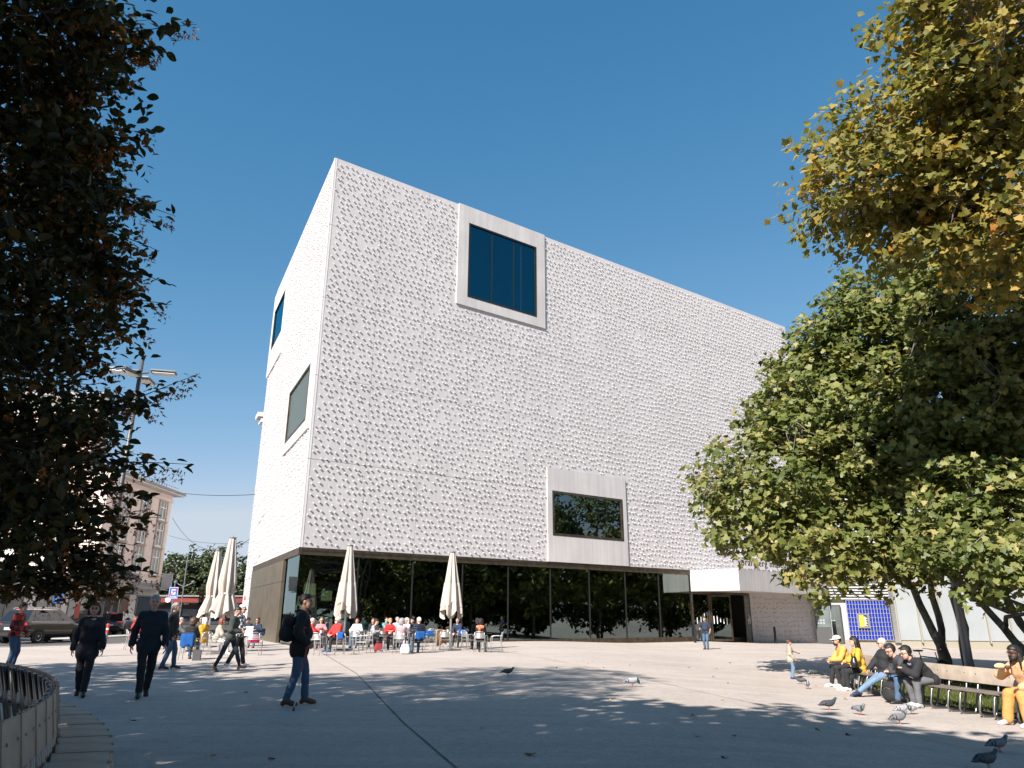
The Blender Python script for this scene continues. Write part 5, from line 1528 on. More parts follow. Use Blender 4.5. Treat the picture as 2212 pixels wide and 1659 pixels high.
def folds(P, amp, f=34.0, ph=0.0):
    x, y, z = P[..., 0], P[..., 1], P[..., 2]
    return amp * (np.sin(f * (z + .35 * x) + 3 * np.sin(9 * y + ph)) * .6 + np.sin(f * 1.7 * (y - .3 * z) + ph + 4 * np.sin(6 * x)) * .4)

# ---- head: centre of the skull at the origin, looking along +X, height 0.23
def head_proto(h=0.0102):
    pr = [('e', (-.012, 0, .022), (.098, .076, .096)), ('e', (.022, 0, -.045), (.064, .058, .070)), ('c', (.055, 0, -.085), (.062, 0, -.092), .026, .022),
          ('c', (.040, -.035, -.045), (.045, -.030, -.075), .030, .022), ('c', (.040, .035, -.045), (.045, .030, -.075), .030, .022),
          ('c', (.074, -.028, .024), (.074, .028, .024), .016, .016)]
    lo, hi = np.array([-.13, -.10, -.13]), np.array([.14, .10, .14])
    F, org, P = field(pr, lo, hi, h, .025)
    for s_ in (-1, 1):
        F = np.maximum(F, -(sd_ell(P, (.094, s_ * .031, .004), (.022, .020, .013))))
    sm = [('c', (.080, 0, .008), (.104, 0, -.026), .009, .014), ('c', (.084, -.018, -.058), (.084, .018, -.058), .0095, .0095)]
    for p in sm: F = smin(F, sd_cap(P, p[1], p[2], p[3], p[4]), .012)
    for s_ in (-1, 1):
        F = smin(F, sd_ell(P, (-.012, s_ * .078, -.006), (.022, .011, .034)), .008)
        F = np.minimum(F, sd_ell(P, (.076, s_ * .031, .004), (.0135, .0135, .0125)))
    V, Q = surface_net(F, org, h)
    c = V[Q].mean(1)
    mi = np.zeros(len(Q), int)
    lips = (np.abs(c[:, 1]) < .024) & (np.abs(c[:, 2] + .058) < .010) & (c[:, 0] > .080); mi[lips] = 1
    for s_ in (-1, 1):
        e = np.linalg.norm((c - np.array([.088, s_ * .031, .004])) / np.array([.012, .016, .009]), axis=1) < 1; mi[e] = 2
        b = (np.abs(c[:, 2] - .028) < .006) & (np.abs(np.abs(c[:, 1]) - .032) < .017) & (c[:, 0] > .070); mi[b] = 3
    return V, Q, mi
HEADS = (head_proto(.0105), head_proto(.0145))
# ---- hand: wrist at the origin, fingers along +X, palm facing -Z, thumb towards +Y
def hand_proto(curl, h=0.009):
    pr = [('e', (.045, 0, 0), (.050, .040, .015)), ('c', (-.03, 0, 0), (.02, 0, 0), .026, .030)]
    for i, (y, L_) in enumerate(((.030, .070), (.010, .078), (-.010, .072), (-.029, .056))):
        p = np.array([.085, y, .0]); a = .15
        for k in range(3):
            a2 = a + curl * (0.8 + .15 * k) * (k + .6)
            q = p + np.array([math.cos(a2), y * .3 * (1 if k == 0 else 0), -math.sin(a2)]) * L_ / 2.9
            pr.append(('c', tuple(p), tuple(q), .0098 - .001 * k, .0090 - .001 * k)); p = q
    p = np.array([.012, .030, -.004])
    for d, L_ in (((.65, .72, -.25 - curl * .3), .040), ((.9, .28 - curl * .3, -.3 - curl * .3), .033), ((.95, -.1 - curl * .4, -.3 - curl * .4), .026)):
        q = p + np.array(d) / np.linalg.norm(d) * L_; pr.append(('c', tuple(p), tuple(q), .012, .010)); p = q
    return net(pr, h, .008)
HAND_RELAX = hand_proto(.28)
HAND_GRIP = hand_proto(.75)

SKIN = {}
def skin(tone):
    cols = dict(fair=(0.52, 0.30, 0.22), tan=(0.42, 0.23, 0.15), brown=(0.085, 0.040, 0.024), olive=(0.40, 0.24, 0.16))
    return mat("skin_" + tone, cols[tone], rough=0.5, spec=0.35, var=.06, scale=25)
LIPS = mat("lips", (0.33, 0.11, 0.09), rough=0.4)
EYE = mat("eye_dark", (0.03, 0.022, 0.018), rough=0.2)
def cloth(name, col, **k):
    k.setdefault("rough", .85); k.setdefault("var", .12); k.setdefault("scale", 14); k.setdefault("bump", .5); k.setdefault("bscale", 26)
    return mat("cloth_" + name, col, **k)
def hair_mat(name, col):
    return mat("hair_" + name, col, rough=.55, var=.35, scale=60, spec=.4, detail=2)

def ik(a, t, l1, l2, pole):
    a = np.asarray(a, float); t = np.asarray(t, float); d = t - a; L = np.linalg.norm(d)
    L2 = min(max(L, abs(l1 - l2) + 1e-3), l1 + l2 - 1e-3); u = d / max(L, 1e-6); t = a + u * L2
    x = (l1 * l1 - l2 * l2 + L2 * L2) / (2 * L2); y = math.sqrt(max(0, l1 * l1 - x * x))
    p = np.asarray(pole, float); p = p - u * (p @ u); p /= max(np.linalg.norm(p), 1e-6)
    return a + u * x + p * y, t

def rotm(yaw, pitch, roll=0.0):
    """head frame: x forward; pitch>0 looks down"""
    return np.array(Matrix.Rotation(yaw, 3, 'Z') @ Matrix.Rotation(pitch, 3, 'Y') @ Matrix.Rotation(roll, 3, 'X'))

def person(label, loc, face, H=1.72, pose="stand", top="black", bottom="jeans", shoe="brown", tone="fair", hair=("short", "grey"), lean=0.0, seat=.45, hands=None, feet=None,
           head=(0, 0), build=1.0, female=False, jacket=0.022, hem=0.0, sleeve=1.0, legs_infl=.012, grip=(0, 0), group=None, extras=(), h=.020, collar=None, twist=0.0, top_m=None, bottom_m=None, skirt=None):
    """one figure; local +X is where the body faces, +Y its left; face = direction in degrees (0 = +X, 90 = +Y)"""
    k = H / 1.75
    root = thing("person", label, "person", loc, math.radians(face), group)
    sm = skin(tone)
    tm = top_m; bmt = bottom_m
    # --- skeleton
    cl, sl = math.cos(lean), math.sin(lean)
    if pose == "sit": pel = np.array([0.0, 0, seat / k + .105])
    else: pel = np.array([0.0, 0, .935])
    def sp(u, f=0.0, y=0.0):                       # along the spine, forwards, sideways
        return pel + np.array([sl * u + cl * f, y, cl * u - sl * f])
    sw = .148 if female else .168
    sh = {s_: sp(.452, 0, s_ * sw) + np.array([0, 0, 0]) for s_ in (1, -1)}
    if twist:
        R_ = np.array([[math.cos(twist), -math.sin(twist), 0], [math.sin(twist), math.cos(twist), 0], [0, 0, 1]])
        c0 = sp(.452); sh = {s_: c0 + R_ @ (sh[s_] - c0) for s_ in sh}
    neck0 = sp(.50, -.005); headc = sp(.50, 0.0) + np.array([sl * .10 + .035, 0, .10 + .085 * max(cl, .6)])
    hipj = {s_: pel + np.array([0, s_ * .088, -.02]) for s_ in (1, -1)}
    # --- hands and feet targets
    if hands is None:
        hands = {1: None, -1: None}
    hd = {}
    for s_ in (1, -1):
        t = hands.get(s_)
        if t is None:
            t = (sh[s_] + np.array([.05, s_ * .07, -.53])) if pose != "sit" else (pel + np.array([.40, s_ * .13, .10]))
        else: t = np.array(t, float)
        pole = np.array([-1, s_ * .55, -.25]) if pose != "sit" else np.array([-.5, s_ * 1.0, -.5])
        el, t = ik(sh[s_], t, .285, .255, pole)
        hd[s_] = (el, t)
    ft = {}
    for s_ in (1, -1):
        t = (feet or {}).get(s_)
        if t is None:
            t = np.array([.02, s_ * .10, .085]) if pose != "sit" else np.array([.46, s_ * .13, .085])
        else: t = np.array(t, float)
        kn, t = ik(hipj[s_], t[:3], .43, .42, (1, s_ * .12, .25))
        ft[s_] = (kn, t)
    b = build
    torso = [('c', hipj[1] * [1, .75, 1], hipj[-1] * [1, .75, 1], .105 * b, .105 * b), ('c', sp(.14, .012, .055), sp(.14, .012, -.055), .105 * b, .105 * b),
             ('c', sp(.22, .02 * b, .05), sp(.22, .02 * b, -.05), (.098 if female else .105) * b, (.098 if female else .105) * b),
             ('c', sp(.34, .012, .07), sp(.34, .012, -.07), .108, .108), ('c', sh[1], sp(.495, -.01, .02), .050, .042), ('c', sh[-1], sp(.495, -.01, -.02), .050, .042), ('c', sp(.42, 0, .07), sp(.42, 0, -.07), .088, .088)]
    if female: torso += [('c', sp(.36, .075, .065), sp(.36, .075, -.065), .058, .058)]
    if b > 1.08: torso += [('e', sp(.16, .10 * (b - 1) * 3), (.13 * b, .15 * b, .15))]
    arms = {}; legs = {}
    for s_ in (1, -1):
        el, t = hd[s_]
        arms[s_] = [('c', sh[s_], el, .052, .042), ('c', el, t, .041, .027)]
        kn, an = ft[s_]
        legs[s_] = [('c', hipj[s_], kn, .083 * (1 + (b - 1) * .5), .056), ('c', kn, an, .054, .036)]
    footp = {}
    for s_ in (1, -1):
        kn, an = ft[s_]
        tgt = (feet or {}).get(s_)
        tip = tgt[3] if (tgt is not None and len(tgt) > 3) else 0.0      # toe pitch: >0 heel up
        yaw = s_ * .12
        d = np.array([math.cos(yaw) * math.cos(tip), math.sin(yaw), -math.sin(tip)]); n_ = np.array([math.sin(tip), 0, math.cos(tip)])
        heel = an - d * .045 - n_ * .045; ball = an + d * .12 - n_ * .052; toe = an + d * .165 - n_ * .056
        footp[s_] = [('c', an, heel, .036, .034), ('c', an - n_ * .01, ball, .040, .034), ('c', ball, toe, .036, .026)]
    neck = [('c', neck0, headc + np.array([-.02, 0, -.06]), .056, .050)]
    body_pr = torso + arms[1] + arms[-1] + legs[1] + legs[-1] + footp[1] + footp[-1] + neck
    V, Q = net(body_pr, h * 1.3, .028)
    c = V[Q].mean(1)
    # which cloth covers what, so nothing bare pokes through a seam
    def near(pr): return np.min([sd_cap(c, p[1], p[2], p[3], p[4]) if p[0] == 'c' else sd_ell(c, p[1], p[2]) for p in pr], 0)
    dd = np.stack([near(neck), near(torso + arms[1] + arms[-1]), near(legs[1] + legs[-1]), near(footp[1] + footp[-1])], 0)
    mi = np.argmin(dd, 0)
    if sleeve < 1:
        fa = np.minimum(near([arms[1][1]]), near([arms[-1][1]])); mi[(fa < .02) & (mi == 1)] = 0
    shm = mat("shoe_" + shoe, dict(brown=(.10, .045, .02), black=(.012, .012, .013), white=(.72, .72, .70), grey=(.40, .39, .38), tan=(.22, .09, .03), navy=(.02, .03, .07), red=(.5, .06, .03), blue=(.05, .16, .3))[shoe], rough=.5)
    mats = [sm, tm, bmt, shm, LIPS, EYE, hair_mat(hair[1], HAIRC[hair[1]])]
    VV = [V]; QQ = [Q]; MM = [mi]; off = len(V)
    HEAD_V, HEAD_Q, HEAD_M = HEADS[1 if h > .024 else 0]
    hv = HEAD_V @ rotm(*head).T * (1.06 if not female else 1.02) + headc
    VV.append(hv); QQ.append(HEAD_Q + off); MM.append(np.array([0, 4, 5, 6])[HEAD_M]); off += len(hv)
    for s_ in (1, -1):
        el, t = hd[s_]
        pv, pq = HAND_GRIP if grip[0 if s_ == 1 else 1] else HAND_RELAX
        x = t - el; x /= np.linalg.norm(x)
        inn = np.array([0, -s_, 0.]) if pose != "sit" else np.array([0, -s_ * .3, -1.])
        z = -(inn - x * (inn @ x)); z /= np.linalg.norm(z)
        y = np.cross(z, x)
        lv = pv.copy()
        q_ = pq
        # thumb forwards/inwards on either hand
        fwd = np.array([1, 0, .2]) if pose != "sit" else np.array([0, -s_, 0.])
        if (y @ fwd) < 0: lv = lv * np.array([1, -1, 1]); q_ = pq[:, ::-1]
        W_ = lv * (1.0 if not female else .92)
        VV.append(W_ @ np.stack([x, y, z], 0) + t); QQ.append(q_ + off); MM.append(np.zeros(len(q_), int)); off += len(W_)
    o = link("body", mesh_np("body", np.concatenate(VV) * k, np.concatenate(QQ), mats, np.concatenate(MM)), root)
    # --- clothing over it
    tp = list(torso)
    for s_ in (1, -1):
        el, t = hd[s_]
        if sleeve >= 1:
            tp += [('c', sh[s_], el, .054, .046), ('c', el, t + (el - t) * .06, .045, .036)]
        elif sleeve > 0:
            tp += [('c', sh[s_], sh[s_] + (el - sh[s_]) * min(1, sleeve * 2), .058, .054)]
    if hem > 0:
        tp += [('c', pel + np.array([0, .06, -hem * .5]), pel + np.array([0, -.06, -hem * .5]), .118 * b, .118 * b), ('c', pel + np.array([0, .06, -hem]), pel + np.array([0, -.06, -hem]), .12 * b, .12 * b)] if pose != "sit" else [('c', pel + np.array([.08, .09, 0]), pel + np.array([.08, -.09, 0]), .105, .105)]
    ph = (sum(map(ord, label)) % 97) / 10.0
    def cutneck(F, P):
        F = F + folds(P, .0075, 24, ph)
        zc = pel[2] - .105 - hem
        if pose != "sit": F = np.maximum(F, zc - P[..., 2])
        return F
    v, q = net(tp, h, .030, jacket, cutneck)
    link(top, mesh_np(top, v * k, q, tm), root)
    if skirt:
        lp_ = [('c', pel + np.array([0, 0.05, 0]), pel + np.array([0, -.05, 0]), .11, .11)]
    lp_ = [('c', hipj[1] * [1, .75, 1], hipj[-1] * [1, .75, 1], .105 * b, .105 * b)]
    for s_ in (1, -1):
        kn, an = ft[s_]
        lp_ += [('c', hipj[s_], kn, .084 * (1 + (b - 1) * .5), .060), ('c', kn, an + (kn - an) * .06, .058, .048 if legs_infl > .008 else .042)]
    def cutleg(F, P): return F + folds(P, .0060, 27, ph + 2)
    v, q = net(lp_, h, .022, legs_infl, cutleg)
    link(bottom, mesh_np(bottom, v * k, q, bmt), root)
    for s_ in (1, -1):
        v, q = net(footp[s_], .018, .015, .008)
        zmin = (ft[s_][1][2] - .085 - .002)
        if not ((feet or {}).get(s_) is not None and len(feet[s_]) > 3): v[:, 2] = np.maximum(v[:, 2], .002)
        so = link("shoe", mesh_np("shoe", v * k, q, shm), root)
    # --- hair and other head wear, in head space
    make_hair(root, hair, headc, rotm(*head), k, 1.02 if female else 1.06, ph, h > .024)
    for e in extras: head_extra(root, e, headc, rotm(*head), k, hair)
    if collar is not None:
        n_ = np.array([sl, 0, cl]); c0 = neck0 + n_ * .012
        rr = []
        for i in range(12):
            a = 2 * PI * i / 12; rr.append(tuple((c0 + np.array([math.cos(a) * .078 * cl, math.sin(a) * .078, -math.cos(a) * .03 - math.cos(a) * .078 * sl])) * k))
        rr.append(rr[0])
        MB().tube(rr, .024 * k, 8, caps=False).build("collar", collar, root, True)
    root["_k"] = k
    return root, dict(hand=hd, head=headc, pel=pel, sh=sh, k=k, sp=sp, foot=ft)

HAIRC = dict(grey=(.28, .27, .26), white=(.62, .60, .56), dark=(.018, .013, .011), brown=(.075, .038, .02), blond=(.42, .27, .12), red=(.20, .05, .03), black=(.010, .009, .009), silver=(.42, .42, .42))
def in_head(V, hc, R, k): return (V @ R.T + hc) * k
def make_hair(root, hair, hc, R, k, sc, ph, lo=False):
    style, col = hair
    if style in ("none",): return
    hm = hair_mat(col, HAIRC[col])
    skull = [('e', (-.016, 0, .030), (.104, .084, .100))]
    thick = dict(short=.001, bald=.0, bob=.016, long=.012, curly=.022, bun=.008, updo=.014, dread=.010, fringe=.010, receding=.004).get(style, .006)
    pr = list(skull)
    if style in ("bob",): pr += [('c', (-.03, .07, .0), (-.01, .078, -.085), .035, .026), ('c', (-.03, -.07, .0), (-.01, -.078, -.085), .035, .026), ('c', (-.07, 0, 0), (-.07, 0, -.09), .06, .045), ('c', (.06, -.03, .085), (.06, .03, .085), .03, .03)]
    if style in ("long",): pr += [('c', (-.05, .06, .0), (-.05, .07, -.22), .038, .025), ('c', (-.05, -.06, .0), (-.05, -.07, -.22), .038, .025), ('c', (-.08, 0, 0), (-.10, 0, -.26), .06, .045)]
    if style == "curly": pr += [('e', (-.03, 0, .02), (.115, .105, .105)), ('e', (-.05, 0, -.05), (.08, .09, .07))]
    if style == "bun": pr += [('e', (-.085, 0, .085), (.042, .042, .040))]
    if style == "dread": pr += [('c', (-.05, .03, .03), (-.06, .03, -.1), .06, .045), ('c', (-.05, -.03, .03), (-.06, -.03, -.1), .06, .045)]
    if style == "fringe": pr += [('c', (.055, -.04, .07), (.075, .04, .055), .032, .028), ('c', (-.03, .06, .04), (-.01, .064, .0), .028, .018), ('c', (-.03, -.06, .04), (-.01, -.064, .0), .028, .018)]
    front = dict(receding=.045, bald=-.04, short=.062, bob=.080, fringe=.09).get(style, .066)
    def cut(F, P):
        x, y, z = P[..., 0], P[..., 1], P[..., 2]
        F = F + .004 * np.sin(70 * x + ph) * np.sin(66 * y) * np.sin(60 * z) * (3 if style == "curly" else 1)
        face = np.minimum.reduce([x + .0 * z + 0.012, front + 10 * np.abs(y) * 0 - z + .0, np.full_like(x, 1.0)])   # face region: in front of the ears and below the hairline
        line = np.minimum(x - .012 + (.02 if style in ("bob", "long", "curly") else 0), (front - .012) - z + .25 * (x - .05))
        F = np.maximum(F, line)
        if style in ("short", "receding", "bun"): F = np.maximum(F, -(z - .012 + np.clip((-.015 - x) * 1.6, 0, .075)))
        if style == "bald": F = np.maximum(np.maximum(F, z - .035), -(z + .05))
        return F
    v, q = net(pr, .0125 if k != 0 and not lo else .016, .02, thick, cut)
    if len(v): link("hair", mesh_np("hair", in_head(v * sc, hc, R, k), q, hm), root)
    if style == "dread":
        mb = MB(); rnd = random.Random(3)
        for i in range(26):
            a = rnd.uniform(-2.5, 2.5); y0 = .09 * math.sin(a); x0 = -.03 - .06 * math.cos(a)
            L_ = rnd.uniform(.22, .40); p0 = np.array([x0, y0, .04])
            pts = [p0 + np.array([.05 * t * rnd.uniform(.2, 1.4), y0 * .5 * t, -L_ * t]) for t in (0, .3, .6, 1)]
            mb.tube([tuple(in_head(p_[None, :], hc, R, k)[0]) for p_ in pts], [.010, .011, .010, .006], 5)
        mb.build("dreadlocks", hm, root, True)
def head_extra(root, e, hc, R, k, hair):
    def T(p): return tuple(in_head(np.array(p, float)[None, :], hc, R, k)[0])
    M = Matrix([[*(R[i] * k), hc[i] * k] for i in range(3)] + [[0, 0, 0, 1]])
    if e[0] in ("glasses", "sunglasses"):
        lm_ = mat("spectacle_dark", (.01, .01, .012), rough=.08, spec=.8)
        for s_ in (-1, 1):
            if e[0] == "sunglasses":
                o = MB().box((.104, s_ * .033, .004), (.006, .050, .036), bev=.002).build("lens", lm_, root)
            else:
                mb = MB(); mb.tube([(.104 + .0 * a, s_ * .033 + .022 * math.cos(a), .004 + .017 * math.sin(a)) for a in [2 * PI * i / 12 for i in range(13)]], .0022, 5, caps=False)
                o = mb.build("rim", lm_, root)
            o.matrix_local = M
            o = MB().tube([(.103, s_ * .055, .008), (.03, s_ * .080, .006), (-.015, s_ * .082, .002)], .0028, 5).build("temple", lm_, root); o.matrix_local = M
    elif e[0] == "headglasses":
        for s_ in (-1, 1):
            o = MB().box((.045, s_ * .034, .122), (.022, .046, .010), bev=.004).build("lens", mat("spectacle_dark", (.01, .01, .012), rough=.08, spec=.8), root); o.matrix_local = M
    elif e[0] == "cap":
        cm = cloth("cap_" + e[1], e[2])
        v, q = net([('e', (-.014, 0, .050), (.110, .088, .082))], .012, .02, .006, lambda F, P: np.maximum(F, .040 - P[..., 2]))
        o = link("cap", mesh_np("cap", v, q, cm), root); o.matrix_local = M
        mb = MB(); n = 10; vs_ = []
        for i in range(n + 1):
            a = -1.15 + 2.3 * i / n
            vs_ += [(.075 * math.cos(a) + .015, .088 * math.sin(a), .045), (.075 * math.cos(a) + .095 * math.cos(a) + .01, .078 * math.sin(a), .036)]
        top_ = [(x, y, z + .006) for x, y, z in vs_]; m_ = len(vs_)
        fs_ = [(2 * i, 2 * i + 1, 2 * i + 3, 2 * i + 2) for i in range(n)]
        mb.add(top_ + vs_, fs_ + [tuple(m_ + j for j in f[::-1]) for f in fs_] + [(2 * i + 1, m_ + 2 * i + 1, m_ + 2 * i + 3, 2 * i + 3) for i in range(n)])
        o = mb.build("peak", cm, root); o.matrix_local = M
    elif e[0] == "beard":
        hm = hair_mat(e[1], HAIRC[e[1]])
        v, q = net([('e', (.045, 0, -.085), (.058, .058, .050)), ('c', (.090, -.026, -.044), (.090, .026, -.044), .010, .010)], .0095, .015, .004, lambda F, P: np.maximum(F, P[..., 2] + .034 + 0 * P[..., 0]))
        o = link("beard", mesh_np("beard", v, q, hm), root); o.matrix_local = M
    elif e[0] == "moustache":
        o = MB().tube([(.094, -.026, -.050), (.102, 0, -.042), (.094, .026, -.050)], .008, 6).build("moustache", hair_mat(e[1], HAIRC[e[1]]), root, True); o.matrix_local = M
# ================================================================== café terrace
ALUC = mat("chair_aluminium", (0.46, 0.455, 0.44), rough=0.35, metal=0.55, var=.05, scale=8)
TABLET = mat("table_top_black", (0.03, 0.03, 0.032), rough=0.25)
CANVAS = mat("parasol_canvas", (0.44, 0.385, 0.335), rough=0.95, var=.06, scale=3, bump=.2, bscale=120)
BLANKET = mat("blue_blanket", (0.006, 0.07, 0.25), rough=1.0, var=.15, scale=12, bump=.4, bscale=80)
def zA(x, y): return ((1200 + x * .4069) / 1.8517, (2150 + y * .4069) / 1.8517)
def GA(x, y): return G(*zA(x, y))
def zR(x, y): return ((3000 + x * .4955) / 1.8517, (2300 + y * .4955) / 1.8517)
def chair_proto():
    """slatted aluminium armchair, sitter looks along +X; returns list of (name, mesh)"""
    parts = []
    for s_ in (-1, 1):
        m = MB(); m.tube([(.25, s_ * .27, 0), (.21, s_ * .26, .43), (.20, s_ * .265, .60), (.16, s_ * .27, .66), (-.05, s_ * .275, .675), (-.19, s_ * .25, .66)], .0125, 7); parts.append(("front_leg", m.mesh("front_leg", ALUC, True)))
        m = MB(); m.tube([(-.27, s_ * .24, 0), (-.20, s_ * .23, .42), (-.215, s_ * .225, .62), (-.26, s_ * .20, .80)], .0125, 7); parts.append(("rear_leg", m.mesh("rear_leg", ALUC, True)))
    m = MB()
    for i in range(7):
        x = -.17 + i * .065; m.box((x, 0, .445 + .012 * math.cos(i * .5)), (.050, .46, .010), bev=.003)
    m.tube([(.21, -.24, .43), (-.2, -.22, .43)], .010, 6); m.tube([(.21, .24, .43), (-.2, .22, .43)], .010, 6)
    parts.append(("seat", m.mesh("seat", ALUC)))
    for i in range(5):
        z = .58 + i * .046; m = MB(); n = 8
        x0 = -.212 - .20 * max(0, z - .6)
        vs_ = []; hw = .215 - .01 * i
        for j in range(n + 1):
            u = -1 + 2 * j / n
            for dz in (-.014, .014): vs_.append((x0 - .045 * (1 - u * u), u * hw, z + dz))
        vs2 = [(x - .007, y, z_) for x, y, z_ in vs_]; k = len(vs_)
        f = [(2 * j, 2 * j + 2, 2 * j + 3, 2 * j + 1) for j in range(n)]
        m.add(vs_ + vs2, f + [tuple(k + q for q in g[::-1]) for g in f] + [(2 * j + 1, 2 * j + 3, k + 2 * j + 3, k + 2 * j + 1) for j in range(n)] + [(2 * j, k + 2 * j, k + 2 * j + 2, 2 * j + 2) for j in range(n)])
        parts.append(("back_slat", m.mesh("back_slat", ALUC, True)))
    m = MB(); m.tube([(-.26, -.20, .80), (-.305, -.12, .825), (-.32, 0, .83), (-.305, .12, .825), (-.26, .20, .80)], .0125, 7); parts.append(("back_rail", m.mesh("back_rail", ALUC, True)))
    return parts
CH = chair_proto()
def chair(label, p, face):
    r_ = thing("cafe_chair", label, "chair", p, math.radians(face), "aluminium terrace chairs")
    for nm, me in CH: link(nm, me, r_)
    return r_
def blanket(label, p, face, side=0.0, w=.42, drop=.30):
    mb = MB(); n, m_ = 10, 12
    vs_ = []
    for i in range(m_ + 1):
        t = i / m_
        for j in range(n + 1):
            u = -1 + 2 * j / n
            wav = .012 * math.sin(5 * u + 3 * t) + .01 * math.sin(11 * u)
            if t < .45: x, z = -.30 + wav + .02, .845 - (0.45 - t) / .45 * .20 - .02 * u * u
            elif t < .55: x, z = -.315 - .03 * (t - .45) / .1, .85
            else: x, z = -.365 + wav - .02 * (t - .55), .845 - (t - .55) / .45 * drop * (1 + .12 * math.sin(4 * u))
            vs_.append((x + .03 * u * u, side + u * w / 2 * (1 - .04 * math.sin(6 * t)), z))
    f = [(i * (n + 1) + j, i * (n + 1) + j + 1, (i + 1) * (n + 1) + j + 1, (i + 1) * (n + 1) + j) for i in range(m_) for j in range(n)]
    mb.add(vs_, f)
    o = mb.build("blanket", BLANKET, None, True); o.location = p; o.rotation_euler = (0, 0, math.radians(face))
    md = o.modifiers.new("thick", 'SOLIDIFY'); md.thickness = .012
    return tag(o, label, "blanket", "blue blankets on the chairs")
def table(label, p, r=.36, h=.73):
    r_ = thing("cafe_table", label, "table", p, .4, "round terrace tables")
    MB().lathe([(0, h - .02), (r, h - .02), (r + .008, h - .01), (r, h), (0, h)], 28).build("table_top", TABLET, r_)
    MB().tube([(0, 0, .10), (0, 0, h - .02)], .032, 12).build("stem", ALUC, r_)
    for k in range(4):
        a = k * PI / 2; MB().tube([(0, 0, .14), (math.cos(a) * .18, math.sin(a) * .18, .075), (math.cos(a) * .36, math.sin(a) * .36, .02)], [.026, .022, .016], 8).build("foot", ALUC, r_)
    return r_
def hgt(px, py, b):
    r = ray(px, py); return CAM_H + math.hypot(b.x, b.y) / math.hypot(r[0], r[1]) * r[2]
def parasol(label, base_px, top_px, tied, seed, yaw=0.0):
    b = G(*base_px); Ht = hgt(*top_px, b) - b.z
    r_ = thing("folded_parasol", label, "parasol", b, yaw, "folded cream parasols")
    MB().tube([(0, 0, 0.05), (0, 0, Ht - .02)], .045, 14).build("pole", ALUC, r_, True)
    MB().box((0, 0, .03), (.75, .75, .06), bev=.02).build("base_plate", STEEL, r_)
    MB().lathe([(.10, Ht - .06), (.15, Ht - .04), (.15, Ht - .015), (.03, Ht), (.02, Ht + .06), (0, Ht + .08)], 16).build("cap", STEEL, r_)
    rnd = random.Random(seed)
    ph = rnd.uniform(0, 6); NA, NZ = 96, 40
    z1 = Ht - .05
    vs_ = []
    for i in range(NZ + 1):
        t = i / NZ
        for j in range(NA):
            a = 2 * PI * j / NA
            fold = math.cos(8 * a + ph) ; fine = math.cos(24 * a + ph * 2 + 2.0 * t) * .5 + math.cos(17 * a + 5 * t) * .4
            if tied:
                zb = 1.32 + .30 * (.5 + .5 * math.cos(4 * a + ph)) + .05 * fine
                zw = 2.30
                z = z1 + (zb - z1) * t
                if z > zw: u = (z1 - z) / (z1 - zw); R = .12 + .36 * math.sin(PI * min(1, u * .93)) ** .8 * (.35 + .65 * u) + (.16 - .16 * u) * 0
                if z > zw: R = .11 + .235 * (u ** .8) * (1 - max(0, u - .78) / .22 * .42)
                else: u = (zw - z) / (zw - zb); R = .24 + .24 * u ** .9
                amp = .14 + .16 * t
            else:
                zb = 1.30 + .42 * abs(math.sin(2 * a + ph)) ** 1.3 + .04 * fine
                z = z1 + (zb - z1) * t
                u = (z1 - z) / (z1 - 1.3); R = .105 + .345 * u ** .9 * (1 - max(0, u - .86) * .9)
                amp = .15 + .18 * t
            R = R * (1 + amp * fold + .05 * fine * (t + .2))
            vs_.append((R * math.cos(a), R * math.sin(a), z))
    f = [(i * NA + j, (i + 1) * NA + j, (i + 1) * NA + (j + 1) % NA, i * NA + (j + 1) % NA) for i in range(NZ) for j in range(NA)]
    m = MB(); m.add(vs_, f); m.build("canopy", CANVAS, r_, True)
    if tied: MB().lathe([(.25, 2.26), (.265, 2.28), (.265, 2.33), (.25, 2.35)], 24).build("tie_strap", CANVAS, r_)
    else:
        # the upper valance layer, ending higher
        vs_ = []
        for i in range(9):
            t = i / 8
            for j in range(NA):
                a = 2 * PI * j / NA; z = 2.9 - (2.9 - 1.95) * t + .12 * math.cos(4 * a + ph) * t
                u = (z1 - z) / (z1 - 1.3); R = .135 + .365 * u ** .9
                R *= 1 + (.10 + .14 * u) * math.cos(8 * a + ph); vs_.append((R * math.cos(a), R * math.sin(a), z))
        m = MB(); m.add(vs_, [(i * NA + j, (i + 1) * NA + j, (i + 1) * NA + (j + 1) % NA, i * NA + (j + 1) % NA) for i in range(8) for j in range(NA)]); m.build("valance", CANVAS, r_, True)
    return r_
parasol("folded cream parasol, shorter one of the tied pair at the left", (446, 1398), (468, 1188), True, 1)
parasol("folded cream parasol, taller one of the tied pair at the left", (474, 1409), (497, 1160), True, 2, .5)
parasol("folded cream parasol left of centre, above the guest in the red jacket", (741, 1404), (757, 1177), False, 3)
parasol("folded cream parasol right of centre, beside the brown coat", (972, 1405), (979, 1191), False, 4, .7)

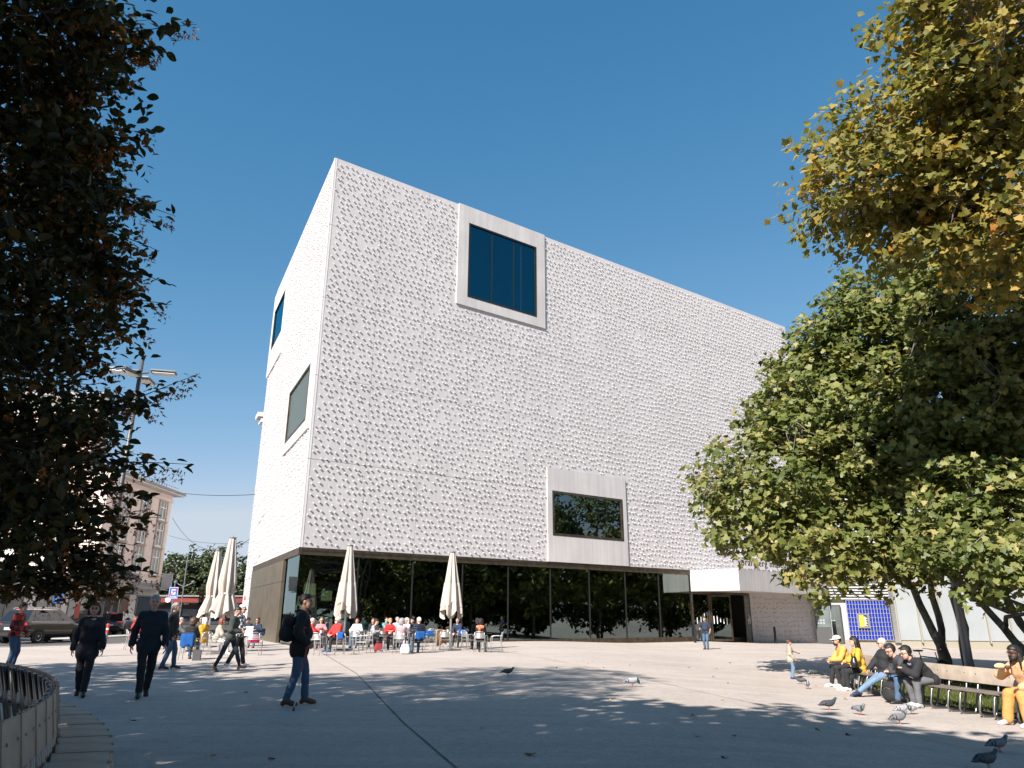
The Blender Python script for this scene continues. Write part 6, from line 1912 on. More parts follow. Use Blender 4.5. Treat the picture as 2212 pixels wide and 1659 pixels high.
# tables, chairs, blankets of the right group
T = {}
for key, lab, x, y in (("t1", "small black round table of the bearded man in the red jacket", 245, 1118), ("t2", "small black round table beside the woman in houndstooth", 815, 1132), ("t3", "small black round table behind the woman in floral shirt", 1062, 1108),
                       ("t4", "small black round table between the bald man and curly-haired woman", 1800, 1112), ("t5", "small black round table behind the parasol near the brown coat", 1470, 1090)):
    p = GA(x, y); T[key] = p; table(lab, p)
chairs_right = [("empty slatted chair nearest the standing man with crutch", 165, 1160, 75), ("slatted chair with a blue blanket beside the bearded man", 432, 1152, 60), ("empty slatted chair turned left in front of the houndstooth woman", 612, 1138, 170),
    ("empty slatted chair right of the brown coat, by the parasol pole", 1428, 1112, 88), ("slatted chair hung with a brown coat", 1335, 1078, 140), ("slatted chair with blue blanket left of the bald man's table", 1585, 1088, 100), ("empty slatted chair just left of the curly-haired woman", 1652, 1108, 40), ("empty slatted chair farthest right on the terrace", 1928, 1132, 175),
    ("empty slatted chair half hidden behind the blanket chair, near the parasol", 545, 1108, 80), ("slatted chair half hidden behind the brown coat", 1290, 1062, 100), ("slatted chair with folded blue blanket between puffer jacket and brown coat", 1262, 1112, 110)]
for lab, x, y, a in chairs_right: chair(lab, GA(x, y), a)
blanket("blue blanket over the chair beside the bearded man", GA(432, 1152), 60, -.05, .30, .26)
blanket("blue blanket over the chair left of the bald man's table", GA(1585, 1088), 100, 0, .40, .22)
blanket("blue blanket bunched over the chair next to the brown coat", GA(1262, 1112), 110, .04, .34, .22)
COAT = cloth("brown_coat", (.26, .14, .07))
def draped(name, label, cat, p, face, m, w=.46, drop=.72, x=-.34):
    mb = MB(); n, m_ = 12, 14; vs_ = []
    for i in range(m_ + 1):
        t = i / m_
        for j in range(n + 1):
            u = -1 + 2 * j / n
            wav = .03 * math.sin(6 * u + 2 * t) * t + .015 * math.sin(13 * u)
            vs_.append((x - .03 - wav - .05 * math.sin(PI * t) * (1 - u * u), u * w / 2 * (1 + .15 * t), .84 - drop * t * (1 + .10 * math.sin(3 * u)) - .05 * u * u))
    mb.add(vs_, [(i * (n + 1) + j, i * (n + 1) + j + 1, (i + 1) * (n + 1) + j + 1, (i + 1) * (n + 1) + j) for i in range(m_) for j in range(n)])
    o = mb.build(name, m, None, True); o.location = p; o.rotation_euler = (0, 0, math.radians(face))
    md = o.modifiers.new("thick", 'SOLIDIFY'); md.thickness = .03
    return tag(o, label, cat)
draped("coat", "long brown coat hanging over a chair back by the parasol", "coat", GA(1335, 1078), 140, COAT, .6, .70)

# left group
tl1 = G(412, 1408); table("small black table among the guests left of the tied parasols", tl1); tl2 = G(512, 1406); table("small black table in front of the woman with the scarf", tl2)
cl = [("slatted chair of the guest in red, behind the dark walkers", (283, 1404), 35), ("slatted chair with blue blanket of the dark-haired woman at left", (406, 1425), 95), ("slatted chair of the woman in yellow", (434, 1414), 150), ("slatted chair of the old man in grey at left", (381, 1408), 10),
      ("slatted chair of the guest in the beige coat", (463, 1415), 15), ("empty slatted chair with a pink bag, near the walking women", (546, 1416), 100), ("slatted chair of the woman with patterned scarf", (551, 1399), 262), ("slatted chair of the guest in black cap", (531, 1396), 255), ("slatted chair of the man in sunglasses at left", (429, 1397), 260)]
for lab, px, a in cl: chair(lab, G(*px), a)
blanket("blue blanket over the dark-haired woman's chair at the left", G(406, 1425), 95, 0, .44, .42)
blanket("blue blanket over the scarf woman's chair", G(551, 1399), 262, .1, .3, .3)

# flower pots, glasses and cups on the tables
POT = mat("white_pot", (.7, .7, .68), rough=.35)
LEAFP = mat("pot_leaf", (.04, .09, .02), rough=.6); PETAL = mat("pot_petal", (.45, .03, .05), rough=.6)
def flower_pot(label, p):
    r_ = thing("flower_pot", label, "flower pot", p, 0, "white flower pots on the tables")
    MB().lathe([(.05, 0), (.065, .11), (.06, .11), (.05, .02)], 14).build("pot", POT, r_)
    rnd = random.Random(int(p.x * 10)); a_ = MB(); b_ = MB()
    for k in range(50):
        d = Vector((rnd.gauss(0, 1), rnd.gauss(0, 1), abs(rnd.gauss(.6, .8)))).normalized() * rnd.uniform(.05, .13); c = Vector((0, 0, .12)) + d
        (b_ if k % 4 == 0 else a_).box(c, (.035, .025, .012), rnd.uniform(0, 6), rx=rnd.uniform(-1, 1), ry=rnd.uniform(-1, 1))
    a_.build("leaves", LEAFP, r_); b_.build("petals", PETAL, r_)
flower_pot("white flower pot with red blooms on the bearded man's table", T["t1"] + Vector((-.25, .1, .731)))
flower_pot("white flower pot with red blooms on the table by the houndstooth woman", T["t2"] + Vector((-.1, .08, .731)))
flower_pot("white flower pot on the table behind the right parasol", T["t5"] + Vector((-.1, 0, .731)))
CLEAR = glass_mat("clear_glass", (.85, .9, .9), .12)
def tumbler(label, p):
    o = MB().lathe([(.0, .004), (.026, .004), (.034, .12), (.031, .12), (.024, .01), (0, .01)], 12).build("drinking_glass", CLEAR, None, True); o.location = p; tag(o, label, "glass", "drinks on the tables")
def cup(label, p):
    r_ = thing("coffee_cup", label, "cup", p, 0, "drinks on the tables")
    MB().lathe([(.02, .01), (.042, .03), (.045, .075), (.040, .075), (.03, .03), (0, .025)], 14).build("bowl", POT, r_, True)
    MB().lathe([(0, 0), (.06, .004), (.07, .012), (.065, .014), (0, .01)], 16).build("saucer", POT, r_, True)
    MB().tube([(.043, 0, .06), (.07, 0, .055), (.068, 0, .035), (.04, 0, .032)], .006, 5).build("handle", POT, r_, True)
tumbler("water glass in the middle of the bearded man's table", T["t1"] + Vector((.1, -.15, .731))); tumbler("water glass at the right rim of the bearded man's table", T["t1"] + Vector((.2, .05, .731)))
tumbler("water glass on the houndstooth woman's table", T["t2"] + Vector((.12, -.1, .731))); cup("white coffee cup on the houndstooth woman's table", T["t2"] + Vector((.22, .1, .731)))
cup("white coffee cup on the table behind the floral shirt", T["t3"] + Vector((.0, -.1, .731))); tumbler("water glass on the bald man's table", T["t4"] + Vector((.1, -.1, .731))); cup("white cup on the left guests' table", tl1 + Vector((0, -.1, .731)))

# bags
def soft_bag(name, label, p, s, m, rz=0.0, handles=True, k=0.02, cat="bag"):
    r_ = thing(name, label, cat, p, rz)
    v, q = net([('c', (-s[0] * .3, 0, s[2] * .25), (s[0] * .3, 0, s[2] * .25), s[1] * .48, s[1] * .48), ('c', (-s[0] * .29, 0, s[2] * .5), (s[0] * .29, 0, s[2] * .5), s[1] * .42, s[1] * .42), ('c', (-s[0] * .27, 0, s[2] * .8), (s[0] * .27, 0, s[2] * .8), s[1] * .28, s[1] * .28)], .018, .06, 0, lambda F, P: F + folds(P, .006, 26))
    v[:, 2] = np.maximum(v[:, 2], 0.002)
    link("body", mesh_np("body", v, q, m), r_)
    if handles:
        for s_ in (-1, 1):
            MB().tube([(-s[0] * .22, s_ * s[1] * .2, s[2] * .85), (-s[0] * .18, s_ * s[1] * .25, s[2] * 1.2), (s[0] * .18, s_ * s[1] * .25, s[2] * 1.2), (s[0] * .22, s_ * s[1] * .2, s[2] * .85)], .009, 6).build("handle", m, r_, True)
    return r_
soft_bag("shopping_bag", "white plastic bag standing beside the floral-shirted woman's chair", GA(1030, 1148), (.34, .20, .42), mat("plastic_white", (.68, .68, .66), rough=.4), .3)
soft_bag("handbag", "dark red bag on the ground under the houndstooth woman's table", GA(772, 1120), (.34, .22, .34), cloth("bag_red", (.20, .015, .02)), .2)
soft_bag("handbag", "bright pink bag lying on the empty chair by the walkers", G(546, 1416) + Vector((0, 0, .455)), (.34, .20, .22), cloth("bag_pink", (.62, .03, .12)), .1)
soft_bag("handbag", "brown handbag on the scarf woman's table", tl2 + Vector((.2, -.05, .731)), (.26, .14, .16), cloth("bag_brown", (.12, .05, .02)), .4)
pb = thing("paper_bag", "small dark paper bag under the blue-blanket chair at the left", "bag", G(424, 1427), .2)
MB().box((0, 0, .17), (.26, .12, .34), bev=.004).build("body", mat("paper_dark", (.06, .06, .065), rough=.7), pb); MB().tube([(-.06, 0, .34), (-.04, 0, .42), (.04, 0, .42), (.06, 0, .34)], .004, 5).build("handle", BLACKP, pb)
# ================================================================== people
def wave_mat(name, col, col2, kind="check", scale=18.0):
    m = mat("cloth_" + name, col, rough=.85)
    nt = m.node_tree; N = nt.nodes; L = nt.links; b = N["Principled BSDF"]; tc = N.new("ShaderNodeTexCoord")
    if kind == "check":
        t = N.new("ShaderNodeTexChecker"); t.inputs["Scale"].default_value = scale; t.inputs[1].default_value = (*col, 1); t.inputs[2].default_value = (*col2, 1)
        L.new(tc.outputs["Object"], t.inputs["Vector"]); L.new(t.outputs[0], b.inputs["Base Color"])
    elif kind == "floral":
        t = N.new("ShaderNodeTexVoronoi"); t.inputs["Scale"].default_value = scale
        rp = N.new("ShaderNodeValToRGB"); rp.color_ramp.elements[0].position = .25; rp.color_ramp.elements[0].color = (*col2, 1); rp.color_ramp.elements[1].position = .5; rp.color_ramp.elements[1].color = (*col, 1)
        L.new(tc.outputs["Object"], t.inputs["Vector"]); L.new(t.outputs["Distance"], rp.inputs[0]); L.new(rp.outputs[0], b.inputs["Base Color"])
    elif kind == "puffer":
        t = N.new("ShaderNodeTexWave"); t.bands_direction = 'Z'; t.inputs["Scale"].default_value = scale; t.inputs["Distortion"].default_value = 1.0
        bp = N.new("ShaderNodeBump"); bp.inputs["Strength"].default_value = .9; bp.inputs["Distance"].default_value = .03
        L.new(tc.outputs["Object"], t.inputs["Vector"]); L.new(t.outputs["Fac"], bp.inputs["Height"]); L.new(bp.outputs[0], b.inputs["Normal"]); b.inputs["Roughness"].default_value = .45
    return m
BLACK = cloth("black", (.014, .014, .016)); NAVY = cloth("navy", (.014, .022, .045)); NIGHT = cloth("night_blue", (.010, .011, .018)); DKBLUE = cloth("dark_blue_jacket", (.010, .017, .028)); JEANS = cloth("jeans", (.055, .10, .17), scale=5); JEANS_L = cloth("light_jeans", (.12, .19, .28), scale=5)
CHAR = cloth("charcoal", (.045, .046, .05)); GREYT = cloth("grey_trousers", (.11, .11, .115)); REDC = cloth("red", (.52, .025, .02)); PINKC = cloth("pink", (.55, .20, .22)); WHITEC = cloth("white", (.70, .69, .67)); LBLUE = cloth("light_blue", (.36, .50, .62))
YEL = cloth("yellow", (.56, .30, .02)); MUST = cloth("mustard", (.47, .28, .03)); MARI = cloth("marigold", (.58, .32, .07)); BEIGE = cloth("beige", (.36, .31, .25)); ORANGE = cloth("orange", (.50, .23, .065)); PEACH = cloth("peach", (.55, .33, .17)); TEAL = cloth("teal", (.10, .27, .32)); OLIVE = cloth("dark_green_jacket", (.035, .042, .036))
HOUND = wave_mat("houndstooth", (.03, .03, .032), (.55, .54, .52), "check", 22); FLOR = wave_mat("floral", (.36, .30, .30), (.28, .09, .13), "floral", 30); REDFL = wave_mat("red_floral", (.58, .07, .03), (.7, .42, .22), "floral", 22); PUFF = wave_mat("navy_puffer", (.014, .02, .035), None, "puffer", 5.0); PUFFB = wave_mat("black_puffer", (.016, .016, .018), None, "puffer", 6.0)
SCARF = wave_mat("patterned_scarf", (.5, .5, .5), (.05, .05, .07), "floral", 40)
P = person
# ---- walkers and bystanders in the shaded foreground
R1, j1 = P("man in dark jacket and jeans with backpack, leaning on a crutch in the centre-left foreground", G(636, 1523), 14, 1.80, "stand", "jacket", "trousers", "brown", "tan", ("short", "dark"), lean=.02, hands={-1: (.13, -.21, .96), 1: (.06, .27, .90)},
    feet={1: (.15, .13, .085), -1: (-.14, -.12, .085)}, head=(-.15, .05), build=1.10, hem=.10, top_m=BLACK, bottom_m=JEANS, grip=(0, 1), extras=(("headglasses",), ("moustache", "dark")), h=.016, collar=BLACK)
R2, j2 = P("woman with brown bob in dark coat walking towards the camera, far left", G(172, 1505), 297, 1.66, "stand", "coat", "trousers", "black", "fair", ("bob", "brown"), feet={1: (.24, .05, .085), -1: (-.26, -.05, .13, .7)}, hands={1: (.14, .26, .86), -1: (-.06, -.26, .87)}, head=(.0, .0), female=True, build=1.02, hem=.16,
    top_m=NIGHT, bottom_m=BLACK, jacket=.022, h=.018, extras=(("glasses",),), collar=SCARF)
R3, j3 = P("grey-haired man in dark blue jacket walking towards the camera, left", G(305, 1507), 296, 1.80, "stand", "jacket", "trousers", "black", "fair", ("short", "grey"), feet={1: (-.26, .06, .13, .7), -1: (.25, -.05, .085)}, hands={1: (.12, .27, .88), -1: (-.04, -.28, .88)}, build=1.0, hem=.10, top_m=DKBLUE, bottom_m=BLACK, jacket=.022, h=.018, collar=DKBLUE)
R4, j4 = P("man in black jacket and jeans standing among the guests, looking right", G(360, 1445), 15, 1.78, "stand", "jacket", "trousers", "brown", "fair", ("short", "grey"), feet={1: (.14, .12, .085), -1: (-.12, -.10, .085)}, hands={-1: (.06, -.24, .88), 1: (.12, .2, .95)}, head=(.1, -.05), build=1.06, hem=.10, top_m=BLACK, bottom_m=JEANS, jacket=.03, collar=BLACK)
P("man in red shirt and jeans at the extreme left edge behind the curved bench", G(16, 1449), 5, 1.76, "stand", "shirt", "trousers", "black", "fair", ("short", "brown"), lean=.08, hands={-1: (.22, -.20, .95), 1: (.2, .2, .95)}, top_m=wave_mat("red_check", (.45, .03, .02), (.04, .02, .02), "check", 7), bottom_m=JEANS)
R5, j5 = P("woman in black jacket and brown boots striding right past the parasols", G(490, 1450), 2, 1.68, "stand", "jacket", "trousers", "tan", "fair", ("short", "dark"), lean=.14, feet={1: (.33, .07, .095, -.25), -1: (-.34, -.07, .12, .6)}, hands={1: (.27, .05, 1.06), -1: (.27, -.05, 1.05)}, head=(0, .45), female=True, top_m=OLIVE, bottom_m=cloth("dark_denim", (.014, .02, .034)), jacket=.022, legs_infl=.004)
R6, j6 = P("woman with long white hair walking right, half hidden by the striding woman", G(508, 1441), 2, 1.74, "stand", "sweater", "trousers", "white", "fair", ("long", "white"), feet={1: (.2, .07, .085), -1: (-.22, -.07, .11, .45)}, hands={1: (.30, .05, 1.02), -1: (.30, -.10, 1.0)}, head=(-.2, .05), female=True, top_m=wave_mat("striped", (.03, .03, .04), (.5, .5, .5), "check", 12), bottom_m=BLACK, extras=(("sunglasses",),))
o = MB().box((0, 0, 0), (.22, .012, .30), .2, bev=.003, rx=-.5).build("document_folder", mat("paper_white_blue", (.62, .66, .74), rough=.6)); o.location = Vector(R6.location) + Vector((.34, -.16, 1.0)); tag(o, "white papers held by the white-haired walking woman", "papers")
# ---- door man and girl
R7, j7 = P("man in navy polo shirt and jeans before the entrance, jacket in hand", G(1527, 1403), 235, 1.74, "stand", "polo_shirt", "trousers", "brown", "olive", ("short", "black"), feet={1: (.05, .10, .085), -1: (.0, -.10, .085)}, hands={1: (.10, .28, .92), -1: (.10, -.33, 1.0)}, head=(-.5, .0), build=1.12, sleeve=.45, top_m=NAVY, bottom_m=JEANS, jacket=.020, grip=(0, 1))
jk = draped("jacket", "black leather jacket carried by the man in the navy polo", "jacket", R7.location, 235, mat("leather_black", (.014, .014, .015), rough=.4), .26, .55, 0)
jk.location = Vector(R7.location) + Vector((-.42, -.05, .22))
R8, j8 = P("small girl with hair bun, beige fur-collared coat and jeans, arm stretched right", G(1711, 1467), 350, 1.14, "stand", "coat", "trousers", "navy", "fair", ("bun", "brown"), hands={1: (.50, .22, 1.16), -1: (.16, -.20, .92)}, head=(.1, .1), build=1.05, female=True, hem=.10, top_m=BEIGE, bottom_m=JEANS_L, jacket=.030, h=.022, collar=cloth("fur_brown", (.22, .17, .13), bump=.9))
# ---- bench sitters at the right
BC = Vector((27.2, 17.8, 0)); BR = 18.15
def bench_pt(y):
    s_ = (y - BC.y) / BR; th = PI - math.asin(s_)
    q = BC + Vector((math.cos(th), math.sin(th), 0)) * (BR + .08)
    return Vector((q.x, q.y, ground_z(q.x, q.y))), math.degrees(th)
def sitter(label, y, dface=0, **k):
    q, a = bench_pt(y)
    return P(label, q, a + dface, pose="sit", seat=.455, **k)
R9, j9 = sitter("man in marigold sweater and white cap leaning forward on the bench", 21.3, 8, H=1.78, top="sweater", bottom="trousers", shoe="white", tone="olive", hair=("short", "black"), lean=.42, hands={1: (.50, .03, .70), -1: (.50, -.04, .68)}, feet={1: (.36, .14, .085), -1: (.50, -.12, .085)}, head=(0, .10), top_m=MARI, bottom_m=BLACK, extras=(("cap", "white", (.66, .66, .65)), ("sunglasses",), ("beard", "black")), h=.017)
R10, j10 = sitter("woman in mustard sweater with long dark hair, handbag on her lap", 20.3, 0, H=1.66, top="sweater", bottom="trousers", shoe="white", tone="fair", hair=("long", "dark"), female=True, build=1.12, lean=.12, hands={1: (.36, .16, .78), -1: (.40, -.06, .74)}, feet={1: (.42, .10, .085), -1: (.50, -.08, .085)}, head=(-.25, .1), top_m=MUST, bottom_m=BLACK, h=.017)
q, a = bench_pt(20.0)
hb = soft_bag("handbag", "black leather handbag on the mustard-sweater woman's lap", Vector((q.x - .30, q.y - .10, q.z + .60)), (.40, .17, .27), mat("leather_bag", (.012, .012, .013), rough=.3), 1.2)
R11, j11 = sitter("grey-haired woman in black and blue jacket with arm along the bench back", 18.75, 6, H=1.70, top="jacket", bottom="trousers", shoe="navy", tone="fair", hair=("short", "silver"), female=True, build=1.05, lean=-.12, hands={1: (-.18, .62, .98), -1: (.34, -.12, .62)}, feet={1: (.82, .06, .10), -1: (.72, -.06, .085)}, head=(-.1, .05), top_m=BLACK, bottom_m=JEANS_L, extras=(("sunglasses",),), collar=cloth("bright_blue", (.03, .20, .55)), jacket=.03, h=.017)
R12, j12 = sitter("young man in black jacket bent over a phone on the bench", 16.75, 4, H=1.82, top="jacket", bottom="trousers", shoe="grey", tone="fair", hair=("fringe", "black"), lean=.80, hands={1: (.62, .04, .74), -1: (.62, -.05, .74)}, feet={1: (.44, .16, .085), -1: (.34, -.14, .085)}, head=(-.1, .35), top_m=BLACK, bottom_m=GREYT, jacket=.03, h=.017, collar=cloth("grey_hood", (.20, .20, .21)), extras=(("glasses",),))
R13, j13 = sitter("dark-haired young man with glasses beside the phone, partly hidden", 17.35, -6, H=1.78, top="jacket", bottom="trousers", shoe="black", tone="fair", hair=("fringe", "dark"), lean=.72, hands={1: (.55, .14, .66), -1: (.52, -.10, .66)}, feet={1: (.46, .12, .085), -1: (.40, -.12, .085)}, head=(.3, .45), top_m=CHAR, bottom_m=JEANS, extras=(("glasses",),), h=.017)
q, a = bench_pt(16.75)
d_ = Vector((math.cos(math.radians(a + 4)), math.sin(math.radians(a + 4)), 0))
o = MB().box((0, 0, 0), (.012, .08, .16), math.radians(a), bev=.003, ry=-.6).build("smartphone", mat("phone_black", (.01, .01, .012), rough=.1)); o.location = q + d_ * .78 + Vector((0, 0, .80)); tag(o, "smartphone held by the young man in black on the bench", "phone")
R14, j14 = sitter("man with dreadlocks in an orange tracksuit eating on the bench, right edge", 14.0, -4, H=1.80, top="hoodie", bottom="trousers", shoe="grey", tone="brown", hair=("dread", "black"), lean=.45, hands={1: (.42, .16, .62), -1: (.44, -.10, .92)}, feet={1: (.44, .20, .085), -1: (.50, -.18, .085)}, head=(0, .05), build=1.08, top_m=PEACH, bottom_m=ORANGE, jacket=.035, legs_infl=.035, extras=(("glasses",), ("beard", "black")), h=.017, grip=(0, 1), collar=PEACH)
q, a = bench_pt(14.0); d_ = Vector((math.cos(math.radians(a)), math.sin(math.radians(a)), 0)); n_ = Vector((-d_.y, d_.x, 0))
v, qq = net([('e', (0, 0, 0), (.09, .045, .035)), ('e', (.0, .0, .028), (.085, .04, .028))], .009, .01, 0, lambda F, Pp: F + folds(Pp, .004, 60))
o = link("sandwich", mesh_np("sandwich", v, qq, mat("bread", (.50, .36, .20), rough=.8, var=.3, scale=30))); o.location = q + d_ * .58 - n_ * .10 + Vector((0, 0, .98)); tag(o, "sandwich held by the man with dreadlocks", "food")
# backpacks
def backpack(label, loc, rz, m, s=1.0, tilt=0.0):
    r_ = thing("backpack", label, "backpack", loc, rz)
    r_.scale = (s, s, s); r_.rotation_euler = (0, tilt, rz)
    v, q_ = net([('c', (-.0, -.07, .15), (-.0, .07, .15), .13, .13), ('c', (0, -.055, .36), (0, .055, .36), .105, .105), ('e', (.10, 0, .17), (.06, .12, .12))], .018, .04, 0, lambda F, Pp: F + folds(Pp, .004, 30))
    v[:, 2] = np.maximum(v[:, 2], .004)
    link("body", mesh_np("body", v, q_, m), r_)
    for s_ in (-1, 1): MB().tube([(-.09, s_ * .06, .44), (-.17, s_ * .08, .36), (-.17, s_ * .09, .18), (-.10, s_ * .09, .08)], .016, 6).build("strap", m, r_, True)
    MB().tube([(0, -.04, .465), (0, -.03, .51), (0, .03, .51), (0, .04, .465)], .008, 6).build("grab_handle", m, r_, True)
    MB().tube([(.105, -.10, .30), (.12, 0, .33), (.105, .10, .30)], .004, 5).build("zip", mat("zip_grey", (.2, .2, .2), rough=.4), r_)
    return r_
backpack("black backpack with red lining standing at the young men's feet", G(1928, 1519), math.radians(200), BLACK, .98)
q = Vector(R1.location)
backpack("black backpack worn by the man with the crutch", q + Vector((-.20, -.05, .98)), math.radians(194), BLACK, 1.0)
# crutch
CRR = mat("crutch_red", (.22, .02, .02), rough=.4)
ct = G(634, 1536); k1 = j1["k"]; hand = Vector(j1["hand"][-1][1]) * k1
yaw = math.radians(14); hw_ = Vector(R1.location) + Vector((hand.x * math.cos(yaw) - hand.y * math.sin(yaw), hand.x * math.sin(yaw) + hand.y * math.cos(yaw), hand.z))
cr = thing("crutch", "red and silver forearm crutch held by the man in the foreground", "crutch", ct)
hh = hw_ - ct; up_ = Vector((-.05, 0, 1)).normalized()
MB().tube([(0, 0, .04), hh * .62], .011, 8).build("lower_tube", ALUC, cr)
MB().tube([hh * .55, hh * 1.0], .014, 8).build("upper_tube", CRR, cr)
MB().tube([hh - Vector((.06, 0, 0)), hh + Vector((.07, 0, .01))], .017, 8).build("handle", CRR, cr)
MB().tube([hh, hh + Vector((-.07, .0, .13)), hh + Vector((-.11, .0, .25))], [.014, .018, .02], 8).build("forearm_stay", CRR, cr)
MB().tube([hh + Vector((-.05, -.05, .25)), hh + Vector((-.13, -.045, .25)), hh + Vector((-.15, 0, .25)), hh + Vector((-.13, .045, .25)), hh + Vector((-.05, .05, .25))], .018, 6).build("cuff", CRR, cr)
MB().lathe([(.022, 0), (.022, .03), (.014, .06)], 10).build("rubber_tip", CRR, cr)
# ---- café guests, right group
def guest(label, p, face, ch=None, **k):
    k.setdefault("H", 1.70); k.setdefault("h", .027); k.setdefault("seat", .455)
    r = P(label, p, face, pose="sit", **k)
    if ch: chair(ch, p, face)
    return r
CHF = "slatted chair of the "
guest("woman in red at the left end, hidden behind the crutch man", GA(95, 1108), 10, CHF + "woman in red behind the crutch man", top="sweater", bottom="trousers", shoe="red", hair=("short", "white"), female=True, top_m=REDC, bottom_m=CHAR, hands={1: (.38, .08, .80), -1: (.36, -.1, .80)})
guest("woman in pink sweater with short blond hair and sunglasses", GA(190, 1088), 285, CHF + "woman in pink", top="sweater", bottom="trousers", shoe="black", hair=("fringe", "blond"), female=True, top_m=PINKC, bottom_m=CHAR, hands={1: (.34, .10, .80), -1: (.34, -.1, .80)}, extras=(("sunglasses",),))
guest("white-bearded man in red and black jacket over pale shirt", GA(352, 1122), 235, CHF + "bearded man in the red jacket", top="jacket", bottom="trousers", shoe="blue", hair=("receding", "white"), build=1.1, H=1.78, top_m=REDC, bottom_m=BLACK, head=(-.35, .05), hands={1: (.34, .10, .68), -1: (.36, -.1, .70)}, extras=(("sunglasses",), ("beard", "white")), jacket=.03, collar=LBLUE)
guest("guest in white shirt behind the left parasol", GA(548, 1086), 265, CHF + "guest in white behind the parasol", top="shirt", bottom="trousers", shoe="black", hair=("short", "brown"), top_m=WHITEC, bottom_m=JEANS, hands={1: (.3, .08, .85), -1: (.3, -.08, .85)})
guest("woman in black and white houndstooth jacket leaning over the table", GA(690, 1108), 345, CHF + "houndstooth woman", top="jacket", bottom="trousers", shoe="black", hair=("bun", "dark"), female=True, lean=.35, top_m=HOUND, bottom_m=BLACK, hands={1: (.45, .10, .82), -1: (.42, -.1, .82)}, head=(0, .3))
guest("brown-haired guest half hidden behind the houndstooth woman", GA(706, 1074), 280, CHF + "brown-haired guest behind houndstooth", top="sweater", bottom="trousers", shoe="black", hair=("long", "brown"), female=True, top_m=BLACK, bottom_m=BLACK)
guest("blond woman in bright red sweater facing the camera", GA(872, 1098), 290, CHF + "blond woman in red", top="sweater", bottom="trousers", shoe="black", hair=("fringe", "blond"), female=True, top_m=REDC, bottom_m=CHAR, head=(.3, .05), hands={1: (.30, .10, .82), -1: (.30, -.1, .82)})
guest("man in pale blue shirt behind the floral-shirted woman", GA(945, 1068), 300, CHF + "man in pale blue", top="shirt", bottom="trousers", shoe="black", hair=("short", "grey"), H=1.80, top_m=LBLUE, bottom_m=CHAR, head=(.5, 0))
guest("guest in teal shirt farthest back, beside the pale blue shirt", GA(835, 1055), 320, CHF + "guest in teal", top="shirt", bottom="trousers", shoe="black", hair=("short", "dark"), H=1.78, top_m=TEAL, bottom_m=CHAR)
guest("grey-haired woman in floral shirt, back to the camera", GA(985, 1143), 78, CHF + "woman in floral shirt", top="shirt", bottom="trousers", shoe="black", hair=("curly", "grey"), female=True, build=1.1, top_m=FLOR, bottom_m=JEANS, hands={1: (.36, .10, .84), -1: (.36, -.1, .84)})
guest("white-haired woman between floral shirt and puffer jacket", GA(1040, 1082), 235, CHF + "white-haired woman at the back", top="sweater", bottom="trousers", shoe="black", hair=("curly", "white"), female=True, top_m=WHITEC, bottom_m=CHAR, extras=(("glasses",),))
guest("dark-haired woman in black at the back of the table", GA(1098, 1072), 240, CHF + "dark-haired woman at the back", top="sweater", bottom="trousers", shoe="black", hair=("bob", "dark"), female=True, top_m=BLACK, bottom_m=BLACK, head=(-.3, 0))
guest("white-haired man in navy puffer jacket, back to the camera", GA(1158, 1134), 112, CHF + "man in navy puffer jacket", top="puffer_jacket", bottom="trousers", shoe="black", hair=("short", "white"), H=1.80, build=1.12, top_m=PUFF, bottom_m=JEANS, jacket=.036, hands={1: (.36, .10, .82), -1: (.36, -.1, .82)}, head=(.3, .1))
blanket("blue blanket over the puffer-jacket man's chair", GA(1158, 1134), 112, 0, .40, .30)
guest("man in dark suit half hidden by the right parasol", GA(1545, 1075), 262, CHF + "man in dark suit", top="jacket", bottom="trousers", shoe="black", hair=("short", "dark"), H=1.78, top_m=NAVY, bottom_m=BLACK, collar=LBLUE)
guest("bald man in black facing the camera at the right table", GA(1738, 1092), 262, CHF + "bald man", top="sweater", bottom="trousers", shoe="brown", hair=("bald", "grey"), H=1.78, top_m=BLACK, bottom_m=CHAR, extras=(("glasses",), ("beard", "grey")))
R15, j15 = guest("curly dark-haired woman with red patterned scarf, back to the camera", GA(1772, 1130), 82, CHF + "curly-haired woman with red scarf", top="sweater", bottom="skirt", shoe="brown", hair=("curly", "dark"), female=True, top_m=BLACK, bottom_m=BLACK)
v, qq = net([('c', (-.10, .10, 1.02), (-.10, -.10, 1.02), .075, .075), ('c', (-.13, .03, .98), (-.14, 0, .82), .085, .04)], .016, .03, 0, lambda F, Pp: F + folds(Pp, .006, 28))
sc = link("scarf", mesh_np("scarf", v, qq, REDFL), R15)
# ---- café guests, left group
guest("guest in red coat seated behind the dark walkers", G(283, 1404), 35, top="coat", bottom="trousers", shoe="black", hair=("bob", "red"), female=True, top_m=REDC, bottom_m=BLACK, jacket=.035)
guest("old man in grey sweater at the left table", G(381, 1408), 20, top="sweater", bottom="trousers", shoe="black", hair=("receding", "grey"), top_m=GREYT, bottom_m=CHAR, head=(-.3, 0), extras=(("glasses",),))
guest("dark-haired woman in black quilted jacket, back to the camera at left", G(406, 1425), 92, top="quilted_jacket", bottom="trousers", shoe="brown", hair=("curly", "brown"), female=True, top_m=PUFFB, bottom_m=JEANS, jacket=.03, head=(.5, 0), extras=(("sunglasses",),))
guest("white-haired woman in yellow hooded coat at the left", G(434, 1414), 150, top="coat", bottom="trousers", shoe="white", hair=("bob", "white"), female=True, build=1.08, top_m=YEL, bottom_m=YEL, jacket=.034, collar=YEL)
guest("man in sunglasses facing the camera behind the yellow coat", G(429, 1397), 260, top="sweater", bottom="trousers", shoe="black", hair=("short", "brown"), top_m=CHAR, bottom_m=CHAR, extras=(("sunglasses",),), H=1.78)
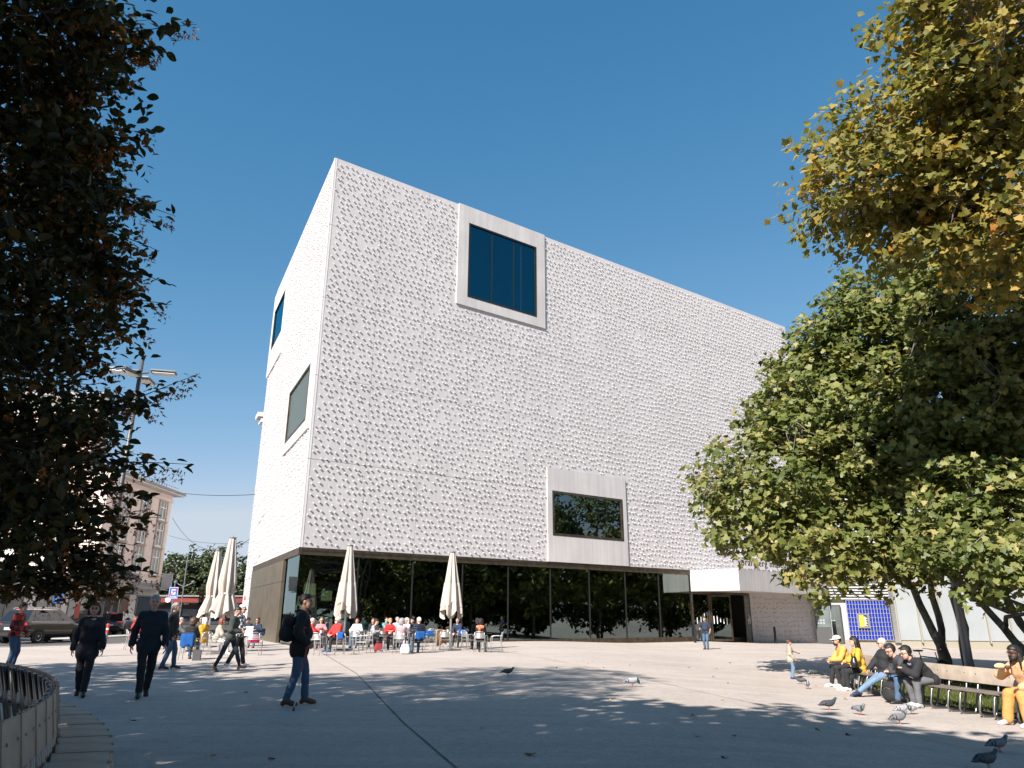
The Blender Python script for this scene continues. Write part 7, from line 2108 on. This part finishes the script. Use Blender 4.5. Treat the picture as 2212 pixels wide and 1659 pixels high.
guest("red-haired guest in pale beige coat by the parasol poles", G(463, 1415), 20, top="coat", bottom="trousers", shoe="white", hair=("bob", "red"), female=True, lean=.2, top_m=BEIGE, bottom_m=WHITEC, jacket=.034)
guest("woman in sunglasses with patterned scarf facing the camera", G(551, 1399), 262, top="jacket", bottom="trousers", shoe="tan", hair=("bob", "brown"), female=True, top_m=NAVY, bottom_m=JEANS, extras=(("sunglasses",),), collar=SCARF, hands={1: (.3, .1, .82), -1: (.3, -.1, .82)})
guest("guest in black cap left of the scarf woman", G(531, 1396), 250, top="jacket", bottom="trousers", shoe="black", hair=("short", "dark"), top_m=BLACK, bottom_m=CHAR, extras=(("cap", "black", (.012, .012, .014)),))

# ================================================================== pigeons
PG = [mat("pigeon_dark", (.05, .052, .06), rough=.6, var=.3, scale=30), mat("pigeon_mid", (.15, .155, .17), rough=.6, var=.2, scale=40), mat("pigeon_light", (.30, .31, .335), rough=.6, var=.15, scale=40)]
PNECK = mat("pigeon_neck", (.02, .07, .055), rough=.3, metal=.3); PBAR = mat("pigeon_bar", (.02, .02, .024), rough=.6); PFOOT = mat("pigeon_foot", (.42, .10, .08), rough=.6); PBEAK = mat("pigeon_beak", (.05, .045, .045), rough=.5)
def pigeon_mesh(neckdown):
    hx, hz = (.175, .235) if not neckdown else (.215, .10)
    pr = [('e', (0, 0, .13), (.115, .062, .066)), ('c', (.05, 0, .135), (.10, 0, .155), .058, .045), ('c', (.10, 0, .155), (hx - .02, 0, hz - .035), .042, .026), ('e', (hx - .01, 0, hz - .012), (.030, .023, .024)), ('c', (-.08, 0, .125), (-.19, 0, .105), .038, .018), ('e', (-.20, 0, .10), (.06, .034, .010))]
    V, Q = net(pr, .011, .02)
    c = V[Q].mean(1); mi = np.zeros(len(Q), int)
    mi[(c[:, 0] > .105) & (c[:, 0] < hx - .035)] = 1; mi[c[:, 0] < -.225] = 2
    W = []
    for s_ in (-1, 1):
        wv, wq = net([('e', (-.03, s_ * .052, .138), (.115, .018, .050)), ('c', (-.10, s_ * .05, .13), (-.20, s_ * .028, .115), .018, .008)], .011, .02); W.append((wv, wq))
    return V, Q, mi, W, (hx, hz)
PM = [pigeon_mesh(False), pigeon_mesh(True)]
def pigeon(label, p, face, tone, down=False, s=1.0):
    V, Q, mi, W, (hx, hz) = PM[1 if down else 0]
    r_ = thing("pigeon", label, "pigeon", p, math.radians(face), "pigeons on the paving"); r_.scale = (s, s, s)
    link("body", mesh_np("body", V, Q, [PG[tone], PNECK, PBAR], mi), r_)
    for wv, wq in W:
        c = wv[wq].mean(1); wm = ((c[:, 0] > -.12) & (c[:, 0] < -.10) | (c[:, 0] > -.17) & (c[:, 0] < -.145)).astype(int)
        link("wing", mesh_np("wing", wv, wq, [PG[tone], PBAR], wm), r_)
    for i, s_ in enumerate((-1, 1)):
        l_ = MB(); x = .02 if i else -.005
        l_.tube([(x - .01, s_ * .025, .08), (x + .005, s_ * .026, .03), (x, s_ * .026, .004)], .0055, 5)
        for a in (-.5, 0, .5, PI): l_.tube([(x, s_ * .026, .005), (x + .032 * math.cos(a), s_ * .026 + .032 * math.sin(a), .003)], .0038, 4)
        l_.build("leg", PFOOT, r_)
    b_ = MB(); b_.tube([(hx + .016, 0, hz - .012), (hx + .04, 0, hz - .02)], [.007, .002], 6); b_.build("beak", PBEAK, r_)
    for s_ in (-1, 1): MB().lathe([(0, -.004), (.004, 0), (0, .004)], 8, (hx + .004, s_ * .021, hz - .006)).build("eye", mat("pigeon_eye", (.5, .12, .02), rough=.2), r_)
    return r_
for lab, px, face, tone, down, s in (("dark pigeon on the edge of the tree shade near the café terrace", zA(2040, 1361), 10, 0, False, 1.05), ("pale pigeon pecking alone in the sun at mid plaza", (1366, 1483), 5, 2, True, 1.15),
    ("dark pigeon crouched behind the girl, near the bench start", zR(515, 815), 185, 0, True, 1.15), ("brownish pigeon at the girl's feet", zR(415, 882), 150, 0, False, 1.05), ("pale pigeon standing upright right of the girl's feet", zR(465, 920), 260, 2, False, 1.1), ("pale pigeon under the bench by the crossed feet", zR(832, 892), 250, 2, False, 1.0),
    ("dark speckled pigeon walking right, left of the group of three", zR(640, 1090), 10, 0, False, 1.12), ("grey pigeon facing the camera beside the walking dark one", zR(885, 1130), 285, 1, False, 1.05), ("pale pigeon at the back left of the group of three", zR(1235, 1128), 12, 2, False, 1.0), ("pale pigeon at the back right of the group of three", zR(1312, 1125), 220, 2, False, 1.0),
    ("chequered pigeon at the front of the group of three", zR(1210, 1205), 12, 1, False, 1.05), ("large grey pigeon walking right near the lower right corner", zR(2015, 1430), 12, 1, False, 1.05), ("darkest pigeon in the shade at the lower right corner", zR(1925, 1568), 14, 0, False, 1.05)):
    pigeon(lab, G(*px), face, tone, down, s * .84)
